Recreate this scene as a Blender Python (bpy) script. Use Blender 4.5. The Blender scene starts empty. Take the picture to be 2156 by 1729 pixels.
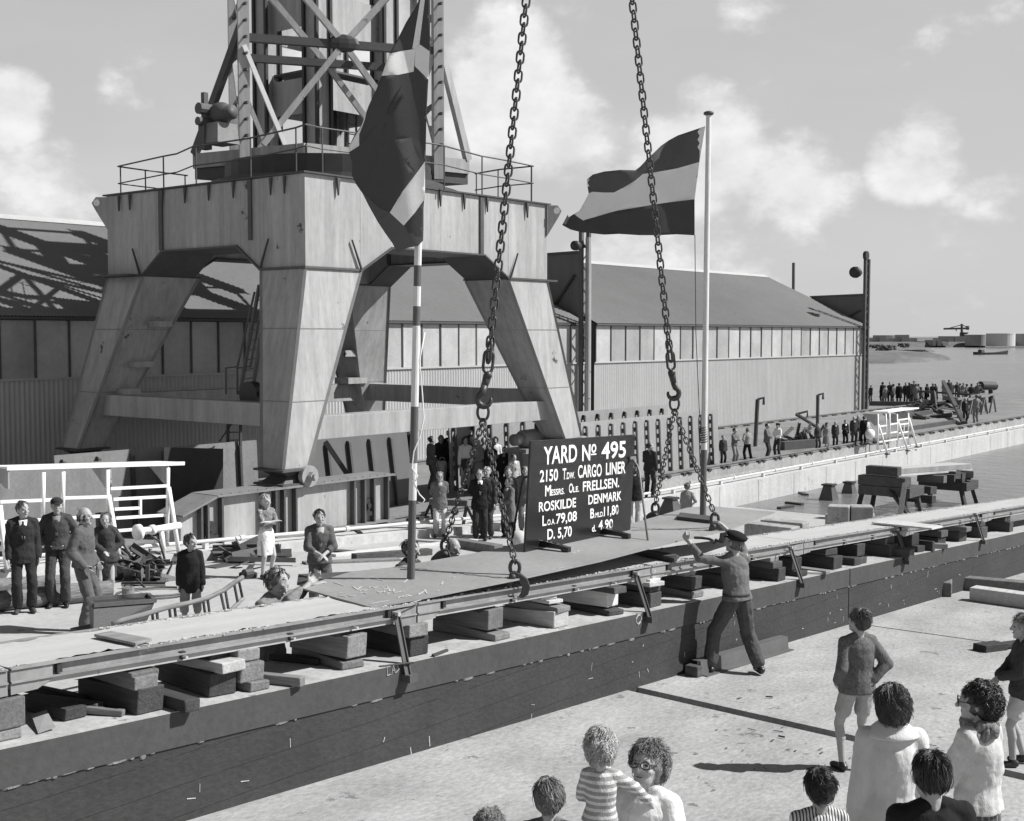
import bpy, bmesh, math, random
from math import sin, cos, pi, radians, sqrt, atan2, hypot
from mathutils import Vector as V, Matrix, noise, geometry
random.seed(7)
S = bpy.context.scene
COL = S.collection

# ------------------------------------------------------------ camera
CH = 4.2; AZ = radians(38.8); PT = radians(3.46); FPX = 2633.0; CX, CY = 1078.0, 864.5
Fh = V((cos(AZ), sin(AZ), 0)); RT = V((sin(AZ), -cos(AZ), 0)); ZU = V((0, 0, 1))
FW = Fh*cos(PT) - ZU*sin(PT); UP = Fh*sin(PT) + ZU*cos(PT)
CAM = V((0, 0, CH))
cd = bpy.data.cameras.new('camera'); cd.sensor_width = 36; cd.lens = 36*FPX/2156; cd.clip_start = .2; cd.clip_end = 9000
co = bpy.data.objects.new('camera', cd); COL.objects.link(co)
M3 = Matrix((RT, UP, -FW)).transposed()
co.matrix_world = Matrix.Translation(CAM) @ M3.to_4x4()
S.camera = co

# ------------------------------------------------------------ sun, sky, exposure
SUN_EL = radians(45)
sun_dir = (RT*cos(SUN_EL) + ZU*sin(SUN_EL)).normalized()
sl = bpy.data.lights.new('sun', 'SUN'); sl.energy = 5.0; sl.angle = radians(.5); sl.color = (1, .998, .994)
so = bpy.data.objects.new('sun', sl); COL.objects.link(so)
so.rotation_euler = sun_dir.to_track_quat('Z', 'Y').to_euler(); so.location = (20, 0, 60)
W = bpy.data.worlds.new('World'); S.world = W; W.use_nodes = True
S.view_settings.view_transform = 'Standard'; S.view_settings.look = 'None'
S.view_settings.gamma = 1; S.view_settings.use_curve_mapping = False; S.view_settings.exposure = 0.40
S.cycles.max_bounces = 6; S.cycles.diffuse_bounces = 3; S.cycles.glossy_bounces = 3; S.cycles.transparent_max_bounces = 4

def ray(px, py): return FW*FPX + RT*(px-CX) - UP*(py-CY)
def onpl(px, py, n, d):
    r = ray(px, py); n = V(n); t = (d - n.dot(CAM))/n.dot(r); return CAM + r*t
SL = .0576
def fz(x, off=0): return -SL*(x-13.3) + off                 # the slip floor falls to the right, towards the water
def atZ(px, py, z): return onpl(px, py, (0, 0, 1), z)
def atY(px, py, y): return onpl(px, py, (0, 1, 0), y)
def atX(px, py, x): return onpl(px, py, (1, 0, 0), x)
def atF(px, py, off=0): return onpl(px, py, (SL, 0, 1), SL*13.3 + off)
PS = -.012
def plz(x): return 1.69 + PS*(x-8.2)
def atP(px, py, off=0): return onpl(px, py, (-PS, 0, 1), -PS*8.2 + 1.69 + off)
QZ = -.55; WZ = -1.75; BF = -.3                               # quay, water, back slip floor offset

def world_sky():
    nt = W.node_tree; N = nt.nodes; L = nt.links
    for n in list(N): N.remove(n)
    out = N.new('ShaderNodeOutputWorld'); bg = N.new('ShaderNodeBackground'); bg.inputs['Strength'].default_value = .095
    sky = N.new('ShaderNodeTexSky'); sky.sky_type = 'NISHITA'; sky.sun_disc = False
    sky.sun_elevation = SUN_EL; sky.sun_rotation = atan2(sun_dir.x, sun_dir.y); sky.dust_density = 3.5; sky.air_density = 1.2
    bw = N.new('ShaderNodeRGBToBW'); L.new(sky.outputs[0], bw.inputs[0])
    tc = N.new('ShaderNodeTexCoord')
    def math(op, a, b=None, c=None, clamp=False):
        m = N.new('ShaderNodeMath'); m.operation = op; m.use_clamp = clamp
        for i, v in enumerate((a, b, c)):
            if v is None: continue
            if isinstance(v, (int, float)): m.inputs[i].default_value = v
            else: L.new(v, m.inputs[i])
        return m.outputs[0]
    def nz(scale, det, rough, stretch=(1, 1, 1.8), off=(0, 0, 0)):
        mp = N.new('ShaderNodeMapping'); mp.inputs['Scale'].default_value = stretch; mp.inputs['Location'].default_value = off
        L.new(tc.outputs['Generated'], mp.inputs[0])
        t = N.new('ShaderNodeTexNoise'); t.inputs['Scale'].default_value = scale; t.inputs['Detail'].default_value = det
        t.inputs['Roughness'].default_value = rough; L.new(mp.outputs[0], t.inputs['Vector']); return t.outputs['Fac']
    n1 = nz(9, 8, .55); n2 = nz(26, 6, .6, (1, 1, 1.4), (3, 1, 2)); n3 = nz(3.2, 5, .55, (1, 1, 3.2), (5, 5, 1))
    acc = None
    # cumulus banks: (pixel direction, angular radius) of the clouds in this sky
    for px, py, r, wgt in ((1060, 190, 175, 1.0), (1190, 280, 150, 1.0), (1480, 330, 190, 1.), (1660, 390, 150, .9), (1940, 330, 120, .9),
                      (1560, 60, 110, .6), (20, 225, 95, 1.05), (60, 400, 150, .7), (1350, 480, 330, .6), (330, 140, 140, .35), (1250, 60, 120, .4), (1900, 120, 90, .3), (700, 100, 200, .8), (2050, 450, 160, .5)):
        d = ray(px, py).normalized()
        vm = N.new('ShaderNodeVectorMath'); vm.operation = 'DISTANCE'; L.new(tc.outputs['Generated'], vm.inputs[0]); vm.inputs[1].default_value = d
        q = math('DIVIDE', vm.outputs['Value'], r*1.12/FPX); q = math('MULTIPLY', q, q); q = math('SUBTRACT', 1.0, q, clamp=True)
        q = math('MULTIPLY', q, wgt)
        acc = q if acc is None else math('MAXIMUM', acc, q)
    e = math('ADD', math('MULTIPLY', n1, 1.5), math('MULTIPLY', n2, .5))        # about 1.0
    e = math('SUBTRACT', e, 1.13)
    m = math('ADD', math('MULTIPLY', acc, .9), math('MULTIPLY', e, 1.3))
    mr = N.new('ShaderNodeMapRange'); mr.interpolation_type = 'SMOOTHSTEP'; L.new(m, mr.inputs[0])
    mr.inputs[1].default_value = .12; mr.inputs[2].default_value = .60
    cl = mr.outputs[0]
    hz = N.new('ShaderNodeMapRange'); L.new(n3, hz.inputs[0]); hz.inputs[1].default_value = .45; hz.inputs[2].default_value = .75; hz.inputs[4].default_value = .35
    base = math('MULTIPLY', bw.outputs[0], .7)
    sep = N.new('ShaderNodeSeparateXYZ'); L.new(tc.outputs['Generated'], sep.inputs[0])
    low = N.new('ShaderNodeMapRange'); L.new(sep.outputs[2], low.inputs[0]); low.inputs[1].default_value = .02; low.inputs[2].default_value = .34; low.inputs[3].default_value = 5.6; low.inputs[4].default_value = 4.1
    veil = math('ADD', low.outputs[0], math('MULTIPLY', hz.outputs[0], 1.4))
    zen = N.new('ShaderNodeMapRange'); L.new(sep.outputs[2], zen.inputs[0]); zen.inputs[1].default_value = .30; zen.inputs[2].default_value = .55; zen.inputs[3].default_value = 1; zen.inputs[4].default_value = .10   # unseen sky overhead, dimmed to cut the fill light in shade
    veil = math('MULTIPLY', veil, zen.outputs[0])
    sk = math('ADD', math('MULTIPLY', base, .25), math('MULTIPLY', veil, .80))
    cb = math('ADD', 3.3, math('MULTIPLY', math('ADD', math('MULTIPLY', n2, .6), math('MULTIPLY', n1, .5)), 6.0))
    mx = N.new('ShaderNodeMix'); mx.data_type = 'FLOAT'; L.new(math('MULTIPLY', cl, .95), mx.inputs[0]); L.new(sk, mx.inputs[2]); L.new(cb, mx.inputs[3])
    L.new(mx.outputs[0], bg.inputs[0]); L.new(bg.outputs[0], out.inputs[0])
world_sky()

# ------------------------------------------------------------ materials (all grey: a black and white photograph)
MATS = {}
def mat(name, v, var=.25, sc=3.0, st=(1, 1, 1), fine=.15, fsc=40, bump=.15, rough=.75, metal=0.0, rnd=.0, streak=0.0, lines=None, dots=0.0, dv=.5, dsc=6.0, spec=.4, stripe=None, wave=None):
    """v base grey, var large blotches (scale sc, stretch st), fine speckle, streak: runs down the face, lines: (axis, pitch, dark), dots: worn spots towards dv"""
    m = bpy.data.materials.new(name); m.use_nodes = True; nt = m.node_tree; N = nt.nodes; L = nt.links
    b = N['Principled BSDF']; b.inputs['Roughness'].default_value = rough; b.inputs['Metallic'].default_value = metal
    if 'Specular IOR Level' in b.inputs: b.inputs['Specular IOR Level'].default_value = spec
    tc = N.new('ShaderNodeTexCoord')
    def math(op, a, c=None, clamp=False):
        k = N.new('ShaderNodeMath'); k.operation = op; k.use_clamp = clamp
        for i, x in enumerate((a, c)):
            if x is None: continue
            if isinstance(x, (int, float)): k.inputs[i].default_value = x
            else: L.new(x, k.inputs[i])
        return k.outputs[0]
    oi = N.new('ShaderNodeObjectInfo')
    va = N.new('ShaderNodeVectorMath'); va.operation = 'ADD'; L.new(tc.outputs['Object'], va.inputs[0])
    cmb = N.new('ShaderNodeVectorMath'); cmb.operation = 'SCALE'; cmb.inputs[0].default_value = (37, 19, 11); L.new(oi.outputs['Random'], cmb.inputs['Scale']); L.new(cmb.outputs[0], va.inputs[1])
    P = va.outputs[0]
    def nz(s, stretch, det=5, ro=.6):
        mp = N.new('ShaderNodeMapping'); mp.inputs['Scale'].default_value = stretch; L.new(P, mp.inputs[0])
        t = N.new('ShaderNodeTexNoise'); t.inputs['Scale'].default_value = s; t.inputs['Detail'].default_value = det; t.inputs['Roughness'].default_value = ro
        L.new(mp.outputs[0], t.inputs['Vector']); return t.outputs['Fac']
    big = nz(sc, st); fn = nz(fsc, st, 3)
    f = math('ADD', 1.0, math('MULTIPLY', math('SUBTRACT', big, .5), var*3.2))
    f = math('MULTIPLY', f, math('ADD', 1.0, math('MULTIPLY', math('SUBTRACT', fn, .5), fine*3.2)))
    if rnd: f = math('MULTIPLY', f, math('ADD', 1.0, math('MULTIPLY', math('SUBTRACT', oi.outputs['Random'], .5), 2*rnd)))
    if streak:
        s = nz(2.6, (1.6, 1.6, .09), 7, .72); s = math('MULTIPLY', math('SUBTRACT', s, .5), streak*4)
        f = math('MULTIPLY', f, math('ADD', 1.0, s))
    val = math('MULTIPLY', math('MAXIMUM', f, .12), v)
    if stripe:
        ax, pitch, v2, duty = stripe
        sp = N.new('ShaderNodeSeparateXYZ'); L.new(tc.outputs['Object'], sp.inputs[0])
        w = math('FRACT', math('ADD', math('DIVIDE', sp.outputs[ax], pitch), 50.0)); w = math('LESS_THAN', w, duty)
        val = math('ADD', math('MULTIPLY', val, math('SUBTRACT', 1.0, w)), math('MULTIPLY', math('MULTIPLY', f, v2), w))
    h = math('ADD', math('MULTIPLY', big, .5), math('MULTIPLY', fn, .5))
    if lines:
        ax, pitch, dk, wd = lines
        sp = N.new('ShaderNodeSeparateXYZ'); L.new(tc.outputs['Object'], sp.inputs[0])
        wob = math('MULTIPLY', math('SUBTRACT', nz(1.3, (1, 1, 1), 2), .5), pitch*.10)
        w = math('FRACT', math('ADD', math('DIVIDE', math('ADD', sp.outputs[ax], wob), pitch), 50.0)); w = math('LESS_THAN', w, wd)
        w = math('MULTIPLY', w, math('GREATER_THAN', nz(2.0, (1, 1, 1), 3), .38))
        val = math('MULTIPLY', val, math('SUBTRACT', 1.0, math('MULTIPLY', w, dk)))
        h = math('SUBTRACT', h, math('MULTIPLY', w, .5))
    if dots:
        d = nz(dsc, (1, 1, 1), 6, .72); mr = N.new('ShaderNodeMapRange'); L.new(d, mr.inputs[0])
        mr.inputs[1].default_value = .66-dots*.12; mr.inputs[2].default_value = .70-dots*.12
        mx = N.new('ShaderNodeMix'); mx.data_type = 'FLOAT'; L.new(mr.outputs[0], mx.inputs[0]); L.new(val, mx.inputs[2]); mx.inputs[3].default_value = dv; val = mx.outputs[0]
    if wave:
        ax, pitch, amp = wave
        sp = N.new('ShaderNodeSeparateXYZ'); L.new(tc.outputs['Object'], sp.inputs[0])
        h = math('ADD', math('MULTIPLY', h, .1), math('MULTIPLY', math('SINE', math('MULTIPLY', sp.outputs[ax], 2*pi/pitch)), amp))
    L.new(val, b.inputs['Base Color'])
    if bump:
        bp = N.new('ShaderNodeBump'); bp.inputs['Strength'].default_value = bump; bp.inputs['Distance'].default_value = .03; L.new(h, bp.inputs['Height']); L.new(bp.outputs[0], b.inputs['Normal'])
    MATS[name] = m; return m
def plain(name, v, rough=.6, metal=0.0): return mat(name, v, var=.06, fine=.03, bump=0, rough=rough, metal=metal)

# ------------------------------------------------------------ mesh builder
class MB:
    def __init__(s): s.v = []; s.f = []; s.m = []; s.cut = []
    def add(s, vs, fs, mi=0):
        b = len(s.v); s.v += [V(p) for p in vs]; s.cut.append((b, len(s.f)))
        for f in fs: s.f.append(tuple(b+i for i in f)); s.m.append(mi)
    def hexa(s, p, mi=0):      # 8 points: bottom loop then top loop
        s.add(p, [(3, 2, 1, 0), (4, 5, 6, 7), (0, 1, 5, 4), (1, 2, 6, 5), (2, 3, 7, 6), (3, 0, 4, 7)], mi)
    def box(s, lo, hi, mi=0):
        x0, y0, z0 = lo; x1, y1, z1 = hi
        s.hexa([(x0, y0, z0), (x1, y0, z0), (x1, y1, z0), (x0, y1, z0), (x0, y0, z1), (x1, y0, z1), (x1, y1, z1), (x0, y1, z1)], mi)
    def bar(s, a, b, w, h, up=(0, 0, 1), mi=0, w2=None, h2=None):     # rectangular bar from a to b; w across, h along up
        a = V(a); b = V(b); d = (b-a).normalized(); u = V(up)
        if abs(d.dot(u.normalized())) > .97: u = V((0, 1, 0)) if abs(d.y) < .9 else V((1, 0, 0))
        r = d.cross(u).normalized(); u = r.cross(d).normalized()
        w2 = w2 or w; h2 = h2 or h
        q = lambda c, W_, H_: [c - r*W_/2 - u*H_/2, c + r*W_/2 - u*H_/2, c + r*W_/2 + u*H_/2, c - r*W_/2 + u*H_/2]
        s.hexa(q(a, w, h) + q(b, w2, h2), mi)
    def tube(s, pts, r, n=8, mi=0, closed=False, radii=None):
        pts = [V(p) for p in pts]; k = len(pts); b = len(s.v); s.cut.append((b, len(s.f)))
        prev = None
        for i, p in enumerate(pts):
            if closed: d = (pts[(i+1) % k] - pts[i-1]).normalized()
            else: d = (pts[min(i+1, k-1)] - pts[max(i-1, 0)]).normalized()
            if prev is None:
                a = d.orthogonal().normalized()
            else:
                a = (prev - d*prev.dot(d)).normalized()
            prev = a; c = d.cross(a); rr = radii[i] if radii else r
            s.v += [p + (a*cos(2*pi*j/n) + c*sin(2*pi*j/n))*rr for j in range(n)]
        for i in range(k if closed else k-1):
            i2 = (i+1) % k
            for j in range(n):
                s.f.append((b+i*n+j, b+i*n+(j+1) % n, b+i2*n+(j+1) % n, b+i2*n+j)); s.m.append(mi)
        if not closed:
            s.f.append(tuple(b+j for j in reversed(range(n)))); s.m.append(mi)
            s.f.append(tuple(b+(k-1)*n+j for j in range(n))); s.m.append(mi)
    def prism(s, poly, vec, mi=0):
        poly = [V(p) for p in poly]; vec = V(vec); n = len(poly)
        nor = sum(((poly[i]-poly[0]).cross(poly[(i+1) % n]-poly[0]) for i in range(1, n-1)), V())
        if nor.dot(vec) > 0: poly = poly[::-1]
        s.add(poly + [p+vec for p in poly], [tuple(range(n)), tuple(reversed(range(n, 2*n)))] + [((i+1) % n, i, n+i, n+(i+1) % n) for i in range(n)], mi)
    def ell(s, c, r, n=12, m=8, mi=0, rot=None):
        c = V(c); r = (r, r, r) if isinstance(r, (int, float)) else r; b = len(s.v); s.cut.append((b, len(s.f)))
        R = rot or Matrix.Identity(3)
        P = [c + R @ V((0, 0, -r[2]))]
        for i in range(1, m):
            t = -pi/2 + pi*i/m
            P += [c + R @ V((r[0]*cos(t)*cos(2*pi*j/n), r[1]*cos(t)*sin(2*pi*j/n), r[2]*sin(t))) for j in range(n)]
        P.append(c + R @ V((0, 0, r[2]))); s.v += P
        for j in range(n):
            s.f.append((b, b+1+(j+1) % n, b+1+j)); s.m.append(mi)
            for i in range(m-2):
                o = b+1+i*n; s.f.append((o+j, o+(j+1) % n, o+n+(j+1) % n, o+n+j)); s.m.append(mi)
            o = b+1+(m-2)*n; s.f.append((o+j, o+(j+1) % n, b+len(P)-1)); s.m.append(mi)
    def cone(s, p0, r0, p1, r1, n=10, mi=0):          # capsule-like tapered limb with rounded ends
        p0 = V(p0); p1 = V(p1); d = p1-p0; L = d.length or 1e-6; d = d/L
        pts = []; rad = []
        for t in (-.96, -.7, -.35, 0): pts.append(p0 + d*t*r0); rad.append(r0*sqrt(max(0, 1-t*t)))
        for t in (0, .35, .7, .96): pts.append(p1 + d*t*r1); rad.append(r1*sqrt(max(0, 1-t*t)))
        s.tube(pts, 0, n, mi, radii=rad)
    def mesh(s, name, origin, mats, smooth):
        me = bpy.data.meshes.new(name); o = V(origin)
        me.from_pydata([p-o for p in s.v], [], s.f); me.validate(clean_customdata=False)
        for m in (mats if isinstance(mats, (list, tuple)) else [mats]): me.materials.append(m)
        if len(me.polygons) == len(s.m): me.polygons.foreach_set('material_index', s.m)
        me.polygons.foreach_set('use_smooth', [smooth]*len(me.polygons)); me.update(); return me

def wpos(o):
    p = V(); 
    while o: p = p + o.location; o = o.parent
    return p
def obj(name, mb, m, parent=None, origin=None, bevel=0, smooth=False, local=False):
    if parent is not None: og = V() if local else wpos(parent)
    elif origin is not None: og = V(origin)
    elif local: og = V()
    else:
        xs = [p.x for p in mb.v]; ys = [p.y for p in mb.v]; zs = [p.z for p in mb.v]
        og = V(((min(xs)+max(xs))/2, (min(ys)+max(ys))/2, min(zs)))
    o = bpy.data.objects.new(name, mb.mesh(name, og, m, smooth)); COL.objects.link(o)
    if parent is not None: o.parent = parent
    else: o.location = og
    if bevel:
        bv = o.modifiers.new('bevel', 'BEVEL'); bv.width = bevel; bv.segments = 2; bv.limit_method = 'ANGLE'
    return o
def objs(name, mb, m, parent, k=1, **kw):
    """every k primitives of the builder become a part of their own"""
    cuts = mb.cut + [(len(mb.v), len(mb.f))]; out = []
    for i in range(0, len(mb.cut), k):
        (v0, f0), (v1, f1) = cuts[i], cuts[min(i+k, len(mb.cut))]
        q = MB(); q.v = mb.v[v0:v1]; q.f = [tuple(a-v0 for a in f) for f in mb.f[f0:f1]]; q.m = mb.m[f0:f1]
        out.append(obj(name, q, m, parent, **kw))
    return out
def tag(o, label, cat, group=None, kind=None):
    if label: o['label'] = label
    if cat: o['category'] = cat
    if group: o['group'] = group
    if kind: o['kind'] = kind
    return o
def thing(name, loc, label, cat, group=None, rz=0):
    o = bpy.data.objects.new(name, None); o.empty_display_size = .2; COL.objects.link(o); o.location = loc; o.rotation_euler.z = rz
    return tag(o, label, cat, group)
def struct(name, mb, m, **k):
    o = obj(name, mb, m, **k); o['kind'] = 'structure'; return o
def copytree(o, parent=None):
    c = o.copy(); COL.objects.link(c)
    if parent is not None: c.parent = parent
    for ch in list(o.children): copytree(ch, c)
    return c
# ------------------------------------------------------------ palette
mat('floor_concrete', .315, var=.30, sc=1.3, st=(.55, 1, 1), fine=.3, fsc=24, bump=.4, rough=.85, dots=.32, dv=.16, dsc=3.2, spec=.25)
mat('back_concrete', .37, var=.15, sc=.7, fine=.16, fsc=8, bump=.2, rough=.85, dots=.35, dv=.17, dsc=2.3, spec=.25)
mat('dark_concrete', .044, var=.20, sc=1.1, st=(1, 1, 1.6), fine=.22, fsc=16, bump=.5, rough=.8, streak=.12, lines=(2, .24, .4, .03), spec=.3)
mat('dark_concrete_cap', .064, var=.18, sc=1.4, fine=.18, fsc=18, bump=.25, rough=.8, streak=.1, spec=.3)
mat('chipped_concrete', .22, var=.5, sc=7, fine=.4, fsc=30, bump=.9, rough=.9)
mat('wall_top_concrete', .36, var=.25, sc=2.2, fine=.25, fsc=14, bump=.3, rough=.9, dots=.3, dv=.15, dsc=5)
mat('pale_concrete', .46, var=.15, sc=.8, fine=.15, fsc=9, bump=.25, rough=.85, streak=.16, dots=.2, dv=.28, dsc=1.5)
mat('kerb_concrete', .30, var=.25, sc=1.2, fine=.25, fsc=9, bump=.4, rough=.9, streak=.18, dots=.3, dv=.14, dsc=2)
mat('quay_ground', .19, var=.3, sc=.35, fine=.25, fsc=6, bump=.4, rough=.9, dots=.5, dv=.12, dsc=1.1)
mat('water', .17, var=.1, sc=.2, fine=0, bump=0, rough=.2, spec=.6)
mat('wet_floor', .16, var=.3, sc=.5, fine=.2, fsc=6, bump=.1, rough=.35)
mat('grass', .13, var=.4, sc=.05, fine=.3, fsc=.5, bump=.2, rough=.95)
mat('corrugated_wall', .41, var=.08, sc=.4, fine=.06, fsc=6, bump=.05, rough=.75, streak=.10)
mat('corrugated_roof', .185, var=.10, sc=.35, fine=.10, fsc=5, bump=.05, rough=.8, dots=.05, dv=.1, dsc=2)
mat('window_sheet', .38, var=.24, sc=.9, fine=.10, fsc=8, bump=.12, rough=.35, rnd=.2, streak=.10)
mat('steel_paint', .335, var=.2, sc=.7, st=(1, 1, .5), fine=.10, fsc=9, bump=.10, rough=.5, streak=.30, dots=.16, dv=.06, dsc=1.4)
mat('dark_steel', .075, var=.25, sc=2, fine=.2, fsc=15, bump=.2, rough=.6, rnd=.2)
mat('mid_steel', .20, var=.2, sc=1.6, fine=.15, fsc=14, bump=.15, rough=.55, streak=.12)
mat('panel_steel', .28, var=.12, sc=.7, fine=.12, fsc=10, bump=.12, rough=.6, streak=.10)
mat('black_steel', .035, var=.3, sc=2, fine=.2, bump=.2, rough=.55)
mat('white_paint', .80, var=.06, sc=2, fine=.06, fsc=12, bump=.08, rough=.5, dots=.04, dv=.4, dsc=5)
mat('pipe_paint', .58, var=.12, sc=2, fine=.1, bump=.08, rough=.5, dots=.15, dv=.3, dsc=4)
mat('timber_dark', .055, var=.4, sc=2.5, st=(.25, 3, 3), fine=.4, fsc=14, bump=.6, rough=.85, rnd=.45)
mat('timber_mid', .17, var=.32, sc=2.5, st=(.25, 3, 3), fine=.35, fsc=14, bump=.5, rough=.85, rnd=.35, dots=.1, dv=.06, dsc=4)
mat('timber_pale', .46, var=.2, sc=2.5, st=(.25, 3, 3), fine=.25, fsc=14, bump=.4, rough=.85, rnd=.25)
mat('bark', .17, var=.5, sc=3, st=(.3, 4, 4), fine=.5, fsc=12, bump=1.0, rough=.95)
mat('trench_bottom', .06, var=.3, sc=3, fine=.3, bump=.3, rough=.9)
mat('far_building', .28, var=.1, sc=.05, fine=.05, bump=0, rough=.9)  # distance haze is put into this lighter grey
mat('far_pale', .5, var=.05, sc=.05, fine=.05, bump=0, rough=.9)
mat('chalk', .42, var=.2, sc=20, fine=.3, bump=0, rough=.95)
G = MATS

# ------------------------------------------------------------ slip floor in front of the keel wall, with its two expansion gaps
YW0, YW1 = 7.93, 8.80
def floor_sheet():
    mb = MB()
    def slab(poly, off=0.0, th=.14):
        top = [V((x, y, fz(x, off))) for x, y in poly]
        mb.prism(top, (0, 0, -th))
    a0 = atF(1340, 1452); a1 = atF(1810, 1558); g1 = (a1-a0); k1 = g1.x/g1.y
    b0 = atF(1824, 1316); b1 = atF(2107, 1356); g2 = b1-b0; k2 = g2.x/g2.y
    xa = lambda y: a0.x + k1*(y-a0.y); xb = lambda y: b0.x + k2*(y-b0.y)
    y0, y1 = -26, 7.95; h1, h2 = .11, .03
    slab([(-12, y0), (xa(y0)-h1, y0), (xa(y1)-h1, y1), (-12, y1)])
    slab([(xa(y0)+h1, y0), (xb(y0)-h2, y0), (xb(y1)-h2, y1), (xa(y1)+h1, y1)])
    slab([(xb(y0)+h2, y0), (60, y0), (60, y1), (xb(y1)+h2, y1)])
    struct('slip_floor', mb, G['floor_concrete'], origin=(0, 0, 0))
    mb = MB(); mb.add([(-12, y0, fz(-12, -.12)), (60, y0, fz(60, -.12)), (60, 9, fz(60, -.12)), (-12, 9, fz(-12, -.12))], [(0, 1, 2, 3)])
    struct('slip_floor_base', mb, G['trench_bottom'], origin=(0, 0, 0))
    mb = MB(); mb.add([(-14, 8.5, fz(-14, BF)), (62, 8.5, fz(62, BF)), (62, 21.3, fz(62, BF)), (-14, 21.3, fz(-14, BF))], [(0, 1, 2, 3)])
    struct('back_slip_floor', mb, G['back_concrete'], origin=(0, 0, 0))
    mb = MB()
    mb.add([(-60, 22.1, QZ), (96, 22.1, QZ), (96, 90, QZ), (-60, 90, QZ), (-60, 22.1, QZ-4), (96, 22.1, QZ-4), (96, 90, QZ-4)], [(0, 1, 2, 3), (4, 5, 1, 0), (5, 6, 2, 1)])
    struct('quay_ground', mb, G['quay_ground'], origin=(0, 0, 0))
    # ground everywhere else, out to the left and behind, so the place goes on beyond the frame
    mb = MB(); mb.add([(-300, -300, -2.6), (60, -300, -2.6), (60, 400, -2.6), (-300, 400, -2.6)], [(0, 1, 2, 3)])
    struct('yard_ground', mb, G['quay_ground'], origin=(0, 0, 0))
floor_sheet()

# water: rippled sheet, near part as a real relief
def water():
    m = G['water']; nt = m.node_tree; N = nt.nodes; L = nt.links; b = N['Principled BSDF']
    tc = N.new('ShaderNodeTexCoord'); mp = N.new('ShaderNodeMapping'); mp.inputs['Rotation'].default_value = (0, 0, AZ); mp.inputs['Scale'].default_value = (1.0, .45, 1)
    L.new(tc.outputs['Object'], mp.inputs[0])
    t = N.new('ShaderNodeTexNoise'); t.inputs['Scale'].default_value = 1.3; t.inputs['Detail'].default_value = 6; t.inputs['Roughness'].default_value = .65; L.new(mp.outputs[0], t.inputs['Vector'])
    t2 = N.new('ShaderNodeTexNoise'); t2.inputs['Scale'].default_value = .06; t2.inputs['Detail'].default_value = 4; L.new(mp.outputs[0], t2.inputs['Vector'])
    mu = N.new('ShaderNodeMath'); mu.operation = 'MULTIPLY'; L.new(t.outputs[0], mu.inputs[0]); L.new(t2.outputs[0], mu.inputs[1])
    bp = N.new('ShaderNodeBump'); bp.inputs['Strength'].default_value = .9; bp.inputs['Distance'].default_value = .5; L.new(mu.outputs[0], bp.inputs['Height']); L.new(bp.outputs[0], b.inputs['Normal'])
    mb = MB(); mb.add([(36, -3000, WZ), (5000, -3000, WZ), (5000, 4000, WZ), (36, 4000, WZ)], [(0, 1, 2, 3)])
    struct('water', mb, m, origin=(0, 0, WZ))
water()

# ------------------------------------------------------------ the low keel wall
def keel_wall():
    seg = [(-2.0, 18.16), (18.19, 44)]
    t = thing('keel_wall', (18, YW0, 0), 'long low dark concrete wall carrying the timber blocks and the casting bed', 'wall')
    def strip(y0, y1, h0, h1, name, m, xs, wob=0, segs=1):
        mb = MB()
        for x0, x1 in xs:
            P = []
            for x in (x0, x1): P.append(x)
            mb.hexa([(x0, y0, fz(x0, h0)), (x1, y0, fz(x1, h0)), (x1, y1, fz(x1, h0)), (x0, y1, fz(x0, h0)), (x0, y0, fz(x0, h1)), (x1, y0, fz(x1, h1)), (x1, y1, fz(x1, h1)), (x0, y1, fz(x0, h1))])
        return obj(name, mb, m, t)
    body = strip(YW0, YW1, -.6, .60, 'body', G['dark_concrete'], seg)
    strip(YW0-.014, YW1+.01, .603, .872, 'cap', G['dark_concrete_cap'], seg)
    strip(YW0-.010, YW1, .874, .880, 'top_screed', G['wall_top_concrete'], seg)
    # ragged seam of chipped concrete under the cap
    mb = MB(); x = -1.5
    while x < 40:
        l = random.uniform(.03, .22)
        if random.random() < .62:
            h = random.uniform(.008, .03); z = fz(x, .60)
            mb.ell((x+l/2, YW0-.004, z-h*.3), (l/2, .012, h), 6, 4)
        x += l*random.uniform(.8, 2.0)
    obj('chipped_seam', mb, G['chipped_concrete'], t)
    mb = MB()
    for i in range(46):
        x = random.uniform(3, 26); h = random.uniform(.05, .55)
        a = V((x, YW0-.003, fz(x, h)))
        k = random.random()
        if k < .5: b = a + V((random.uniform(-.03, .03), 0, -random.uniform(.02, .11))); w = random.uniform(.004, .012)
        else: b = a + V((random.uniform(.02, .09), 0, random.uniform(-.02, .02))); w = random.uniform(.004, .010)
        mb.bar(a, b, .004, w, up=(1, 0, 0) if k < .5 else (0, 0, 1))
    o = obj('paint_scuff', mb, G['chalk'], t); o['kind'] = 'stuff'
    # chalked letters near the left brace
    P0 = atY(815, 1423, YW0-.018)
    mb = MB(); s = .085
    for ch, strokes in enumerate(([((0, 1), (0, 0)), ((0, 0), (.5, .05))], [((0, 0), (.25, 1)), ((.25, 1), (.5, 0)), ((.1, .4), (.42, .4))], [((.5, .9), (.1, .75)), ((.1, .75), (.45, .35)), ((.45, .35), (0, .05))])):
        for a, b in strokes:
            q = lambda p: P0 + V(((p[0]+ch*.62)*s*1.1, 0, p[1]*s))
            mb.bar(q(a), q(b), .004, .007, up=(0, 1, 0))
    obj('chalk_letters', mb, G['chalk'], t)
    # scribbled ring left of the second brace
    P0 = atY(1345, 1304, YW0-.018); mb = MB()
    mb.tube([P0 + V((cos(i*.9)*.055*(1+.25*sin(i*2.3)), 0, sin(i*.9)*.055*(1+.25*cos(i*1.7)))) for i in range(40)], .003, 4)
    obj('chalk_scribble', mb, G['chalk'], t)
keel_wall()

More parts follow.
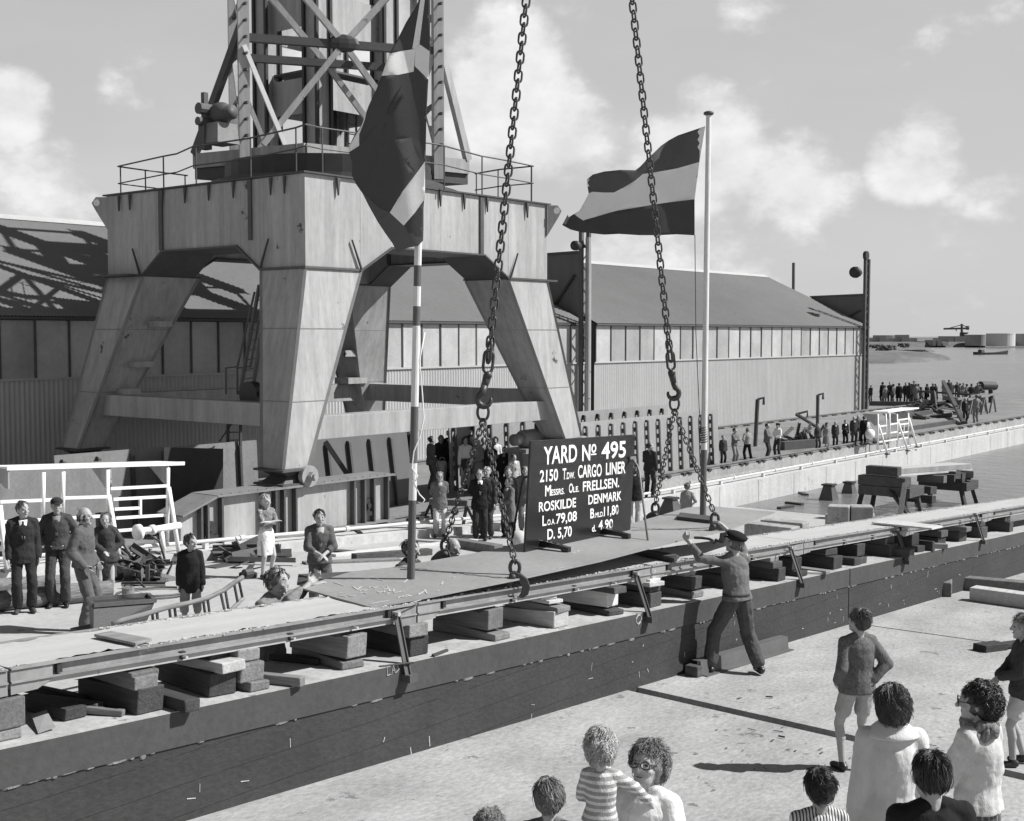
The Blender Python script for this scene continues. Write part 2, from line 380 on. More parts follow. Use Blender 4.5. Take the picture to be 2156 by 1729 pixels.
# ------------------------------------------------------------ quay wall, ledge and rail beam
def ledge_z(x): return max(fz(x, -.10), -.95)
def quay_wall():
    t = thing('quay_wall', (30, 21, -1), 'pale concrete quay wall with a stepped rail beam along the flooded slip', 'wall')
    xs = [-10, 0, 10, 20, 28.05, 40, 60, 80, 96]
    mb = MB(); mb2 = MB()
    for i in range(len(xs)-1):
        x0, x1 = xs[i], xs[i+1]
        mb.hexa([(x0, 21, -5), (x1, 21, -5), (x1, 22.0, -5), (x0, 22.0, -5), (x0, 21, ledge_z(x0)), (x1, 21, ledge_z(x1)), (x1, 22.0, ledge_z(x1)), (x0, 22.0, ledge_z(x0))])
    obj('face', mb, G['pale_concrete'], t)
    mb = MB(); mb.box((16, 21.98, -4), (96, 22.5, -.56)); obj('rail_beam', mb, G['kerb_concrete'], t)
    mb = MB()
    for k in range(24):
        x = 29 + k*2.8; mb.box((x-.012, 20.996, -3), (x+.012, 21.05, -.97))
    objs('joint', mb, G['mid_steel'], t)
quay_wall()
def rail(y, x0, x1, lab):
    t = thing('crane_rail', ((x0+x1)/2, y, -.55), lab, 'rail')
    mb = MB(); z = -.545
    mb.box((x0, y-.07, z), (x1, y+.07, z+.02)); mb.box((x0, y-.012, z+.02), (x1, y+.012, z+.09)); mb.box((x0, y-.04, z+.09), (x1, y+.04, z+.135))
    obj('rail_bar', mb, G['mid_steel'], t)
    mb = MB(); x = x0+1
    while x < x1:
        for d in (-.18, .18): mb.box((x+d-.1, y-.17, z-.03), (x+d+.1, y-.05, z+.05))
        x += 1.35
    o = obj('rail_chair', mb, G['black_steel'], t); o['kind'] = 'stuff'
rail(22.12, 17, 95, 'crane rail on the quay edge above the pale slip wall')
rail(31.4, 17, 95, 'crane rail along the foot of the corrugated shed wall')

def pipe():
    t = thing('pipe', (30, 21.25, -.8), 'white painted service pipe running along the quay ledge', 'pipe')
    mb = MB(); pts = []
    for x in (8, 15, 22, 28.05, 40, 60, 80, 94): pts.append((x, 21.25, ledge_z(x)+.16))
    mb.tube(pts, .042, 8); obj('pipe_run', mb, G['pipe_paint'], t, smooth=True)
    mb = MB(); x = 10
    while x < 90:
        z = ledge_z(x); mb.box((x-.05, 21.2, z), (x+.05, 21.3, z+.12)); mb.tube([(x+.9, 21.25, ledge_z(x+.9)+.16), (x+1.02, 21.25, ledge_z(x+1.02)+.16)], .065, 8); x += 3.1
    objs('pipe_support', mb, G['pipe_paint'], t)
    # valve stub by the left shelter
    P = atY(290, 1121, 21.1); mb = MB()
    mb.tube([P, P+V((1.0, 0, .02))], .07, 10); mb.tube([P-V((.03, 0, 0)), P+V((.05, 0, 0))], .16, 14); mb.tube([P+V((.3, 0, .01)), P+V((.38, 0, .01))], .10, 12); mb.tube([P+V((.55, 0, 0)), P+V((.6, 0, -.5))], .05, 8)
    obj('valve', mb, G['white_paint'], t, smooth=True)
pipe()
def hose():
    P = [atY(*q, 21.0) for q in ((318, 1128), (335, 1140), (345, 1170), (353, 1205), (357, 1235))]
    mb = MB(); mb.tube(P, .022, 6); tag(obj('hose', mb, G['black_steel'], smooth=True), 'dark rubber hose hanging from the valve beside the left shelter', 'hose')
hose()

# ------------------------------------------------------------ sheds
SY = 32.5; EZ = 4.76; SILL = 2.94
def corr_strip(mb, x0, x1, pa, pb, amp, pitch, nrm):
    """corrugated sheet from line pa(x) to pb(x); amp along nrm"""
    n = max(2, int((x1-x0)/pitch*4)); nrm = V(nrm); b = len(mb.v)
    for i in range(n+1):
        x = x0 + (x1-x0)*i/n; o = nrm*amp*sin(2*pi*x/pitch)
        mb.v += [V(pa(x))+o, V(pb(x))+o]
        if i: k = b+2*i; mb.f.append((k-2, k, k+1, k-1)); mb.m.append(0)
def shed(x0, x1, label, pitch_w, rx=None):
    t = thing('shed', ((x0+x1)/2, SY+8, QZ), label, 'shed')
    RG = atX(1608, 580, 76.6); ry, rzz = RG.y, RG.z
    d = V((0, ry-SY, rzz-EZ)).normalized(); nr = V((0, -d.z, d.y))
    mb = MB()
    corr_strip(mb, x0, x1, lambda x: (x, SY-.12, EZ-.03), lambda x: (x, ry, rzz), .014, .11, nr)
    corr_strip(mb, x0, x1, lambda x: (x, ry, rzz), lambda x: (x, 2*ry-SY, EZ), .014, .11, (0, d.z, d.y))
    obj('roof', mb, G['corrugated_roof'], t)
    mb = MB(); mb.prism([(x0, ry-.35, rzz-.35*d.z/d.y+.03), (x0, ry, rzz+.05), (x0, ry+.35, rzz-.35*d.z/d.y+.03)], (x1-x0, 0, 0)); obj('ridge_cap', mb, G['corrugated_wall'], t)
    mb = MB()
    corr_strip(mb, x0, x1, lambda x: (x, SY, QZ), lambda x: (x, SY, SILL), .016, .15, (0, -1, 0))
    o = obj('wall', mb, G['corrugated_wall'], t)
    mb = MB()
    for x in (x0, x1):
        mb.add([(x, SY, QZ), (x, 2*ry-SY, QZ), (x, 2*ry-SY, EZ), (x, ry, rzz-.05), (x, SY, EZ-.05)], [(0, 1, 2, 3, 4)])
    mb.add([(x0, 2*ry-SY, QZ), (x1, 2*ry-SY, QZ), (x1, 2*ry-SY, EZ), (x0, 2*ry-SY, EZ)], [(0, 1, 2, 3)])
    mb.add([(x0, SY+.12, QZ), (x1, SY+.12, QZ), (x1, SY+.12, EZ), (x0, SY+.12, EZ)], [(0, 1, 2, 3)])
    obj('gable_wall', mb, G['dark_steel'], t)
    mb = MB(); mb.box((x0, SY-.06, SILL-.02), (x1, SY+.02, SILL+.05)); obj('sill', mb, G['corrugated_wall'], t)
    mb = MB(); mb.box((x0, SY-.17, EZ-.13), (x1, SY-.08, EZ-.055)); obj('gutter', mb, G['dark_steel'], t)
    mb = MB(); x = x0+.05
    while x < x1: mb.box((x-.03, SY-.065, SILL+.05), (x+.03, SY+.04, EZ-.13)); x += pitch_w
    objs('mullion', mb, G['dark_steel'], t)
    n = int((x1-x0)/pitch_w); proto = None
    for i in range(n):
        xa = x0+.05+i*pitch_w+.028
        if proto is None:
            mb = MB(); mb.add([(0, 0, 0), (pitch_w-.056, 0, 0), (pitch_w-.056, 0, EZ-SILL-.2), (0, 0, EZ-SILL-.2)], [(0, 1, 2, 3)])
            p = obj('window', mb, G['window_sheet'], t, local=True); proto = p
        else: p = proto.copy(); COL.objects.link(p); p.parent = t
        p.location = V((xa, SY-.03+random.uniform(-.012, .012), SILL+.05)) - t.location
    return t
shed(2, 45.6, 'long corrugated shed behind the portal crane, nearer of the two sheds', 1.06)
shed(46.35, 76.7, 'corrugated shed beyond the lattice mast, farther of the two, ending at the water', 1.22)

def baffle(poly, x, label):
    P = [atX(*q, x) for q in poly]; mb = MB()
    mb.prism(P, (.12, 0, 0)); t = thing('gable_baffle', (x, P[0].y, QZ), label, 'baffle wall')
    obj('sheet', mb, G['dark_steel_sheet'], t)
    mb = MB(); a, b = P[0], P[1]
    mb.bar(a+V((-.02, 0, .04)), b+V((-.02, 0, .04)), .25, .08); obj('top_rail', mb, G['dark_steel'], t)
    mb = MB()
    c = P[2]; mb.bar((x-.06, b.y+.3, b.z-1.0), (x-.06, b.y+2.2, c.z+.2), .1, .1); obj('brace', mb, G['black_steel'], t)
mat('dark_steel_sheet', .115, var=.1, sc=1, fine=.1, bump=.1, rough=.6, streak=.1, lines=(1, .6, .3, .04))
baffle([(1138, 538), (1222, 532), (1222, 700), (1138, 650)], 45.9, 'dark sheet baffle rising over the roof end beside the middle lattice mast')
baffle([(1707, 626), (1822, 621), (1829, 690), (1770, 690)], 76.9, 'dark sheet baffle rising over the far end of the second shed')

def mast(x, ytop, label, lamp_left, zt):
    t = thing('lattice_mast', (x, SY-.4, QZ), label, 'mast')
    mb = MB(); y = SY-.4; w = .55
    for dx in (0, w): mb.bar((x+dx, y, QZ), (x+dx, y, zt), .16, .16)
    objs('post', mb, G['dark_steel'], t)
    mb = MB(); z = QZ+.4; k = 0
    while z < zt-.5:
        a, b = (x, x+w) if k % 2 else (x+w, x); mb.bar((a, y, z), (b, y, z+.5), .05, .05); z += .5; k += 1
    objs('lacing', mb, G['dark_steel'], t)
    mb = MB(); mb.tube([(x+.1, y-.1, zt+.2), (x+.1, y+.1, zt+.2)], .28, 14); obj('sheave', mb, G['black_steel'], t)
    return t
pm = atY(1822, 545, SY-.4); mast(pm.x, 545, 'dark lattice mast at the far corner of the second shed', True, pm.z)
m2 = atY(1224, 486, SY-.4); mast(m2.x, 490, 'tall dark lattice mast between the two sheds', True, m2.z)
def floodlight(px, py, label, s=1.0):
    c = atY(px, py, SY-.5); t = thing('floodlight', c, label, 'floodlight')
    mb = MB(); mb.tube([c+V((-.55*s, -.1, 0)), c+V((-.3*s, -.1, 0)), c+V((.25*s, 0, 0))], .3*s, 12, radii=[.34*s, .36*s, .26*s]); obj('housing', mb, G['black_steel'], t, smooth=True)
    mb = MB(); mb.bar(c+V((.2, 0, 0)), c+V((.8, 0, 0)), .1, .1); obj('bracket', mb, G['black_steel'], t)
floodlight(1803, 574, 'black floodlight bracketed to the mast at the far shed corner')
floodlight(1214, 518, 'small dark lamp bracketed to the mast between the sheds', .6)
def pale_pole():
    P = atY(1239, 500, SY-.7); mb = MB(); mb.tube([(P.x, SY-.7, QZ), (P.x, SY-.7, P.z)], .13, 8)
    tag(obj('pole', mb, G['steel_paint']), 'pale slim pole standing against the middle lattice mast', 'pole')
    P = atY(1671, 540, 45); a = atY(1671, 620, 45); mb = MB(); mb.tube([a-V((0, 0, 4)), P+V((0, 0, -.5))], .12, 6)
    tag(obj('chimney_pipe', mb, G['dark_steel']), 'thin pipe standing above the ridge of the far shed', 'pipe')
pale_pole()

# ------------------------------------------------------------ far shore
def far_shore():
    mb = MB()
    poly = [atZ(1600, 767, WZ), atZ(1880, 765.5, WZ), atZ(1950, 761, WZ), atZ(2003, 757.5, WZ), atZ(1985, 751, WZ), atZ(1900, 746, WZ), atZ(1972, 741.5, WZ), atZ(1962, 737, WZ), atZ(1600, 734, WZ)]
    c = sum(poly, V())/len(poly)
    fine = []
    for i in range(len(poly)):
        a, b = poly[i], poly[(i+1) % len(poly)]
        for k in range(8): p = a.lerp(b, k/8); fine.append(p + V((noise.noise(p*.05)*3, noise.noise(p*.05+V((9, 0, 0)))*3, 0)))
    rings = [(1, -.2), (.96, .5), (.85, 1.0), (.4, 1.3)]
    n = len(fine); b = 0
    for s, h in rings: mb.v += [V((c.x+(p.x-c.x)*s, c.y+(p.y-c.y)*s, WZ+h+noise.noise(p*.09+V((s*5, 0, 0)))*.35)) for p in fine]
    for r in range(3):
        for i in range(n): mb.f.append((r*n+i, r*n+(i+1) % n, (r+1)*n+(i+1) % n, (r+1)*n+i)); mb.m.append(0)
    mb.f.append(tuple(3*n+i for i in range(n))); mb.m.append(0)
    struct('grass_spit', mb, G['grass'])
    mb = MB(); a = atZ(1500, 731.5, WZ); d = V((AZ*0+cos(AZ-pi/2), sin(AZ-pi/2), 0)); f = Fh
    A = a - d*900; B = a + d*1500
    mb.hexa([A, B, B+f*900, A+f*900, A+f*6+V((0, 0, 2.4)), B+f*6+V((0, 0, 2.4)), B+f*900+V((0, 0, 3)), A+f*900+V((0, 0, 3))])
    struct('far_bank', mb, G['grass'])
    def block(x0, x1, yt, dist, label, m, cat='building', name='far_building', extra=()):
        yb = CY + FPX*math.tan(math.atan2(CH+.6, dist)-PT)
        def pt(px, py):
            r = ray(px, py); k = dist/(r.dot(Fh)); return CAM + r*k
        t = thing(name, pt((x0+x1)/2, yb), label, cat)
        mb = MB()
        def bx(a, b, top, dep, off=0):
            p, q = pt(a, yb)+f*off, pt(b, yb)+f*off; h = pt(a, top).z
            mb.hexa([V((p.x, p.y, -1)), V((q.x, q.y, -1)), V((q.x, q.y, -1))+f*dep, V((p.x, p.y, -1))+f*dep, V((p.x, p.y, h)), V((q.x, q.y, h)), V((q.x, q.y, h))+f*dep, V((p.x, p.y, h))+f*dep])
        bx(x0, x1, yt, 25); obj('wall', mb, m, t)
        if extra:
            mb = MB()
            for a, b, top in extra: bx(a, b, top, 12, -1.5)
            obj('roof_block', mb, m, t)
        return t
    FB, FP = G['far_building'], G['far_pale']
    block(1815, 1931, 712, 640, 'long low dark factory across the water, nearest the shed corner', FB, extra=((1850, 1863, 706), (1897, 1912, 705)))
    block(1879, 1908, 706, 660, 'small pale roof house on top of the long dark factory', FP)
    block(1960, 1986, 719, 600, 'row of small dark sheds on the far bank left of the tanks', FB, extra=((1962, 1968, 716), (1972, 1980, 716)))
    block(1986, 1997, 720, 598, 'tiny pale house beside the dark sheds on the far bank', FP)
    block(1998, 2008, 712, 640, 'dark narrow building left of the distant crane', FB)
    block(2010, 2040, 708, 640, 'grey tank store building behind the distant crane', FB)
    def tank(x0, x1, yt, dist, label, m):
        yb = CY + FPX*math.tan(math.atan2(CH+.6, dist)-PT)
        r = ray((x0+x1)/2, yt); c = CAM + r*(dist/r.dot(Fh)); rad = (x1-x0)/2/FPX*dist
        t = thing('storage_tank', (c.x, c.y, 0), label, 'tank'); mb = MB()
        mb.tube([(c.x, c.y, -1), (c.x, c.y, c.z)], rad, 32); obj('shell', mb, m, t)
        mb = MB(); mb.tube([(c.x, c.y, c.z), (c.x, c.y, c.z+.5)], rad*1.01, 32); obj('rim', mb, m, t)
    tank(2033, 2078, 707, 600, 'dark storage tank behind the pale one on the far bank', FB)
    tank(2078, 2136, 704.5, 585, 'large pale storage tank on the far bank at the right', FP)
    tank(2137, 2190, 705, 590, 'dark storage tank cut by the right edge of the picture', FB)
    # distant crane
    def pt(px, py, dist=680):
        r = ray(px, py); return CAM + r*(dist/r.dot(Fh))
    t = thing('distant_crane', pt(2028, 722), 'distant hammerhead crane rising behind the tanks', 'crane')
    mb = MB(); mb.bar(pt(2022, 722), pt(2024, 700), 1.2, 1.2); mb.bar(pt(2031, 722), pt(2027, 700), 1.2, 1.2); mb.bar(pt(2025, 720), pt(2025, 682), 1, 1); obj('tower', mb, G['dark_steel'], t)
    mb = MB(); mb.bar(pt(1987, 692.5), pt(2040, 691.5), .9, 1.0); mb.bar(pt(1995, 692), pt(2025, 684), .4, .4); mb.bar(pt(2025, 684), pt(2040, 691), .4, .4); obj('jib', mb, G['dark_steel'], t)
    mb = MB(); mb.box(pt(2034, 695, 682)-V((1, 1, 0)), pt(2041, 690, 682)+V((1, 1, 1))); mb.box(pt(2012, 697, 679), pt(2017, 693, 679)+V((1, 1, 0))); mb.hexa([pt(2028, 704, 678), pt(2036, 704, 678), pt(2036, 704, 684), pt(2028, 704, 684), pt(2024, 700, 678), pt(2040, 700, 678), pt(2040, 700, 684), pt(2024, 700, 684)]); obj('counterweight', mb, G['dark_steel'], t)
    # trees / bushes on the bank and the spit
    for i, (px, py, s) in enumerate(((1868, 747, 1.1), (1845, 740, .9), (1905, 736, .9))):
        c = atZ(px, py, WZ); mb = MB(); rnd = random.Random(i)
        for k in range(110):
            p = c + V((rnd.gauss(0, s), rnd.gauss(0, s), WZ*0 + 1 + rnd.random()*s*1.6)); mb.ell(p, (.5, .5, .35), 5, 3)
        tag(obj('bush', mb, G['grass']), ['round dark bush on the grass spit', 'low bush at the shed corner on the spit', 'flat bush at the back of the spit'][i], 'bush')
    # boat
    P = atZ(2088, 747, WZ); a = atZ(2053, 747, WZ); b = atZ(2121, 746, WZ); d = (b-a); L = d.length; d.normalize(); n = V((-d.y, d.x, 0))
    t = thing('barge', P, 'low dark motor barge crossing the water at the right', 'boat')
    mb = MB(); prof = [(0, .55, 1.2), (.06, .85, 1.0), (.2, 1, .8), (.7, 1, .9), (.92, .8, 1.3), (1, .1, 1.7)]
    w = L*.09
    for i in range(len(prof)-1):
        (u0, w0, h0), (u1, w1, h1) = prof[i], prof[i+1]; p = a+d*L*u0; q = a+d*L*u1
        mb.hexa([p-n*w*w0*.8, q-n*w*w1*.8, q+n*w*w1*.8, p+n*w*w0*.8, p-n*w*w0+V((0, 0, h0*.7)), q-n*w*w1+V((0, 0, h1*.7)), q+n*w*w1+V((0, 0, h1*.7)), p+n*w*w0+V((0, 0, h0*.7))])
    obj('hull', mb, G['black_steel'], t)
    mb = MB(); c = a+d*L*.14; mb.hexa([c-n*w*.5, c+d*L*.1-n*w*.5, c+d*L*.1+n*w*.5, c+n*w*.5]+[q+V((0, 0, 1.5)) for q in (c-n*w*.4, c+d*L*.09-n*w*.4, c+d*L*.09+n*w*.4, c+n*w*.4)]); obj('wheelhouse', mb, G['dark_steel'], t)
    mb = MB(); mb.bar(c+V((0, 0, 1)), c+V((0, 0, 2.6)), .12, .12); obj('mast', mb, G['dark_steel'], t)
far_shore()
# ------------------------------------------------------------ the portal crane
X0, X1, Y0, Y1 = 20.03, 29.45, 22.35, 30.4        # plan of the portal at the knee
ZK, ZB, ZT = 5.8, 6.42, 8.0
def crane():
    SP = G['steel_paint']; DS = G['dark_steel']; MS = G['mid_steel']; BS = G['black_steel']
    t = thing('portal_crane', ((X0+X1)/2, (Y0+Y1)/2, -.55), 'huge pale steel portal crane on four splayed legs with a lattice tower', 'crane')
    LX, LY, FX = 1.82, 1.6, .76
    sx = lambda i: (X0, X0+LX) if i == 0 else (X1-LX, X1)
    sy = lambda j: (Y0, Y0+LY) if j == 0 else (Y1-LY, Y1)
    fx = lambda i: (X0-1.13, X0-1.13+FX) if i == 0 else (X1+1.13-FX-.1, X1+1.13)
    fy = lambda j: (Y0-.45, Y0-.45+FX) if j == 0 else (Y1+.6-FX, Y1+.6)
    for i in (0, 1):
        for j in (0, 1):
            (a0, a1), (b0, b1) = sx(i), sy(j); (c0, c1), (d0, d1) = fx(i), fy(j); zf = 1.12
            mb = MB(); e = .0
            mb.hexa([(c0, d0, zf), (c1, d0, zf), (c1, d1, zf), (c0, d1, zf), (a0, b0, ZK-.03), (a1, b0, ZK-.03), (a1, b1, ZK-.03), (a0, b1, ZK-.03)])
            lg = obj('leg', mb, SP, t, bevel=.012)
            # edge flanges of the leg
            mb = MB(); top = [(a0, b0), (a1, b0), (a1, b1), (a0, b1)]; bot = [(c0, d0), (c1, d0), (c1, d1), (c0, d1)]
            for k in ((0, 2)[i == 1 and j == 1], 1, 3):
                p, q = bot[k], top[k]; mb.bar((p[0], p[1], zf), (q[0], q[1], ZK-.04), .07, .07, up=(1, 1, 0))
            objs('edge_flange', mb, MS, lg)
            # knee plate
            mb = MB(); mb.box((a0-(.5 if i == 0 and j == 1 else .05), b0-.05, ZK-.03), (a1+(.45 if i == 1 and j == 0 else .05), b1+.05, ZK+.02)); obj('knee_plate', mb, DS, lg)
            # corner box above the knee
            mb = MB(); mb.box((a0, b0, ZK+.02), (a1, b1, ZT)); kb = obj('corner_box', mb, SP, t, bevel=.012)
            # gussets
            mb = MB()
            kx = X0+LX if i == 0 else X1-LX; s = 1 if i == 0 else -1
            fyv = b0-.03 if j == 0 else b1+.03
            mb.prism([(kx-s*.02, fyv, ZK+.02), (kx-s*.06, fyv, ZK+.02), (kx-s*.36, fyv, ZK+.72)], (0, -.06, 0))
            mb.prism([(kx-s*.75, fyv, ZT-.03), (kx-s*.85, fyv, ZT-.03), (kx-s*.8, fyv, ZT-.45)], (0, -.06, 0))
            fxv = a0-.03 if i == 0 else a1+.03; ky = b1 if j == 0 else b0; s2 = 1 if j == 0 else -1
            mb.prism([(fxv, ky-s2*.02, ZK+.02), (fxv, ky-s2*.06, ZK+.02), (fxv, ky-s2*.36, ZK+.72)], (-.06 if i == 0 else .06, 0, 0))
            for u in (.45, .95): mb.prism([(fxv, ky-s2*(u-.04), ZT-.03), (fxv, ky-s2*(u+.04), ZT-.03), (fxv, ky-s2*u, ZT-.45)], (-.05, 0, 0))
            objs('gusset', mb, DS, kb)
            # weld seams and rub strakes on the plates
            mb = MB()
            for zz in (2.65, 4.35):
                k_ = (zz-zf)/(ZK-zf); u0, u1 = c0+(a0-c0)*k_, c1+(a1-c1)*k_; v0, v1 = d0+(b0-d0)*k_, d1+(b1-d1)*k_
                mb.bar((u0+.03, v0-.002, zz), (u1-.03, v0-.002, zz), .012, .02); mb.bar((u0-.002, v0+.03, zz), (u0-.002, v1-.03, zz), .012, .02)
            objs('weld_seam', mb, MS, lg)
            # foot
            cx, cy = (c0+c1)/2, (d0+d1)/2
            mb = MB(); mb.box((c0-.14, d0-.14, zf-.05), (c1+.14, d1+.14, zf)); mb.box((c0-.14, d0-.14, .74), (c1+.14, d1+.14, .79))
            mb.hexa([(cx-.18, cy-.3, .93), (cx+.18, cy-.3, .93), (cx+.18, cy+.3, .93), (cx-.18, cy+.3, .93), (c0-.02, d0-.02, zf-.05), (c1+.02, d0-.02, zf-.05), (c1+.02, d1+.02, zf-.05), (c0-.02, d1+.02, zf-.05)])
            mb.hexa([(c0-.02, d0-.02, .79), (c1+.02, d0-.02, .79), (c1+.02, d1+.02, .79), (c0-.02, d1+.02, .79), (cx-.18, cy-.3, .95), (cx+.18, cy-.3, .95), (cx+.18, cy+.3, .95), (cx-.18, cy+.3, .95)])
            ft = obj('foot', mb, DS, t)
            if j == 0:
                mb = MB(); px_ = c1-.12; mb.tube([(px_, d0-.2, .93), (px_, d0-.05, .93)], .25, 20); mb.tube([(px_, d0-.33, .93), (px_, d0-.2, .93)], .11, 6); mb.tube([(px_, d0-.4, .93), (px_, d0-.3, .93)], .07, 12)
                obj('pivot_pin', mb, SP, ft)
    # beams between the corners (front/back along X, sides along Y) with sloping haunches
    def beamx(y0, y1, nm='beam'):
        mb = MB(); a, b = X0+LX, X1-LX
        mb.prism([(a, y0, ZK+.03), (a+.05, y0, ZK+.03), (a+1.08, y0, ZB), (b-1.08, y0, ZB), (b-.05, y0, ZK+.03), (b, y0, ZK+.03), (b, y0, ZT-.004), (a, y0, ZT-.004)], (0, y1-y0, 0))
        bm = obj(nm, mb, SP, t, bevel=.01)
        mb = MB()
        for p, q in (((a+.02, ZK), (a+1.08, ZB-.02)), ((a+1.08, ZB-.02), (b-1.08, ZB-.02)), ((b-1.08, ZB-.02), (b-.02, ZK))):
            mb.bar((p[0], (y0+y1)/2, p[1]), (q[0], (y0+y1)/2, q[1]), abs(y1-y0)+.12, .04)
        obj('bottom_flange', mb, DS, bm)
        mb = MB()
        for k in range(1, 6):
            x = a + (b-a)*k/6
            mb.prism([(x-.04, y0-.02, ZT-.02), (x+.04, y0-.02, ZT-.02), (x, y0-.02, ZT-.42)], (0, -.05, 0))
        objs('gusset', mb, DS, bm)
        mb = MB(); x = b-1.1; mb.box((x-.16, y0-.05, ZB), (x-.02, y0-.005, ZT-.01)); objs('splice_plate', mb, DS, bm)
    beamx(Y0+.004, Y0+LY-.1); beamx(Y1-.1-.9, Y1-.004)
    def beamy(x0, x1):
        mb = MB(); a, b = Y0+LY, Y1-LY
        mb.prism([(x0, a, ZK+.03), (x0, a+.05, ZK+.03), (x0, a+.9, ZB), (x0, b-.9, ZB), (x0, b-.05, ZK+.03), (x0, b, ZK+.03), (x0, b, ZT-.004), (x0, a, ZT-.004)], (x1-x0, 0, 0))
        bm = obj('beam', mb, SP, t, bevel=.01)
        mb = MB()
        for p, q in (((a+.02, ZK), (a+.9, ZB-.02)), ((a+.9, ZB-.02), (b-.9, ZB-.02)), ((b-.9, ZB-.02), (b-.02, ZK))):
            mb.bar(((x0+x1)/2, p[0], p[1]), ((x0+x1)/2, q[0], q[1]), abs(x1-x0)+.12, .04)
        obj('bottom_flange', mb, DS, bm)
        mb = MB()
        mb.box((x0-.05, b-.95, ZB), (x0-.005, b-.8, ZT-.01)); mb.box((x0-.05, a+.3, ZB+.1), (x0-.005, a+.42, ZT-.01))
        objs('splice_plate', mb, DS, bm)
        mb = MB()
        for k in range(1, 5):
            y = a+(b-a)*k/5; mb.prism([(x0-.02, y-.04, ZT-.02), (x0-.02, y+.04, ZT-.02), (x0-.02, y, ZT-.42)], (-.05, 0, 0))
        objs('gusset', mb, DS, bm)
    beamy(X0+.004, X0+LX-.2); beamy(X1-.9, X1-.004)
    mb = MB(); mb.box((X0-.08, Y0-.08, ZT), (X1+.08, Y1+.08, ZT+.04)); obj('deck', mb, DS, t)
    # lifting lugs at the outer corners
    for lx, ly, d in ((X0, Y1, -1), (X1, Y0, 1)):
        mb = MB(); y = ly
        c = V((lx+d*.28*.6, ly-d*.28*.78, ZT-.15)); e = V((lx, ly, 0)); u = V((d*.62, -d*.78, 0))
        P = [V((lx, ly, ZT-.9)), V((lx, ly, ZT-.02)), V((lx, ly, ZT-.02))+u*.3, V((lx, ly, ZT-.18))+u*.42, V((lx, ly, ZT-.34))+u*.34]
        mb.prism(P, V((u.y, -u.x, 0))*.1); lg = obj('lifting_lug', mb, SP, t)
        mb = MB(); q = V((lx, ly, ZT-.18))+u*.27; n = V((u.y, -u.x, 0)); mb.tube([q-n*.03, q+n*.13], .09, 12); obj('lug_eye', mb, G['white_paint'], lg)
    # tie beams low between the feet
    zt0, zt1 = 2.08, 2.62
    lf = lambda z, i, j: ((fx(i)[0]+fx(i)[1])/2+((sx(i)[0]+sx(i)[1])-(fx(i)[0]+fx(i)[1]))/2*(z-1.1)/4.7, (fy(j)[0]+fy(j)[1])/2+((sy(j)[0]+sy(j)[1])-(fy(j)[0]+fy(j)[1]))/2*(z-1.1)/4.7)
    for a, b, nm in (((0, 0), (1, 0), 0), ((0, 0), (0, 1), 1), ((0, 1), (1, 1), 2), ((1, 0), (1, 1), 3)):
        p, q = lf(2.35, *a), lf(2.35, *b); mb = MB()
        zo = 1.98 if nm == 0 else 2.3
        mb.bar((p[0], p[1], zo), (q[0], q[1], zo), .5, .56)
        obj('tie_beam', mb, SP, t, bevel=.01)
    # inner plates across the left rear leg and rungs of the rear legs
    for k, z in enumerate((4.5, 3.4, 2.66)):
        p = lf(z, 0, 1); mb = MB(); mb.box((p[0]-.05, p[1]-1.05+.09*(4.5-z), z-.08), (p[0]+.5, p[1]-.2, z+.08)); obj('web_plate', mb, SP, t)
    for k, z in enumerate((4.9, 3.6, 2.7)):
        p = lf(z, 1, 1); mb = MB(); mb.box((p[0]-1.15, p[1]-.55, z-.1), (p[0]-.3, p[1]+.1, z+.1)); obj('web_plate', mb, SP, t)
    # ladder on the left side of the near leg
    mb = MB(); A = atX(507, 820, 20.3); B = atX(546, 600, 20.3); A2 = atX(533, 815, 20.3); B2 = atX(566, 600, 20.3)
    mb.bar(A, B, .07, .07); mb.bar(A2, B2, .07, .07)
    for k in range(11): mb.bar(A.lerp(B, k/10.5), A2.lerp(B2, k/10.5), .03, .03)
    mb.tube([atX(476, 830, 20.3), atX(476, 775, 20.3), atX(500, 772, 20.3), atX(536, 615, 20.3)], .03, 6)
    mb.tube([atX(500, 830, 20.3), atX(500, 775, 20.3), atX(527, 772, 20.3), atX(552, 640, 20.3)], .03, 6)
    obj('ladder', mb, DS, t)
    mb = MB(); c = atX(530, 832, 20.2); mb.tube([c+V((-.12, 0, 0)), c+V((.12, 0, 0))], .34, 18); mb.bar(c+V((0, .5, .05)), c+V((0, -.6, .05)), .1, .1); mb.tube([c, atX(462, 930, 20.3)], .02, 5)
    obj('cable_drum', mb, BS, t)
    mb = MB(); A = atX(478, 1010, 21.0); B = atX(481, 860, 21.0); A2 = atX(505, 1010, 21.0); B2 = atX(507, 860, 21.0)
    mb.bar(A, B, .06, .06); mb.bar(A2, B2, .06, .06)
    for k in range(9): mb.bar(A.lerp(B, k/9), A2.lerp(B2, k/9), .03, .03)
    obj('lower_ladder', mb, DS, t)
    # girder (long bogie beam) under the front legs
    for i in (0, 1):
        cx = sum(fx(i))/2; yf, yb = 21.84, 22.5
        x0, x1 = (16.05, 22.25) if i == 0 else (27.5, 33.0)
        if i: continue
        mb = MB()
        mb.prism([(x0, yf+.05, -.38), (x1-.02, yf+.05, -.38), (x1-.02, yf+.05, .70), (x0+.85, yf+.05, .70), (x0, yf+.05, .40)], (0, yb-yf-.1, 0))
        gd = obj('girder', mb, SP, t, bevel=.008)
        mb = MB(); th = .05
        mb.box((x0+.84, yf-.12, .70), (x1+.12, yb+.12, .745)); mb.bar((x0+.86, (yf+yb)/2, .72), (x0-.06, (yf+yb)/2, .39), yb-yf+.24, .045)
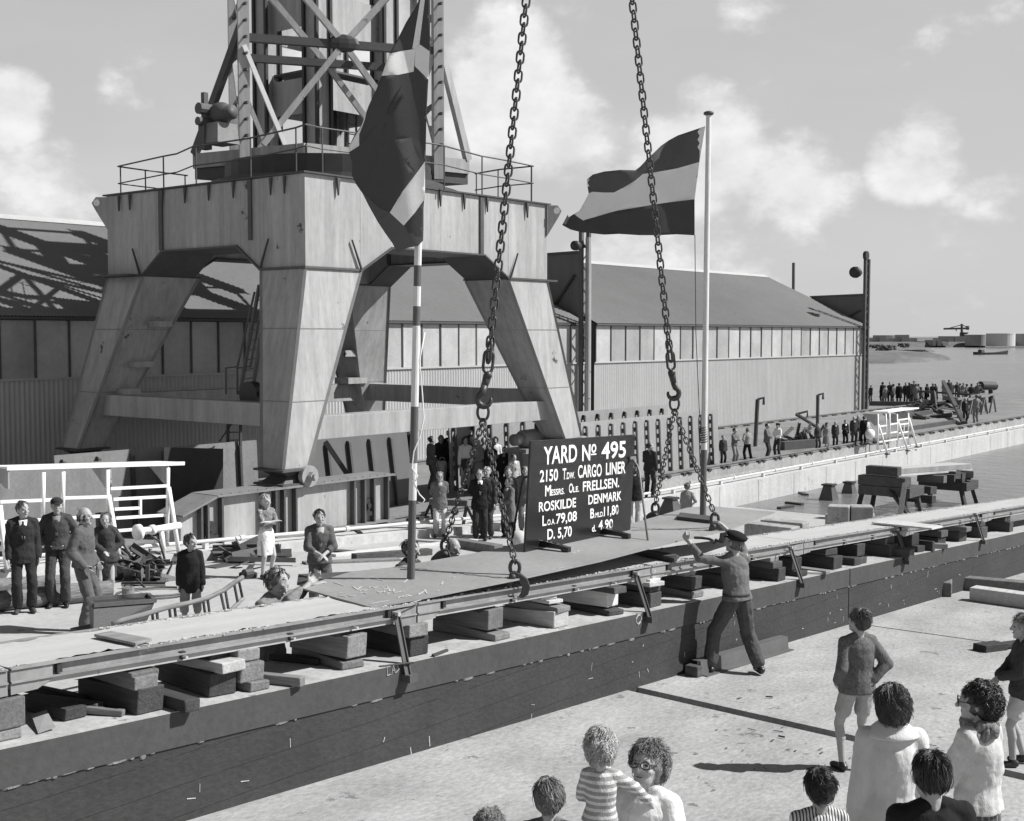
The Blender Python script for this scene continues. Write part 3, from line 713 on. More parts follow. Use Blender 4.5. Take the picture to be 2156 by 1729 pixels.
        mb.box((x0-.02, yf-.12, -.43), (x1+.1, yb+.12, -.38))
        obj('girder_flange', mb, MS, gd)
        mb = MB()
        for u in (.45, .62, 1.0, 2.15, 2.5, 2.75, 3.1, 4.95, 5.3, 5.62, 6.1): mb.box((x0+u-.025, yf-.1, -.38), (x0+u+.025, yf+.055, .70 if u > .86 else .55))
        objs('girder_stiffener', mb, DS, gd)
        for u in (.72, 5.46):
            mb = MB(); mb.tube([(x0+u, yf-.02, .03), (x0+u, yf+.06, .03)], .17, 16); mb.tube([(x0+u, yf-.08, .03), (x0+u, yf, .03)], .06, 10); mb.box((x0+u-.18, yf-.06, -.22), (x0+u+.18, yf+.05, -.12)); obj('axle_cap', mb, G['black_steel'], gd)
        mb = MB()
        for k in range(22): mb.ell((x0+1.0+k*.25, yf-.06, .75), (.02, .02, .015), 6, 4)
        o = obj('rivet', mb, DS, gd); o['kind'] = 'stuff'
    # short bogie blocks below the other legs
    for i, j in ((1, 0), (0, 1), (1, 1)):
        cx, cy = sum(fx(i))/2, sum(fy(j))/2; mb = MB(); mb.box((cx-1.6, cy-.3, -.38), (cx+1.6, cy+.3, .74)); obj('bogie', mb, MS, t)
    # ---------------- slewing ring and platform
    C = V(((X0+X1)/2, (Y0+Y1)/2+.2, 0))
    mb = MB(); mb.tube([C+V((0, 0, ZT+.04)), C+V((0, 0, ZT+.22))], 3.75, 48); mb.tube([C+V((0, 0, ZT+.2)), C+V((0, 0, ZT+.42))], 3.3, 48); obj('ring_base', mb, DS, t)
    mb = MB(); mb.tube([C+V((0, 0, ZT+.42)), C+V((0, 0, ZT+.95))], 2.9, 40); obj('slewing_ring', mb, BS, t)
    TA = -radians(37); u = V((cos(TA), sin(TA), 0)); w = V((-sin(TA), cos(TA), 0))
    Z1 = 9.25
    nc = atZ(644, 318, Z1); nl = atZ(410, 340, Z1); nr_ = atZ(985, 352, Z1)
    fd = V((nl.x-nc.x+(nr_.x-nc.x), nl.y-nc.y+(nr_.y-nc.y), 0))
    far = nc + fd
    mb = MB()
    def edge(a, b, h=.42):
        mb.bar(V((a.x, a.y, Z1+.0)), V((b.x, b.y, Z1+.0)), .16, h)
    for a, b in ((nc, nl), (nc, nr_), (nl, far), (nr_, far)): edge(a, b)
    objs('platform_beam', mb, SP, t)
    mb = MB(); mb.prism([V((p.x, p.y, Z1-.22)) for p in (nc, nr_, far, nl)], (0, 0, -.3)); mb.prism([V((p.x*.8+C.x*.2, p.y*.8+C.y*.2, Z1-.5)) for p in (nc, nr_, far, nl)], (0, 0, -.25)); obj('platform', mb, DS, t)
    # inner mast: box columns and plates with rounded openings, square to the portal
    pc = atZ(669, 338, 9.6); mx0, my0 = pc.x, pc.y
    ml = atX(541, 290, mx0).y - my0; mw = atY(833, 290, my0).x - mx0
    ZM = 16.6
    cs = .5
    for ix in (0, 1):
        for iy in (0, 1):
            a = mx0 + (mw-cs)*ix; b = my0 + (ml-cs)*iy
            mb = MB(); mb.box((a, b, Z1-.2), (a+cs, b+cs, ZM)); cl = obj('mast_column', mb, SP, t)
            mb = MB()
            for dx, dy in ((-.04, -.04), (cs+.04, -.04), (-.04, cs+.04)): mb.bar((a+dx, b+dy, Z1-.2), (a+dx, b+dy, ZM), .1, .1)
            objs('column_flange', mb, BS, cl)
    def panel(side):
        # plate with openings: side 0 faces -X, side 1 faces -Y, 2/3 the far ones
        lo, hi = (my0+cs, my0+ml-cs) if side in (0, 2) else (mx0+cs, mx0+mw-cs)
        Wd = hi-lo; mb = MB(); z = Z1+.1
        zs = []
        if side in (0, 2): bands = [(9.3, 9.5), (11.2, 12.3), (13.9, 15.1), (16.3, 16.6)]
        else: bands = [(9.3, 9.5), (11.3, 12.3), (13.6, 14.9), (16.3, 16.6)]
        def pt(s_, zz, off=0):
            if side == 0: return V((mx0+.25+off, lo+s_, zz))
            if side == 2: return V((mx0+mw-.25+off, lo+s_, zz))
            if side == 1: return V((lo+s_, my0+.25+off, zz))
            return V((lo+s_, my0+ml-.25+off, zz))
        vec = pt(0, 0, .05)-pt(0, 0)
        for z0, z1 in bands: mb.prism([pt(0, z0), pt(Wd, z0), pt(Wd, z1), pt(0, z1)], vec)
        for (z0, z1), (z2, z3) in zip(bands, bands[1:]):      # rounded corners of the openings
            r = .28
            for s0, sg in ((0, 1), (Wd, -1)):
                for zz, zg in ((z1, 1), (z2, -1)):
                    arc = [pt(s0, zz)] + [pt(s0+sg*(r-r*sin(q)), zz+zg*(r-r*cos(q))) for q in [pi/2*k/5 for k in range(6)]]
                    mb.prism(arc, vec)
        objs('mast_plate', mb, SP, t)
    for s_ in range(4): panel(s_)
    mb = MB()
    for z in (12.5,): mb.box((mx0+.3, my0+.3, z), (mx0+mw-.3, my0+ml-.3, z+.06))
    mb.bar((mx0+mw*.6, my0+.9, 9.3), (mx0+mw*.62, my0+.9, 12.4), .05, .05); mb.bar((mx0+mw*.72, my0+.9, 9.3), (mx0+mw*.74, my0+.9, 12.4), .05, .05)
    for k in range(9): mb.bar((mx0+mw*.6, my0+.9, 9.5+k*.32), (mx0+mw*.73, my0+.9, 9.5+k*.32), .03, .03)
    objs('mast_floor', mb, DS, t)
    # outer lattice tower
    pl_ = atZ(515, 305, 9.5); pr_ = atZ(922, 324, 9.5)
    e = pr_-pl_; e.z = 0
    wv = V((-e.y, e.x, 0)).normalized(); wv = wv if wv.dot(Fh) > 0 else -wv
    bl, br = pl_ + wv*2.6 - e.normalized()*.0, pr_ + wv*2.6
    cols = [pl_, pr_, br, bl]
    cols = [V((p.x, p.y, 0)) for p in cols]
    mb = MB()
    for p in cols:
        mb.bar(p+V((0, 0, Z1-.5)), p+V((0, 0, 14.7)), .30, .30, up=wv)
    objs('tower_post', mb, SP, t)
    mb = MB()
    for p in cols[:2]:
        z = 9.7
        while z < 14.4: mb.bar(p+V((-.02, 0, z))-wv*.155, p+V((.02, 0, z+.06))-wv*.155, .28, .05); z += .45
    o = obj('batten', mb, DS, t); o['kind'] = 'stuff'
    zlev = [9.5, 12.45, 14.7]
    hm = []
    for k in range(2):
        c0, c1 = cols[0], cols[1]; mid = (c0+c1)/2
        z0, z1 = zlev[k], zlev[k+1]
        for face in ((0, 1), (3, 2)):
            A, B = cols[face[0]], cols[face[1]]; md = (A+B)/2; of = -wv*.1 if face[0] == 0 else wv*.1
            if k == 0:
                for P, Q in ((A+e*.09+V((0, 0, z0)), md+V((0, 0, z1))), (B-e*.09+V((0, 0, z0)), md+V((0, 0, z1)))):
                    mb = MB(); mb.bar(P+of, Q+of, .16, .16); obj('brace', mb, SP, t)
                mb = MB(); mb.bar(A+V((0, 0, z1-.25))+of*1.5, A+e*.20+V((0, 0, z0))+of*1.5, .12, .12); obj('brace', mb, G['white_paint'] if face[0] == 0 else SP, t)
            elif k == 1:
                for P, Q in ((A+e*.14+V((0, 0, z1)), md+V((0, 0, z0))), (B-e*.14+V((0, 0, z1)), md+V((0, 0, z0)))):
                    mb = MB(); mb.bar(P+of, Q+of, .17, .17); obj('brace', mb, SP, t)
            else:
                for P, Q in ((A+V((0, 0, z0)), B+V((0, 0, z1))), (B+V((0, 0, z0)), A+V((0, 0, z1)))):
                    mb = MB(); mb.bar(P+of, Q+of*2.2, .16, .16); obj('brace', mb, SP, t)
            mb = MB(); mb.bar(A+V((0, 0, z1)), B+V((0, 0, z1)), .2, .22); objs('tower_girt', mb, DS, t)
        mb = MB(); mb.ell(mid+V((0, 0, z1))-wv*.15, (.45, .08, .26), 10, 6, rot=Matrix.Rotation(TA, 3, 'Z')); obj('joint_plate', mb, BS, t)
        for face in ((0, 3), (1, 2)):
            A, B = cols[face[0]], cols[face[1]]
            mb = MB(); mb.bar(A+V((0, 0, z1)), B+V((0, 0, z1)), .16, .2); mb.bar(A+V((0, 0, (z0+z1)/2)), B+V((0, 0, (z0+z1)/2)), .12, .12); objs('tower_girt', mb, DS, t)
            mb = MB(); mb.bar(A+V((0, 0, z0)), B+V((0, 0, z1)), .14, .14); obj('brace', mb, SP, t)
    # raking struts to the platform corners
    for P, q in ((cols[0]+V((0, 0, 12.9)), nl), (cols[1]+V((0, 0, 12.9)), nr_), (cols[1]+V((0, 0, 12.9)), nc.lerp(nr_, .55))):
        mb = MB(); mb.bar(P, V((q.x, q.y, Z1+.2)), .16, .24); obj('raking_strut', mb, DS if q is nl else SP, t)
    # hoist machinery at the left of the platform
    c = atZ(463, 292, 9.6)
    mb = MB(); c2 = V((c.x, c.y, 0)); mb.hexa([c2+V((-.35, -.35, 9.45)), c2+V((.4, -.35, 9.45)), c2+V((.4, .4, 9.45)), c2+V((-.35, .4, 9.45)), c2+V((-.3, -.3, 10.0)), c2+V((.35, -.3, 10.0)), c2+V((.35, .35, 10.0)), c2+V((-.3, .35, 10.0))]); obj('gearbox', mb, MS, t)
    mb = MB(); mb.ell(c2+V((.05, 0, 10.28)), (.3, .4, .32), 14, 9); mb.tube([c2+V((.05, -.5, 10.28)), c2+V((.05, .4, 10.28))], .2, 12); obj('motor', mb, DS, t, smooth=True)
    d = atZ(432, 292, 9.6); d = V((d.x, d.y, 0)); mb = MB(); mb.box(d+V((-.13, -.13, 9.3)), d+V((.13, .13, 10.0))); mb.tube([d+V((-.25, 0, 10.05)), d+V((.25, 0, 10.05))], .12, 10); mb.tube([d+V((-.22, 0, 10.4)), d+V((.22, 0, 10.4))], .16, 10); mb.box(d+V((-.07, -.07, 10.1)), d+V((.07, .07, 10.85))); obj('valve_gear', mb, DS, t)
    # ---------------- hand rail round the portal deck
    rz = ZT+1.15
    L1 = [(248, 350.6), (342, 329.6), (372, 324), (405.6, 308.9), (521.6, 292), (621.6, 269.3), (644, 261.8), (674, 269), (745, 279), (830, 291), (901, 301.5), (930, 306), (1012, 328.5), (1060, 337), (1123, 350)]
    P = [atZ(x, y, rz) for x, y in L1]
    B = [atZ(x, y, rz) for x, y in ((248, 350.6), (300, 358), (395, 370))]; B2 = [atZ(x, y, rz) for x, y in ((1123, 350), (1052, 357), (1000, 366))]
    mb = MB()
    for run in (P, B, B2):
        mb.tube(run, .022, 6); mb.tube([p-V((0, 0, .5)) for p in run], .018, 6)
    objs('hand_rail', mb, DS, t)
    for run, idx in ((P, (0, 1, 3, 4, 5, 7, 8, 9, 11, 12, 14)), (B, (1, 2)), (B2, (0, 1, 2))):
        for i in idx:
            q = run[i]; q2 = run[i].lerp(run[i+1] if i+1 < len(run) else run[i-1], .06)
            mb = MB(); mb.tube([(q2.x, q2.y, ZT), (q2.x, q2.y, rz)], .022, 6); obj('rail_post', mb, DS, t)
    return t
crane()

# ------------------------------------------------------------ stiffened ship panels standing on the quay
def ship_panel(p0, p1, ztop, zbot, pitch, label, lean=.25, m='panel_steel', slots=True, w=.10):
    """panel from plan point p0 to p1 (front face), stiffeners on the face towards the slip"""
    p0 = V((p0[0], p0[1], 0)); p1 = V((p1[0], p1[1], 0)); d = (p1-p0); L = d.length; d.normalize(); n = V((d.y, -d.x, 0))
    if n.dot(V((0, -1, 0))) < 0: n = -n
    t = thing('ship_panel', p0.lerp(p1, .5)+V((0, 0, zbot)), label, 'steel panel', 'stiffened steel panels standing on the quay')
    up = (V((0, 0, ztop-zbot)) - n*lean); base = V((0, 0, zbot))
    mb = MB(); a, b = p0+base, p1+base
    mb.hexa([a, b, b-n*.03, a-n*.03, a+up, b+up, b+up-n*.03, a+up-n*.03]); obj('plate', mb, G[m], t)
    k = int(L/pitch); H = up.length; un = up.normalized()
    for i in range(k+1):
        s = .15 + i*pitch
        if s > L-.05: break
        q = p0 + base + d*s; mb = MB()
        fn = n
        def bx(z0, z1):
            A = q + un*z0; Bq = q + un*z1; f = fn
            mb.hexa([A, A+d*.012, A+d*.012+f*w, A+f*w, Bq, Bq+d*.012, Bq+d*.012+f*w, Bq+f*w])
        if slots:
            bxs = []; z = 0
            A = q; 
            # web with a row of slots: outer strip, inner strip and bridges
            def strip(z0, z1, f0, f1):
                a_, b_ = q+un*z0, q+un*z1
                mb.hexa([a_+fn*f0, a_+d*.014+fn*f0, a_+d*.014+fn*f1, a_+fn*f1, b_+fn*f0, b_+d*.014+fn*f0, b_+d*.014+fn*f1, b_+fn*f1])
            strip(0, H-.12, w*.62, w)
            z = 0
            while z < H-.2: strip(z, min(z+.15, H-.12), 0, w*.62); z += .30
            strip(H-.2, H-.12, 0, w*.7)
        else: bx(0, H-.1)
        mb.hexa([q+fn*w, q+d*.07+fn*w, q+d*.07+fn*(w+.014), q+fn*(w+.014)]+[p+un*(H-.14) for p in (q+fn*w, q+d*.07+fn*w, q+d*.07+fn*(w+.014), q+fn*(w+.014))])
        obj('stiffener', mb, G['dark_steel'], t)  # shadow tone of the stiffeners put into dark steel
    return t
def onY(px, y, py=900): p = atY(px, py, y); return (p.x, p.y)
zt = atY(1515, 863, 23.0).z
ship_panel(onY(1228, 23.0), onY(1515, 23.0), zt, QZ, .72, 'tall slotted steel panel directly behind the lettered board, right end free', .1)
zt2 = atY(1300, 861, 25.2).z
ship_panel(onY(950, 25.2), onY(1411, 25.2), zt2, QZ, .85, 'steel panel of the back row whose top shows above the tall slotted one', .1)
zt3 = atY(800, 917, 24.3).z
ship_panel(onY(640, 24.3), onY(872, 24.3), zt3, QZ, .80, 'leaning steel panel left of the banded flagpole behind the crane girder', .3, 'dark_steel_sheet', False)  # shade on this panel is put into its darker steel
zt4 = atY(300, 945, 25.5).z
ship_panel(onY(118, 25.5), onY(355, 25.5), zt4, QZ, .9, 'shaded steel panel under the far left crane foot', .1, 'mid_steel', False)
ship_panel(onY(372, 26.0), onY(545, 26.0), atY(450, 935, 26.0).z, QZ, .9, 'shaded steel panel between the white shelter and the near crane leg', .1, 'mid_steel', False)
def black_sheet():
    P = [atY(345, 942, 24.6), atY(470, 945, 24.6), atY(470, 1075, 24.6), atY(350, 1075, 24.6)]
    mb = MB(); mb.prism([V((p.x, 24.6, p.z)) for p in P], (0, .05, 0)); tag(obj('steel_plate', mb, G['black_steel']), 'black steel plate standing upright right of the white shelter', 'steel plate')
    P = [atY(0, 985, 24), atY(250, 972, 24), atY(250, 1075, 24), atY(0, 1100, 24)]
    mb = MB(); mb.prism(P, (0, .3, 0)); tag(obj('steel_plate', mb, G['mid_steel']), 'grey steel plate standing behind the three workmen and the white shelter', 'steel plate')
    a = atY(883, 1000, 24.0); 
    mb = MB(); mb.bar(atY(685, 930, 24.1), atY(762, 1045, 23.6), .12, .12); tag(obj('steel_bar', mb, G['black_steel']), 'dark bar leaning against the steel panel left of the striped pole', 'steel bar')
black_sheet()

# ------------------------------------------------------------ winch behind the board
def winch():
    Y_ = 22.9; p = atY(1120, 930, Y_); s = 1/FPX*(p-CAM).dot(FW)
    q = lambda px, py, dy=0: atY(px, py, Y_+dy)
    t = thing('winch', (p.x, Y_, QZ), 'electric winch with a round motor on a steel bed behind the lettered board', 'winch')
    mb = MB(); ax = V((1, 0, 0)); c = q(1100, 925); c2 = q(1128, 921)
    mb.tube([c-ax*.1, c, c2, c2+ax*.1], .25, 16, radii=[.22, .27, .27, .2]); mb.tube([c-ax*.42, c-ax*.1], .18, 14); obj('motor', mb, G['mid_steel'], t, smooth=True)
    mb = MB(); g = q(1143, 916); mb.box(g+V((-.05, -.3, -.3)), g+V((.55, .3, .35))); mb.box(g+V((.0, -.2, .35)), g+V((.45, .2, .5))); mb.bar(g+V((-.1, 0, .42)), g+V((-.5, 0, .42)), .04, .04); obj('gearbox', mb, G['dark_steel'], t, bevel=.03)
    mb = MB(); d = q(1172, 915); mb.tube([d-ax*.35, d-ax*.3, d+ax*.25, d+ax*.3], .3, 16, radii=[.36, .26, .26, .34]); mb.tube([d+ax*.3, d+ax*.6], .13, 12); obj('drum', mb, G['mid_steel'], t, smooth=True)
    mb = MB(); a = q(1085, 945); b = q(1185, 935); mb.box((a.x, Y_-.4, a.z-.12), (b.x, Y_+.4, a.z)); mb.box((a.x+.1, Y_-.35, QZ), (a.x+1.3, Y_+.35, a.z-.12)); mb.box((b.x-1, Y_-.35, QZ), (b.x-.1, Y_+.35, a.z-.12)); obj('bed', mb, G['mid_steel'], t)
winch()
# ------------------------------------------------------------ casting bed (white concrete strip in steel side forms) on timber stacks
mat('cast_concrete', .40, var=.12, sc=1.5, st=(.4, 3, 1), fine=.10, fsc=25, bump=.35, rough=.95)
mat('form_steel', .24, var=.38, sc=1.3, st=(1, 1, .5), fine=.2, fsc=12, bump=.15, rough=.6, dots=.25, dv=.40, dsc=2.2)
mat('form_board', .40, var=.25, sc=1.2, st=(.4, 1, 2), fine=.25, fsc=10, bump=.3, rough=.85, dots=.12, dv=.15, dsc=3)
mat('rusty_plate', .26, var=.24, sc=.8, fine=.14, fsc=14, bump=.12, rough=.55, dots=.06, dv=.35, dsc=3)
mat('sign_black', .012, var=.2, sc=2, fine=.1, bump=.02, rough=.22, spec=.5)
mat('sign_white', .85, var=.02, sc=8, fine=.03, bump=0, rough=.5)
mat('chain_steel', .06, var=.3, sc=6, fine=.3, bump=.2, rough=.45, metal=.3)
ORD = ['first', 'second', 'third', 'fourth', 'fifth', 'sixth', 'seventh', 'eighth', 'ninth', 'tenth', 'eleventh', 'twelfth', 'thirteenth', 'fourteenth', 'fifteenth', 'sixteenth', 'seventeenth', 'eighteenth', 'nineteenth', 'twentieth', 'twenty-first', 'twenty-second', 'twenty-third', 'twenty-fourth', 'twenty-fifth']
JX = [.35, 4.48, 8.61, 12.74, 16.9, 21.0, 25.13, 29.3, 33.4]
def bed_section(i, a, b):
    t = thing('casting_bed', ((a+b)/2, 8.51, fz((a+b)/2, 1.22)), ['section of white casting bed at the left edge of the picture', 'casting bed section with a loose board on its white top, left of the steel plate', 'casting bed section lying under the left half of the steel plate', 'casting bed section below the steel plate between second and third brace', 'casting bed section right of the worker in the beret', 'casting bed section starting at the pale board, right of the concrete block stack', 'casting bed section beyond the fifth brace at the right', 'farthest casting bed section running into the water'][i], 'casting bed', 'sections of the casting bed on the keel wall')
    g = .012; a += g; b -= g
    def run(name, y0, y1, h0, h1, m, bevel=0):
        mb = MB(); mb.hexa([(a, y0, fz(a, h0)), (b, y0, fz(b, h0)), (b, y1, fz(b, h0)), (a, y1, fz(a, h0)), (a, y0, fz(a, h1)), (b, y0, fz(b, h1)), (b, y1, fz(b, h1)), (a, y1, fz(a, h1))])
        return obj(name, mb, m, t, bevel=bevel)
    # side forms: channel section
    for yy, s in ((8.12, -1), (8.90, 1)):
        f = run('side_form', yy-.008, yy+.008, 1.285, 1.366, G['form_steel'])
        mb = MB()
        for h in (1.366, 1.271):
            y0, y1 = sorted((yy+s*.05, yy-s*.008)); mb.hexa([(a, y0, fz(a, h)), (b, y0, fz(b, h)), (b, y1, fz(b, h)), (a, y1, fz(a, h)), (a, y0, fz(a, h+.013)), (b, y0, fz(b, h+.013)), (b, y1, fz(b, h+.013)), (a, y1, fz(a, h+.013))])
        objs('form_flange', mb, G['form_steel'], f)
        mb = MB()
        for u in (.09, .35, .62, .91):
            x = a+(b-a)*u; h = 1.325 if u in (.09, .91) else 1.265
            mb.hexa([(x-.02, yy+s*.048, fz(x, h-.03)), (x+.02, yy+s*.048, fz(x, h-.03)), (x+.02, yy, fz(x, h-.03)), (x-.02, yy, fz(x, h-.03)), (x-.02, yy+s*.048, fz(x, h+.03)), (x+.02, yy+s*.048, fz(x, h+.03)), (x+.02, yy, fz(x, h+.03)), (x-.02, yy, fz(x, h+.03))])
        objs('bolt_lug', mb, G['black_steel'], f)
        mb = MB()
        for u in (.35, .62, .8):
            x = a+(b-a)*u; mb.tube([(x, yy+s*.09, fz(x, 1.255)), (x, yy, fz(x, 1.255))], .014, 6)
        objs('bolt', mb, G['form_board'], f)
    run('bottom_board', 8.10, 8.14, 1.218, 1.27, G['form_board']); run('bottom_board', 8.88, 8.92, 1.218, 1.27, G['form_board'])
    run('bed_boards', 8.15, 8.87, 1.222, 1.28, G['timber_dark'])
    # concrete top, slightly uneven
    mb = MB(); n = 90; k = 10
    for p in range(n+1):
        x = a+(b-a)*p/n
        for q in range(k+1):
            y = 8.135 + .755*q/k; e = 0
            if q in (0, k): e = .05*noise.noise(V((x*3.1, q, 1))) + .03*noise.noise(V((x*11, q, 4))); y += e if q == 0 else e - .02
            if q in (1, k-1): e = .02*noise.noise(V((x*3, q, 5)))
            mb.v.append(V((x, y, fz(x, 1.376 + (.006 if q in (0, 1, k-1, k) else 0)*abs(noise.noise(V((x*14, q, 2))))*4 + .004*noise.noise(V((x*2, y*5, 3)))))))
    for p in range(n):
        for q in range(k): o = p*(k+1)+q; mb.f.append((o, o+k+1, o+k+2, o+1)); mb.m.append(0)
    obj('concrete_top', mb, G['cast_concrete'], t, smooth=True)
    # spilt crumbs along both edges
    rnd = random.Random(i); mb = MB()
    for _ in range(420):
        x = rnd.uniform(a, b); y = rnd.choice((8.115, 8.885)) + rnd.gauss(0, .02); s = rnd.uniform(.003, .009) if rnd.random() < .9 else rnd.uniform(.008, .018)
        if noise.noise(V((x*.9, y, i))) < -.15: continue
        mb.ell((x, y, fz(x, 1.380+s*.3)), (s*1.8, s, s*.7), 5, 4)
    o = obj('spilt_mortar', mb, G['cast_concrete'], t); o['kind'] = 'stuff'
    # joint plates
    mb = MB()
    for x, s in ((a, 1), (b, -1)):
        for yy, sd in ((8.105, -.02), (8.915, .02)):
            mb.prism([(x, yy, fz(x, 1.19)), (x+s*.2, yy, fz(x, 1.19)), (x+s*.32, yy, fz(x, 1.24)), (x+s*.32, yy, fz(x, 1.355)), (x, yy, fz(x, 1.36))], (0, sd, 0))
    objs('joint_plate', mb, G['form_steel'], t)
for i in range(len(JX)-1): bed_section(i, JX[i], JX[i+1])

def braces():
    for n, ((tx, ty), (bx_, by), nm) in enumerate((((833, 1292), (858, 1425), 'left of the steel plate corner'), ((1337, 1207), (1367, 1302), 'beside the chalk scribble on the wall'), ((1662, 1152), (1688, 1230), 'right of the worker in the beret'), ((1887, 1115), (1909, 1182), 'below the pale board on the bed'), ((2052, 1082), (2070, 1140), 'farthest to the right'))):
        A = atY(tx, ty, 8.05); B = atY(bx_, by, 7.86); mb = MB()
        d = (B-A).normalized(); mb.bar(A, B, .014, .055, up=(1, 0, 0)); mb.bar(A+V((.03, .0, 0)), B+V((.03, .0, 0)), .05, .012, up=(1, 0, 0))
        t = thing('steel_brace', B, 'slanting angle iron brace from casting bed to wall, '+nm, 'brace', 'angle iron braces holding the casting bed')
        obj('angle_iron', mb, G['dark_steel'], t)
        mb = MB(); mb.box(B-V((.02, .05, .05)), B+V((.09, .06, .02))); obj('foot_plate', mb, G['dark_steel'], t)
        mb = MB(); mb.tube([A+V((.0, -.05, .0)), A+V((0, .02, 0))], .022, 8); obj('bolt', mb, G['form_board'], t)
braces()

# ------------------------------------------------------------ timber blocks: every block is a thing
def timber(lo, hi, m, label, rz=0, wedge=0.0, name='timber_block', cat='timber', group='timber blocks under the casting bed', tilt=0, slope=True, rnd=None):
    """lo/hi: extents relative to its centre base; long axis local X"""
    rnd = rnd or random
    L, Wd, Hh = hi
    c = V(lo); mb = MB(); j = lambda: rnd.uniform(-.006, .006)
    h0, h1 = Hh*(1-wedge), Hh*(1+wedge)
    mb.hexa([(-L/2+j(), -Wd/2+j(), 0), (L/2+j(), -Wd/2+j(), 0), (L/2+j(), Wd/2+j(), 0), (-L/2+j(), Wd/2+j(), 0), (-L/2+j(), -Wd/2+j(), h0+j()), (L/2+j(), -Wd/2+j(), h1+j()), (L/2+j(), Wd/2+j(), h1+j()), (-L/2+j(), Wd/2+j(), h0+j())])
    o = obj(name, mb, G[m], local=True, bevel=min(.012, Hh*.16)); o.location = c
    o.rotation_euler = (0, tilt, rz)
    if slope:                                             # lie on the sloping slip
        o.rotation_mode = 'XYZ'; R = Matrix.Rotation(math.atan(SL), 3, 'Y') @ Matrix.Rotation(rz, 3, 'Z') @ Matrix.Rotation(tilt, 3, 'Y')
        o.rotation_euler = R.to_euler()
    tag(o, label, cat, group); return o
TD, TM, TP = 'timber_dark', 'timber_mid', 'timber_pale'
TONE = {TD: 'dark', TM: 'brown', TP: 'pale'}
STK = [ # x left, x right, tiers (height, tone, front overhang, wedge)
 (4.30, 4.55, [(.05, TM, .02, 0), (.13, TM, 0, 0), (.03, TD, .05, 0)]),
 (5.42, 5.67, [(.135, TD, 0, 0), (.055, TM, -.02, .3), (.05, TM, .03, -.3)]),
 (6.20, 6.46, [(.125, TD, 0, 0), (.055, TP, -.03, .1), (.035, TD, .1, 0)]),
 (6.48, 6.72, [(.045, TM, 0, 0), (.10, TM, .03, 0), (.06, TM, .05, 0)]),
 (7.66, 7.92, [(.055, TM, 0, -.2), (.11, TM, .02, .1), (.03, TD, .1, 0)]),
 (8.45, 8.70, [(.115, TD, .02, 0), (.06, TM, -.05, .2), (.03, TP, .1, 0)]),
 (9.62, 9.88, [(.055, TM, -.02, -.4), (.10, TM, .06, .2), (.03, TD, .1, 0)]),
 (10.68, 10.94, [(.095, TP, 0, .2), (.055, TM, -.06, -.3), (.025, TP, .05, 0), (.025, TP, .1, 0)]),
 (11.79, 12.05, [(.05, TD, -.03, -.2), (.10, TP, .05, .1), (.045, TD, -.03, 0)]),
 (12.61, 12.90, [(.115, TD, .02, 0), (.05, TD, .02, .1), (.03, TP, -.02, 0), (.02, TP, .05, 0)]),
 (13.68, 13.95, [(.06, TM, -.02, -.3), (.09, TD, .08, .1), (.03, TP, .1, 0), (.02, TP, .1, 0)]),
 (14.75, 15.02, [(.11, TD, .02, 0), (.06, TD, .05, .1), (.04, TM, .1, 0)]),
 (15.87, 16.14, [(.11, TD, 0, 0), (.055, TD, .02, .1), (.04, TM, .1, 0)]),
 (16.62, 16.88, [(.05, TD, -.02, 0), (.11, TD, .1, 0), (.04, TM, .1, 0)]),
 (17.78, 18.14, [(.13, TD, -.02, 0), (.055, TD, .05, .2), (.03, TP, .15, 0)]),
 (18.75, 19.05, [(.07, TD, -.02, -.2), (.10, TD, .05, .2), (.03, TM, .1, 0)]),
 (20.1, 20.45, [(.12, TD, .02, 0), (.08, TD, .05, 0)]),
 (21.2, 21.5, [(.06, TD, 0, 0), (.10, TD, .05, .2), (.03, TM, .1, 0)]),
 (22.5, 22.85, [(.10, TD, .02, 0), (.08, TD, .05, 0), (.03, TM, .1, 0)]),
 (23.6, 23.95, [(.12, TD, .02, 0), (.06, TM, .0, 0), (.03, TP, .1, 0)]),
 (24.7, 25.0, [(.12, TD, .02, 0), (.06, TD, .05, 0)]),
 (26.4, 26.7, [(.12, TD, .02, 0), (.07, TD, .05, 0)]),
]
rb = random.Random(3)
for si, (xa, xb, tiers) in enumerate(STK):
    h = .882; tiers = [(q[0]*.334/sum(w[0] for w in tiers),)+q[1:] for q in tiers]
    for k, (hh, tone, ov, wd) in enumerate(tiers):
        L = .80 - ov*.6 + rb.uniform(-.08, .05); xc = (xa+xb)/2 + rb.uniform(-.02, .02); w = (xb-xa) - (0 if hh > .08 else rb.uniform(-.02, .04))
        y0 = 8.02+ov+rb.uniform(-.03, .06); hb = h
        hh2 = hh*1.08 if k == 0 else hh
        nm = ['bottom', 'second', 'third', 'top'][min(k, 3)] if k < len(tiers)-1 else 'top'
        o = timber((xc, y0+L/2, fz(xc, hb)), (L, w, hh), tone, '%s timber block, %s of the %s stack from the left under the casting bed' % (TONE[tone], nm, ORD[si]), rz=-pi/2+rb.uniform(-.1, .1), wedge=wd+rb.uniform(-.06, .06), rnd=rb)
        h += hh + .001
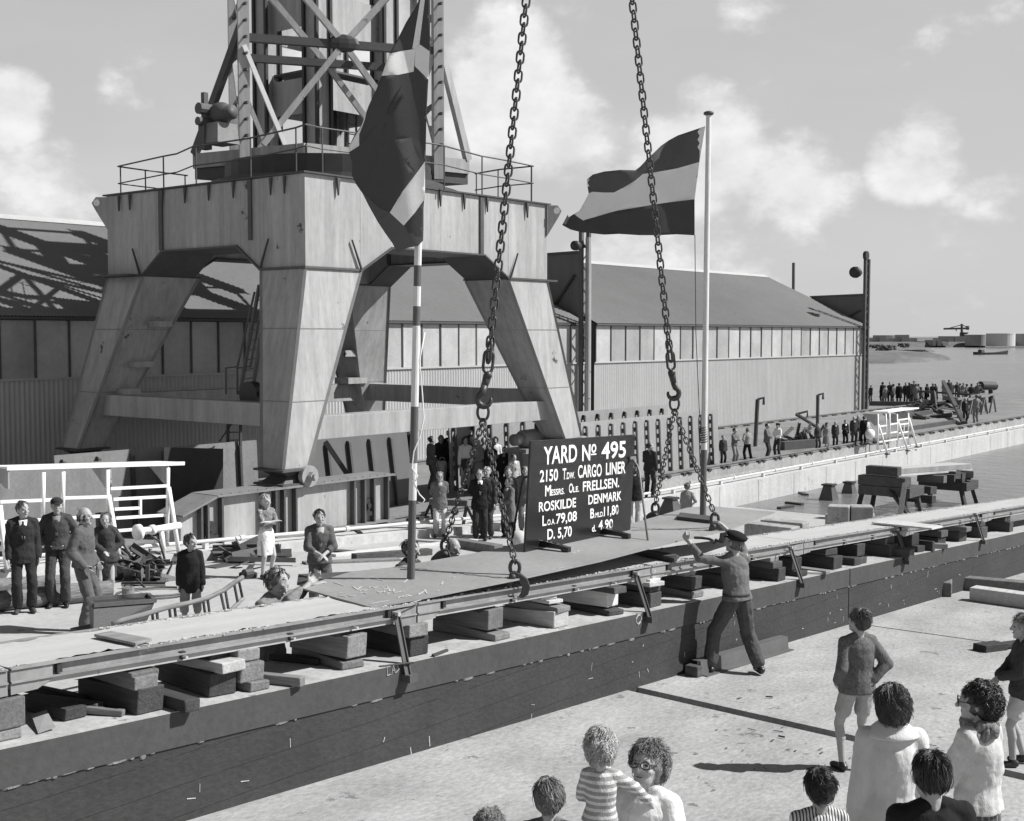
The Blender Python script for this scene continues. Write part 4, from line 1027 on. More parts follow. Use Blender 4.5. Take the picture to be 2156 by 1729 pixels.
# loose timbers on the wall top
def loose(px, py, L, w, hh, rz, tone, label, off=.882, tilt=0):
    P = atF(px, py, off); k_ = .42 if w > .05 else 0; P = P - V((cos(rz), sin(rz), -SL*cos(rz)))*L*k_; return timber((P.x, P.y, P.z+(abs(sin(tilt))*L/2)), (L, w, hh), tone, label, rz=rz, tilt=tilt, group='loose timbers on the keel wall')
loose(152, 1512, .62, .20, .09, -pi/2+.1, TD, 'short dark block lying alone right of the leftmost stack')
loose(165, 1480, .75, .10, .06, -1.05, TD, 'dark timber leaning across behind the short dark block', tilt=.12)
loose(250, 1507, .5, .07, .05, -.95, TM, 'narrow plank lying against the second stack', tilt=.04)
loose(200, 1498, .5, .09, .07, -1.2, TD, 'small dark block between first and second stack')
loose(398, 1497, .6, .15, .10, -pi/2, TD, 'dark square block touching the third stack on its left')
loose(628, 1445, .5, .09, .085, -pi/2+.38, TM, 'plank end lying alone right of the fourth stack')
loose(668, 1398, .5, .14, .055, -1.2, TD, 'dark offcut lying behind the lone plank end')
loose(1722, 1208, .95, .16, .03, -.85, TP, 'pale board sticking out over the wall edge right of the third brace')
loose(1800, 1190, .55, .24, .12, -pi/2, TD, 'dark block standing alone near the wall joint')
loose(1915, 1173, .5, .3, .14, -pi/2+.1, TD, 'big dark block right of the fourth brace')
loose(1962, 1160, .4, .12, .17, -pi/2, TD, 'dark upright block end between the right hand stacks')
loose(1988, 1155, .5, .15, .09, -.9, TM, 'brown slanting block near the far end of the wall')
loose(1738, 1209, .5, .16, .06, -pi/2, TM, 'low brown block in front of the far stacks')
loose(835, 1400, .35, .03, .012, -.3, TD, 'thin dark lath on the wall by the first brace')
loose(927, 1377, .3, .03, .02, .25, TD, 'short dark rod lying on the wall left of the seventh stack')
def bent_sheet():
    P = [atF(66, 1506, .93), atF(98, 1496, .95), atF(117, 1532, .90), atF(80, 1545, .888)]
    mb = MB(); mb.prism(P, (0, .0, .006)); tag(obj('sheet_offcut', mb, G['rusty_plate']), 'bent torn sheet offcut beside the leftmost timber stack', 'sheet metal')
bent_sheet()
# boards on the bed
def board(pts, th, m, label, f=atF, off=1.392, name='board', cat='board'):
    P = [f(px, py, off) for px, py in pts]; mb = MB(); mb.prism(P, (0, 0, th)); return tag(obj(name, mb, G[m], bevel=.004), label, cat)
board([(198, 1341), (285, 1360), (320, 1350), (234, 1334)], .022, TM, 'loose wooden board across the white bed left of the steel plate')
board([(1835, 1103), (1962, 1116), (1985, 1111), (1880, 1098)], .03, TP, 'pale board lying across the joint of the white bed at the right')
board([(1330, 1165), (1420, 1184), (1430, 1176), (1345, 1161)], .05, TD, 'dark bar lying on the bed under the steel plate edge')

# ------------------------------------------------------------ keel plate hanging in four clamps
def keel_plate():
    N = [(630, 1237), (781, 1278), (900, 1257), (1082, 1221), (1263, 1181), (1366, 1154), (1450, 1133), (1527, 1118), (1632, 1078), (1491, 1065), (1446, 1069), (1327, 1103), (1120, 1140), (992, 1166), (822, 1195), (742, 1203), (690, 1218)]
    P = [atP(*q) for q in N]; mb = MB(); mb.prism([p-V((0, 0, .016)) for p in P], (0, 0, .016))
    t = thing('keel_plate', sum(P, V())/len(P), 'long steel keel plate with chalk marks lying on the white bed and hung from chains', 'steel plate')
    obj('plate', mb, G['rusty_plate'], t)
    mb = MB(); mb.tube([atP(842+x/4.694, 1105.3+y/4.694, .002) for x, y in ((0, 440), (300, 458), (700, 478), (1080, 492), (1110, 518))], .008, 4)
    mb.tube([atP(1263.2+x/4.694, 1026.3+y/4.694, .002) for x, y in ((310, 425), (700, 415), (1000, 405), (1180, 395))], .008, 4)
    objs('weld_seam', mb, G['dark_steel'], t)
    zB = lambda x, y: atP(447.4+x/4.694, 1184.2+y/4.694, .004)
    mb = MB()
    S_ = [[(1385, 235), (1430, 270), (1475, 235)], [(1200, 195), (1300, 230)], [(1670, 240), (1720, 232), (1740, 255), (1690, 265)], [(1630, 285), (1650, 300)], [(1640, 300), (1680, 285)], [(1700, 280), (1695, 298), (1730, 296)], [(1750, 265), (1745, 285), (1790, 280)], [(1795, 262), (1790, 290)],
          [(1450, 280), (1480, 270), (1500, 280), (1520, 268)], [(1545, 250), (1570, 240), (1600, 252), (1630, 240)], [(1450, 305), (1490, 300)], [(1500, 300), (1525, 310)], [(1340, 325), (1380, 335), (1420, 330)], [(1830, 350), (1860, 335), (1890, 345)], [(1900, 340), (1970, 325)], [(2030, 310), (2070, 300)], [(1720, 310), (1750, 300)], [(1790, 300), (1880, 285)],
          [(1550, 410), (1740, 378)], [(1250, 305), (1290, 300)], [(1480, 170), (1550, 165)], [(1600, 160), (1690, 180)], [(1240, 325), (1320, 340)], [(1930, 165), (1890, 200)], [(900, 245), (940, 240)], [(1960, 400), (2060, 370)]]
    for st in S_:
        for a, b in zip(st, st[1:]): mb.bar(zB(*a), zB(*b), .014, .003)
    zC = lambda x, y: atP(842.1+x/4.694, 1105.3+y/4.694, .004)
    for st in ([(0, 655), (40, 660)], [(0, 710), (90, 690)], [(60, 690), (100, 705)], [(180, 690), (260, 640)], [(240, 640), (270, 680)], [(360, 650), (390, 645)], [(410, 590), (425, 560)], [(520, 520), (545, 515)], [(1700, 280), (1740, 270)], [(1750, 265), (1770, 250)], [(1560, 430), (1660, 415)]):
        for a, b in zip(st, st[1:]): mb.bar(zC(*a), zC(*b), .014, .003)
    o = obj('chalk_marks', mb, G['chalk'], t); o['kind'] = 'stuff'
keel_plate()
def offcuts():
    P = [atP(625, 1228, -.12), atP(629, 1207, .0), atP(745, 1202, .0), atP(690, 1222, -.03)]
    mb = MB(); mb.prism([atP(628, 1209, -.005), atP(745, 1203, -.02), atP(700, 1221, -.02), atP(681, 1222, -.02)], (0, 0, -.015)); mb.prism([atP(625, 1229, -.06), atP(628, 1209, -.02), atP(681, 1222, -.02), atP(655, 1236, -.05)], (0, 0, -.015))
    tag(obj('bent_plate', mb, G['dark_steel']), 'dark bent plate end showing behind the left corner of the keel plate', 'steel plate')
    board([(1425, 1095), (1497, 1103), (1501, 1094), (1432, 1086)], .05, TD, 'dark plank lying on the keel plate beside the right flagpole', f=atP, off=.0)
    mb = MB(); mb.tube([atP(1263+x/4.694, 1026.3+y/4.694, .02) for x, y in ((930, 497), (1010, 500), (1080, 510), (1115, 525), (1128, 548))], .018, 6)
    tag(obj('steel_hook_bar', mb, G['black_steel']), 'curved dark bar lying on the plate edge by the worker\'s hands', 'bar')
    mb = MB(); mb.tube([atP(1263+x/4.694, 1026.3+y/4.694, .02) for x, y in ((1145, 522), (1165, 530), (1230, 540))], .018, 6); mb.ell(atP(1508, 1138, .02), .025, 8, 6)
    tag(obj('spanner', mb, G['black_steel']), 'dark spanner lying behind the worker\'s beret', 'tool')
offcuts()

# ------------------------------------------------------------ lettered board
def sign():
    bl, br = atP(1105.5, 1163), atP(1327.4, 1116)
    d = br-bl; d.z = 0; n = V((d.y, -d.x, 0)).normalized()
    if n.dot(Fh) > 0: n = -n                                    # towards the camera
    dd = n.dot(bl); on = lambda px, py, o=0: onpl(px, py, n, dd+o)
    tl, tr = on(1118, 929), on(1337.5, 915)
    t = thing('lettered_board', (bl+br)/2, 'black board with white lettering standing on the keel plate', 'sign')
    mb = MB(); mb.prism([bl, br, tr, tl], -n*.03); obj('board', mb, G['sign_black'], t, bevel=.004)
    for k, (pts) in enumerate((((1104, 1158), (1106, 1150), (1128, 1139), (1141, 1139), (1182, 1167), (1182, 1178), (1162, 1177), (1161, 1171), (1119, 1161)), ((1242, 1133), (1252, 1122), (1275, 1114), (1288, 1114), (1317, 1135), (1316, 1149), (1300, 1148), (1299, 1142), (1260, 1136)))):
        q = MB(); c = on(*pts[3])
        ff = -n if False else n
        # foot: trapezoid plate square to the board, reaching forward
        base = (bl.lerp(br, .13) if k == 0 else bl.lerp(br, .70)); z0 = plz(base.x)
        pr = [(-.16, 0), (-.16, .05), (-.05, .14), (.06, .14), (.33, .09), (.42, .075), (.42, 0), (.33, 0), (.3, .035), (-.06, .035), (-.08, 0)]
        pr = [(-.22, 0), (-.22, .05), (-.1, .105), (.03, .105), (.40, .06), (.40, 0), (.31, 0), (.29, .025), (-.1, .025), (-.12, 0)]
        q.prism([V((base.x, base.y, z0)) + n*a + V((0, 0, b)) for a, b in pr], d.normalized()*.07); obj('foot', q, G['sign_black'], t, bevel=.004)
    for (px, py), (qx, qy), (mx_, my_) in (((1330, 964), (1364, 1138), (1345, 985)), ((1122, 998), (1075, 1155), (1100, 1008))):
        A = on(px, py, .01 if px > 1200 else -.05); Bp = atP(qx, qy) if px > 1200 else onpl(qx, qy, n, dd-.55)
        mid = on(mx_, my_, .10) if px > 1200 else onpl(mx_, my_, n, dd-.12)
        q = MB(); q.tube([A, A.lerp(mid, .8), mid.lerp(Bp, .06), Bp], .014, 8); st = obj('stay', q, G['mid_steel'] if px > 1200 else G['black_steel'], t, smooth=True)
        q = MB(); q.bar(A-d.normalized()*.06+n*.01, A+d.normalized()*.08+n*.01, .02, .035); obj('clip', q, G['mid_steel'], st)
    z3 = lambda x, y: (1000+x/3.65, 868.2+y/3.65)
    T = [('YARD', (525, 402), (783, 378), 136), ('N', (822, 374), (886, 368), 122), ('o', (893, 312), (932, 307), 66), ('_', (891, 330), (932, 326), 10), ('495', (970, 360), (1158, 342), 128),
         ('2150', (497, 537), (637, 522), 90), ('T', (672, 517), (700, 514), 84), ('.DW.', (698, 514), (766, 507), 50), ('CARGO', (790, 504), (973, 490), 96), ('LINER', (1005, 482), (1157, 467), 92),
         ('M', (538, 646), (583, 640), 82), ('ESSRS.', (584, 640), (688, 627), 46), ('O', (721, 620), (752, 615), 70), ('LE.', (754, 615), (800, 609), 42), ('FRELLSEN.', (828, 609), (1108, 574), 76),
         ('ROSKILDE', (490, 766), (776, 727), 74), ('DENMARK', (870, 709), (1126, 674), 72), ('L', (517, 874), (546, 870), 78), ('.O.A.', (548, 869), (616, 858), 42), ('79,08', (622, 857), (782, 832), 76), ('B', (885, 816), (916, 811), 74), ('.MLD.', (918, 811), (988, 799), 38), ('11,80', (990, 798), (1103, 780), 72),
         ('D. 5,70', (555, 979), (743, 951), 80), ('d.', (898, 919), (930, 914), 50), ('4,90', (948, 905), (1060, 889), 72)]
    for s, a, b, hpx in T:
        A = on(*z3(*a), .004); B = on(*z3(*b), .004); Tp = on(*z3(a[0]+hpx*.02, a[1]-hpx), .004)
        nm = 'lettering'
        if s == '_':
            q = MB(); q.prism([A, B, B+(Tp-A), Tp], n*.002); obj(nm, q, G['sign_white'], t); continue
        cu = bpy.data.curves.new('text', 'FONT'); cu.body = s; cu.bevel_depth = .026; cu.bevel_resolution = 0; cu.space_character = 1.02
        to = bpy.data.objects.new('text', cu); COL.objects.link(to); dg = bpy.context.evaluated_depsgraph_get(); dg.update()
        me = bpy.data.meshes.new_from_object(to.evaluated_get(dg)); bpy.data.objects.remove(to); bpy.data.curves.remove(cu)
        xs = [v.co.x for v in me.vertices]; ys = [v.co.y for v in me.vertices]
        x0, x1 = min(xs), max(xs); y1 = max(ys); y0 = min(0, 0)
        if s.startswith('.') or s in ('o',): y1 = max(ys)
        og = wpos(t); ex = B-A; ey = Tp-A
        for v in me.vertices:
            w_ = A + ex*((v.co.x-x0)/(x1-x0)) + ey*((v.co.y-y0)/(y1-y0)) + n*v.co.z*.06; v.co = w_-og
        me.materials.clear(); me.materials.append(G['sign_white']); me.name = 'lettering'
        ob = bpy.data.objects.new(nm, me); COL.objects.link(ob); ob.parent = t
sign()

# ------------------------------------------------------------ chains, hooks, rings, clamps
def link_mesh(L, w, r, n=6):
    mb = MB(); pts = []; rr = w/2; h = L/2-rr
    for k in range(7): a = -pi/2+pi*k/6; pts.append((h+rr*cos(a), rr*sin(a), 0))
    for k in range(7): a = pi/2+pi*k/6; pts.append((-h+rr*cos(a), rr*sin(a), 0))
    mb.tube(pts, r, n, closed=True); return mb.mesh('link', (0, 0, 0), G['chain_steel'], True)
LM, LS = link_mesh(.150, .085, .0125), link_mesh(.096, .058, .0085)
LB = link_mesh(.25, .11, .018)
def chain(pts, me, pitch, label, group=None, first=None):
    """run of links along a polyline; every link a part"""
    pts = [V(p) for p in pts]; t = thing('chain', pts[0], label, 'chain', group)
    seg = [(b-a).length for a, b in zip(pts, pts[1:])]; tot = sum(seg); n = int(tot/pitch)
    for i in range(n):
        s = (i+.5)*tot/n; k = 0
        while s > seg[k]: s -= seg[k]; k += 1
        d = (pts[k+1]-pts[k]).normalized(); p = pts[k]+d*s
        side = RT; y = (side - d*side.dot(d)).normalized(); z = d.cross(y)
        ang = .35 + (pi/2 if i % 2 else 0); y2 = y*cos(ang)+z*sin(ang); z2 = d.cross(y2)
        o = bpy.data.objects.new('link', first if (first and i < 2) else me); COL.objects.link(o); o.parent = t
        M = Matrix((d, y2, z2)).transposed().to_4x4(); M.translation = p - t.location; o.matrix_local = M
    return t
def arc(c, r, a0, a1, n, ex, ey): return [c + ex*r*cos(a0+(a1-a0)*k/n) + ey*r*sin(a0+(a1-a0)*k/n) for k in range(n+1)]
def rig(side):
    L = side == 'left'
    Yc = 8.95 if L else 8.85
    q = lambda px, py: atY(px, py, Yc)
    if L: top, bot, hk, ring, ct = (1108, 0), (1027, 772), ((1027, 790), (1012, 840)), (1017, 868), [(1084, 1185), (938, 1140)]
    else: top, bot, hk, ring, ct = (1331, 0), (1413, 768), ((1414, 785), (1424, 832)), (1420, 850), [(1505, 1085), (1380, 1063)]
    A, B = q(*bot), q(*top); far = A + (B-A)*1.5
    chain([A, far], LM, .108, 'heavy lifting chain coming down from above, %s of the two' % ('left' if L else 'right'), 'heavy lifting chains', LB)
    # hook
    h0, h1 = q(*hk[0]), q(*hk[1]); rc = q(*ring)
    t = thing('lifting_hook', h0, 'forged hook at the lower end of the %s heavy chain' % ('left' if L else 'right'), 'hook', 'forged hooks on the heavy chains')
    ex, ey = RT, V((0, 0, 1)); sg = 1 if L else -1
    mb = MB(); mb.tube([h0-Fh*.06, h0+Fh*.06], .045, 12); mb.tube([h0+ex*.0, h0.lerp(h1, .5)-ex*.0], .045, 8, radii=[.05, .04]); obj('shackle', mb, G['chain_steel'], t, smooth=True)
    c = rc + ey*.14 + ex*sg*.015
    mb = MB(); P = [h0.lerp(h1, .45)] + arc(c, .075, pi*.62 if L else pi*.38, pi*2.1 if L else -pi*1.1, 12, ex, ey)
    mb.tube(P, .03, 10, radii=[.042, .04, .036, .035, .035, .036, .038, .038, .036, .032, .028, .024, .02, .012][:len(P)]); obj('hook_body', mb, G['chain_steel'], t, smooth=True)
    # master ring
    t = thing('master_ring', rc, 'oval master ring hanging in the %s hook and holding two sling chains' % ('left' if L else 'right'), 'ring', 'oval rings under the hooks')
    mb = MB(); mb.tube([rc + ex*.062*cos(a)*1.0 + ey*.095*sin(a) for a in [2*pi*k/24 for k in range(24)]], .016, 8, closed=True); obj('ring', mb, G['chain_steel'], t, smooth=True)
    for k, (cx, cy) in enumerate(ct):
        near = k == 0
        E_ = atP(cx, cy+30 if near else cy+20); E_ = onpl(cx, cy, (Fh.x, Fh.y, 0), V((Fh.x, Fh.y, 0)).dot(atP(cx, cy+(32 if near else 22))))
        chain([rc-ey*.085, E_], LS, .066, 'sling chain from the %s ring to the %s plate clamp' % ('left' if L else 'right', 'near' if near else 'far'), 'sling chains holding the keel plate')
        clamp(E_, L, near)
def clamp(E_, L, near):
    t = thing('plate_clamp', E_, 'steel plate clamp gripping the %s edge of the keel plate under the %s sling' % ('near' if near else 'far', 'left' if L else 'right'), 'clamp', 'plate clamps on the keel plate')
    mb = MB(); c = E_ - V((0, 0, .05)); mb.tube([c + RT*.05*cos(a) + V((0, 0, .075))*sin(a) for a in [2*pi*k/18 for k in range(18)]], .02, 8, closed=True); obj('shackle', mb, G['chain_steel'], t, smooth=True)
    fd = Fh
    if near: prof = [(-.09, -.26), (-.05, -.1), (.0, -.09), (.07, -.12), (.13, -.17), (.16, -.25), (.14, -.33), (.08, -.37), (.04, -.36), (.07, -.31), (.075, -.25), (.045, -.19), (.0, -.19), (-.03, -.22)]
    else: prof = [(.10, -.28), (.03, -.09), (-.03, -.09), (-.10, -.13), (-.17, -.2), (-.18, -.27), (-.13, -.29), (-.08, -.24), (-.03, -.2), (.02, -.2), (.06, -.28)]
    for k, o_ in enumerate((-.035, .02)):
        mb = MB(); mb.prism([E_ + RT*a + V((0, 0, b)) + fd*o_ for a, b in prof], fd*.022); obj('jaw', mb, G['dark_steel'], t, bevel=.004)
    mb = MB(); p = E_+RT*(-.02 if near else .0)+V((0, 0, -.14)); mb.tube([p-fd*.07, p+fd*.07], .03, 12); obj('pivot', mb, G['dark_steel'], t, smooth=True)
rig('left'); rig('right')

# ------------------------------------------------------------ flagpoles and flags
mat('flag_dark', .075, var=.08, sc=3, fine=.1, fsc=60, bump=.12, rough=.95, spec=.1)
mat('flag_mid', .11, var=.1, sc=3, fine=.1, fsc=60, bump=.12, rough=.95, spec=.1)
mat('flag_white', .80, var=.05, sc=3, fine=.05, fsc=60, bump=.12, rough=.95, spec=.1)
def pole(base, topD, bands, label, r0, r1, cap):
    nrm = V((Fh.x, Fh.y, 0)); d = nrm.dot(base); on = lambda px, py: onpl(px, py, nrm, d)
    top = on(*topD); t = thing('flagpole', base, label, 'flagpole')
    hs = [base.lerp(top, 0)]; L = (top-base).length; u = (top-base).normalized()
    prev = base
    for k, (py, m) in enumerate(bands):
        f = (on(topD[0], py).z - base.z)/(top.z-base.z); e = base.lerp(top, min(1, f)) ; s0 = (prev-base).length/L; s1 = (e-base).length/L
        mb = MB(); mb.tube([prev, e], 0, 14, radii=[r0+(r1-r0)*s0, r0+(r1-r0)*s1]); obj('band', mb, G[m], t, smooth=False); prev = e
    if cap:
        mb = MB(); mb.ell(top+V((0, 0, .02)), (.075, .075, .035), 16, 8); obj('truck', mb, G['dark_steel'], t, smooth=True)
    return t, on
mat('pole_dark', .10, var=.25, sc=3, st=(1, 1, .2), fine=.2, bump=.15, rough=.6)
mat('pole_pale', .62, var=.15, sc=3, st=(1, 1, .2), fine=.15, bump=.15, rough=.6)
bL = atP(865, 1219); topL = (893, -60)
tL, onL = pole(bL, topL, [(1053, 'pole_dark'), (975, 'pole_pale'), (856, 'pole_dark'), (686, 'pole_pale'), (645, 'pole_dark'), (603, 'pole_pale'), (559, 'pole_dark'), (512, 'pole_pale'), (-60, 'pole_pale')], 'banded flagpole standing on the keel plate under the dark flag with the white cross', .042, .036, False)
bR = atP(1480, 1085); tR, onR = pole(bR, (1492, 242), [(947, 'pole_dark'), (932, 'pole_pale'), (-60, 'pole_pale')], 'pale flagpole with a dark foot standing on the keel plate under the three striped flag', .046, .036, True)
def wrap():
    mb = MB(); 
    for k in range(7): c = onR(1481-k*.3, 930-k*5); mb.tube([c + V((cos(a)*.055, sin(a)*.055, .01*sin(a*1.5))) for a in [2*pi*j/12 for j in range(12)]], .008, 5, closed=True)
    objs('lashing', mb, G['black_steel'], tR)
    mb = MB(); mb.tube([onR(1463, 495), onR(1465, 700), onR(1472, 860), onR(1477, 925)], .006, 5); mb.tube([onR(1488, 250), onR(1486, 500), onR(1481, 900)], .006, 5); tag(obj('halyard', mb, G['dark_steel']), 'thin halyard hanging from the striped flag down the pale pole', 'rope')
    mb = MB(); pts = [(895, 700), (884, 760), (890, 830), (893, 880), (886, 915), (872, 950), (868, 985), (880, 1000), (876, 1012), (868, 1008), (884, 1040), (895, 1051), (891, 1058), (880, 1056)]
    mb.tube([onL(*p)-Fh*.05 for p in pts], .007, 5); tag(obj('halyard', mb, G['white_paint'], smooth=True), 'pale rope wound round the banded flagpole and looping at its foot', 'rope')
wrap()
def flag(on, outline, inner, classify, mats, depth, label, names):
    """cloth cut to its outline, hung at the pole and blown into folds; triangulated with the colour borders as real seams"""
    pts = [V((x, y)) for x, y in outline]; edges = [(i, (i+1) % len(outline)) for i in range(len(outline))]
    for line in inner:
        b = len(pts); pts += [V(p) for p in line]; edges += [(b+i, b+i+1) for i in range(len(line)-1)]
    xs = [p[0] for p in outline]; ys = [p[1] for p in outline]; st = 9
    def inside(x, y):
        c = False; n = len(outline)
        for i in range(n):
            (x1, y1), (x2, y2) = outline[i], outline[i-1]
            if (y1 > y) != (y2 > y) and x < (x2-x1)*(y-y1)/(y2-y1)+x1: c = not c
        return c
    y = min(ys)+st/2; r = 0
    while y < max(ys):
        x = min(xs)+(st/2 if r % 2 else 0)
        while x < max(xs):
            if inside(x, y): pts.append(V((x, y)))
            x += st
        y += st*.87; r += 1
    vo, eo, fo, *_ = geometry.delaunay_2d_cdt([V(p) for p in pts], edges, [], 0, .01)
    me_v = []
    for p in vo: me_v.append(on(p[0], p[1]) + Fh*depth(p[0], p[1]))
    fs = []; mi = []
    for f in fo:
        cx = sum(vo[i][0] for i in f)/len(f); cy = sum(vo[i][1] for i in f)/len(f)
        if inside(cx, cy): fs.append(tuple(f)); mi.append(classify(cx, cy))
    mb = MB(); mb.add(me_v, fs); ks = sorted(set(mi)); mb.m = [ks.index(m) for m in mi]
    o = obj('flag', mb, [G[mats[k]] for k in ks], origin=me_v[0], smooth=True); s = o.modifiers.new('cloth', 'SOLIDIFY'); s.thickness = .003
    tag(o, label, 'flag')
def inpoly(poly):
    def f(x, y):
        c = False
        for i in range(len(poly)):
            (x1, y1), (x2, y2) = poly[i], poly[i-1]
            if (y1 > y) != (y2 > y) and x < (x2-x1)*(y-y1)/(y2-y1)+x1: c = not c
        return c
    return f
# flag with a white cross, hanging folded along its pole
OUT = [(907, -60), (896, -40), (880, 12), (856, 50), (838, 88), (822, 118), (806, 165), (795, 192), (778, 225), (773, 238), (764, 262), (748, 285), (738, 305), (736, 322), (743, 345), (742, 370), (750, 388), (764, 408), (777, 434), (796, 468), (812, 492), (828, 514), (838, 534), (858, 524), (882, 519), (892, 508), (893, 480), (893, 440), (896, 400), (897, 340), (899, 250), (903, 171), (906, 120), (907, 40)]
Wh = [[(806, 165), (822, 118), (845, 112), (876, 106), (873, 140), (872, 154), (840, 162)], [(876, 106), (885, 97), (906, 112), (903, 171), (874, 142)], [(736, 322), (739, 305), (764, 262), (774, 235), (769, 255), (757, 285), (757, 308)], [(822, 449), (850, 405), (880, 365), (896, 342), (896, 400), (893, 424), (875, 450), (852, 477), (836, 462)], [(869, 106), (895, -50), (901, -40), (884, 97), (876, 106)]]
FL = [[(876, 110), (850, 200), (820, 250), (800, 290)], [(874, 142), (850, 180), (812, 250), (757, 310)], [(832, 298), (868, 293), (896, 342)], [(832, 298), (850, 340), (876, 370)], [(822, 449), (796, 468)], [(768, 410), (800, 440), (822, 449)]]
wp = [inpoly(p) for p in Wh]; midp = [inpoly([(832, 298), (868, 293), (896, 342), (876, 368)]), inpoly([(750, 388), (768, 410), (800, 440), (822, 449), (852, 477), (860, 490), (892, 508), (882, 519), (838, 534), (796, 468)])]
def clsL(x, y):
    if any(w(x, y) for w in wp): return 1
    return 2 if any(w(x, y) for w in midp) else 0
def dL(x, y): f = (899-x)/160; return -.075 + .05*sin(f*6+y*.009)*min(1, f*2.2) + .015*sin(y*.02+f*7)*f - .06*max(0, (y-420)/110)*f + .008*noise.noise(V((x*.025, y*.008, 1)))
flag(onL, OUT, [p+[p[0]] for p in Wh]+FL, clsL, {0: 'flag_dark', 1: 'flag_white', 2: 'flag_mid'}, dL, 'dark flag with a white cross hanging folded at the banded flagpole', {0: 'dark_field', 1: 'white_cross', 2: 'turned_field'})
zF = lambda x, y: (1052.6+x/2.527, 210.5+y/2.527)
OUT2 = [zF(*p) for p in ((1092, 140), (950, 185), (905, 208), (860, 240), (820, 280), (790, 308), (745, 356), (720, 375), (640, 372), (560, 373), (500, 385), (468, 412), (472, 450), (478, 486), (462, 520), (445, 550), (430, 578), (400, 595), (385, 604), (372, 612), (366, 598), (352, 625), (335, 657), (380, 680), (430, 693), (500, 703), (560, 710), (640, 708), (740, 720), (840, 722), (940, 716), (1037, 720), (1037, 620), (1037, 528), (1050, 420), (1062, 330), (1078, 230))]
I1 = [zF(*p) for p in ((1062, 330), (950, 360), (830, 385), (760, 395), (720, 430), (650, 470), (610, 488), (560, 484), (500, 478), (478, 486))]
I2 = [zF(*p) for p in ((1037, 528), (900, 545), (750, 570), (600, 590), (520, 612), (450, 632), (425, 615), (400, 595))]
topP = inpoly(OUT2[:14] + I1[::-1][1:] + OUT2[-2:]); 
def ycurve(line, x):
    L_ = sorted(line)
    for (x0, y0), (x1, y1) in zip(L_, L_[1:]):
        if x0 <= x <= x1: return y0+(y1-y0)*(x-x0)/(x1-x0+1e-9)
    return None
def clsR(x, y):
    a = ycurve(I1, x); b = ycurve(I2, x)
    if a is not None and y < a: return 0
    if b is not None and y > b: return 2
    if x < min(I2)[0]: return 2
    return 1
def dR(x, y): f = (1485-x)/300; return .10*sin(f*8+.8+(y-380)*.010)*min(1, f*3) + .30*f*f - .04*sin(f*22+y*.02)*f + .014*noise.noise(V((x*.03, y*.03, 7)))
flag(onR, OUT2, [I1, I2], clsR, {0: 'flag_mid', 1: 'flag_white', 2: 'flag_dark'}, dR, 'three striped flag, dark, white and dark, blowing from the pale flagpole', {0: 'upper_stripe', 1: 'middle_stripe', 2: 'lower_stripe'})
# ------------------------------------------------------------ people
def cloth(name, v, **k):
    d = dict(var=.14, sc=4.5, st=(1, 1, .45), fine=.08, fsc=60, bump=.30, rough=.92, spec=.15); d.update(k); return mat(name, v, **d)
cloth('skin', .36, var=.06, sc=12, bump=.1, rough=.55, spec=.35); cloth('skin_pale', .42, var=.06, sc=12, bump=.1, rough=.55, spec=.35)
cloth('cloth_black', .016); cloth('cloth_dark', .032); cloth('cloth_navy', .055); cloth('overall_dark', .06, dots=.08, dv=.10); cloth('overall_mid', .105, dots=.1, dv=.06); cloth('cloth_grey', .14); cloth('cloth_mid', .22); cloth('cloth_light', .36); cloth('cloth_pale', .5); cloth('cloth_white', .74, var=.05); cloth('denim', .08, dots=.18, dv=.16, dsc=5)
cloth('tweed', .12, fine=.6, fsc=90); cloth('cardigan', .5, fine=.12, fsc=120, bump=.3); cloth('coat_white', .58, var=.05, fine=.05)
cloth('knit_dark', .022, fine=.3, fsc=80); cloth('leather', .02, bump=.1, rough=.4, spec=.5); cloth('leather_brown', .06, bump=.1, rough=.45)
cloth('knit_stripe', .60, stripe=(2, .036, .30, .55), fine=.2, fsc=130, bump=.35); cloth('shirt_stripe', .16, stripe=(2, .05, .45, .4)); cloth('collar_stripe', .6, stripe=(0, .018, .06, .45)); cloth('print', .2, var=.6, sc=30, fine=.4); cloth('plaid', .08, stripe=(0, .04, .2, .3))
for n_, v_ in (('hair_dark', .022), ('hair_brown', .06), ('hair_mid', .10), ('hair_fair', .20), ('hair_blond', .42), ('hair_grey', .16)):
    mat(n_, v_, var=.5, sc=9, st=(1, 1, .3), fine=.5, fsc=70, bump=.4, rough=.4, spec=.7)
plain('eye_dark', .015, .3); plain('lens', .2, .1)
BAKE = []
FOLD = bpy.data.textures.new('folds', 'CLOUDS'); FOLD.noise_scale = .085; FOLD.noise_depth = 2
FOLD2 = bpy.data.textures.new('broad_folds', 'CLOUDS'); FOLD2.noise_scale = .2
def ik(S_, T, a, b, pole):
    d = T-S_; L = min(max(d.length, .05), (a+b)*.995); d = d.normalized(); T = S_ + d*L
    x = (a*a-b*b+L*L)/(2*L); hh = sqrt(max(0, a*a-x*x)); p = V(pole); p = (p-d*p.dot(d)).normalized()
    return S_+d*x+p*hh, T
def loft(mb, rings, n=16):
    b = len(mb.v); mb.cut.append((b, len(mb.f)))
    for c, rx, ry in rings:
        c = V(c); mb.v += [c+V((rx*cos(2*pi*j/n), ry*sin(2*pi*j/n), 0)) for j in range(n)]
    k = len(rings)
    for i in range(k-1):
        for j in range(n): mb.f.append((b+i*n+j, b+i*n+(j+1) % n, b+(i+1)*n+(j+1) % n, b+(i+1)*n+j)); mb.m.append(0)
    mb.f.append(tuple(b+j for j in reversed(range(n)))); mb.m.append(0); mb.f.append(tuple(b+(k-1)*n+j for j in range(n))); mb.m.append(0)
def kind_soft(n): return n in ('coat', 'sweater')
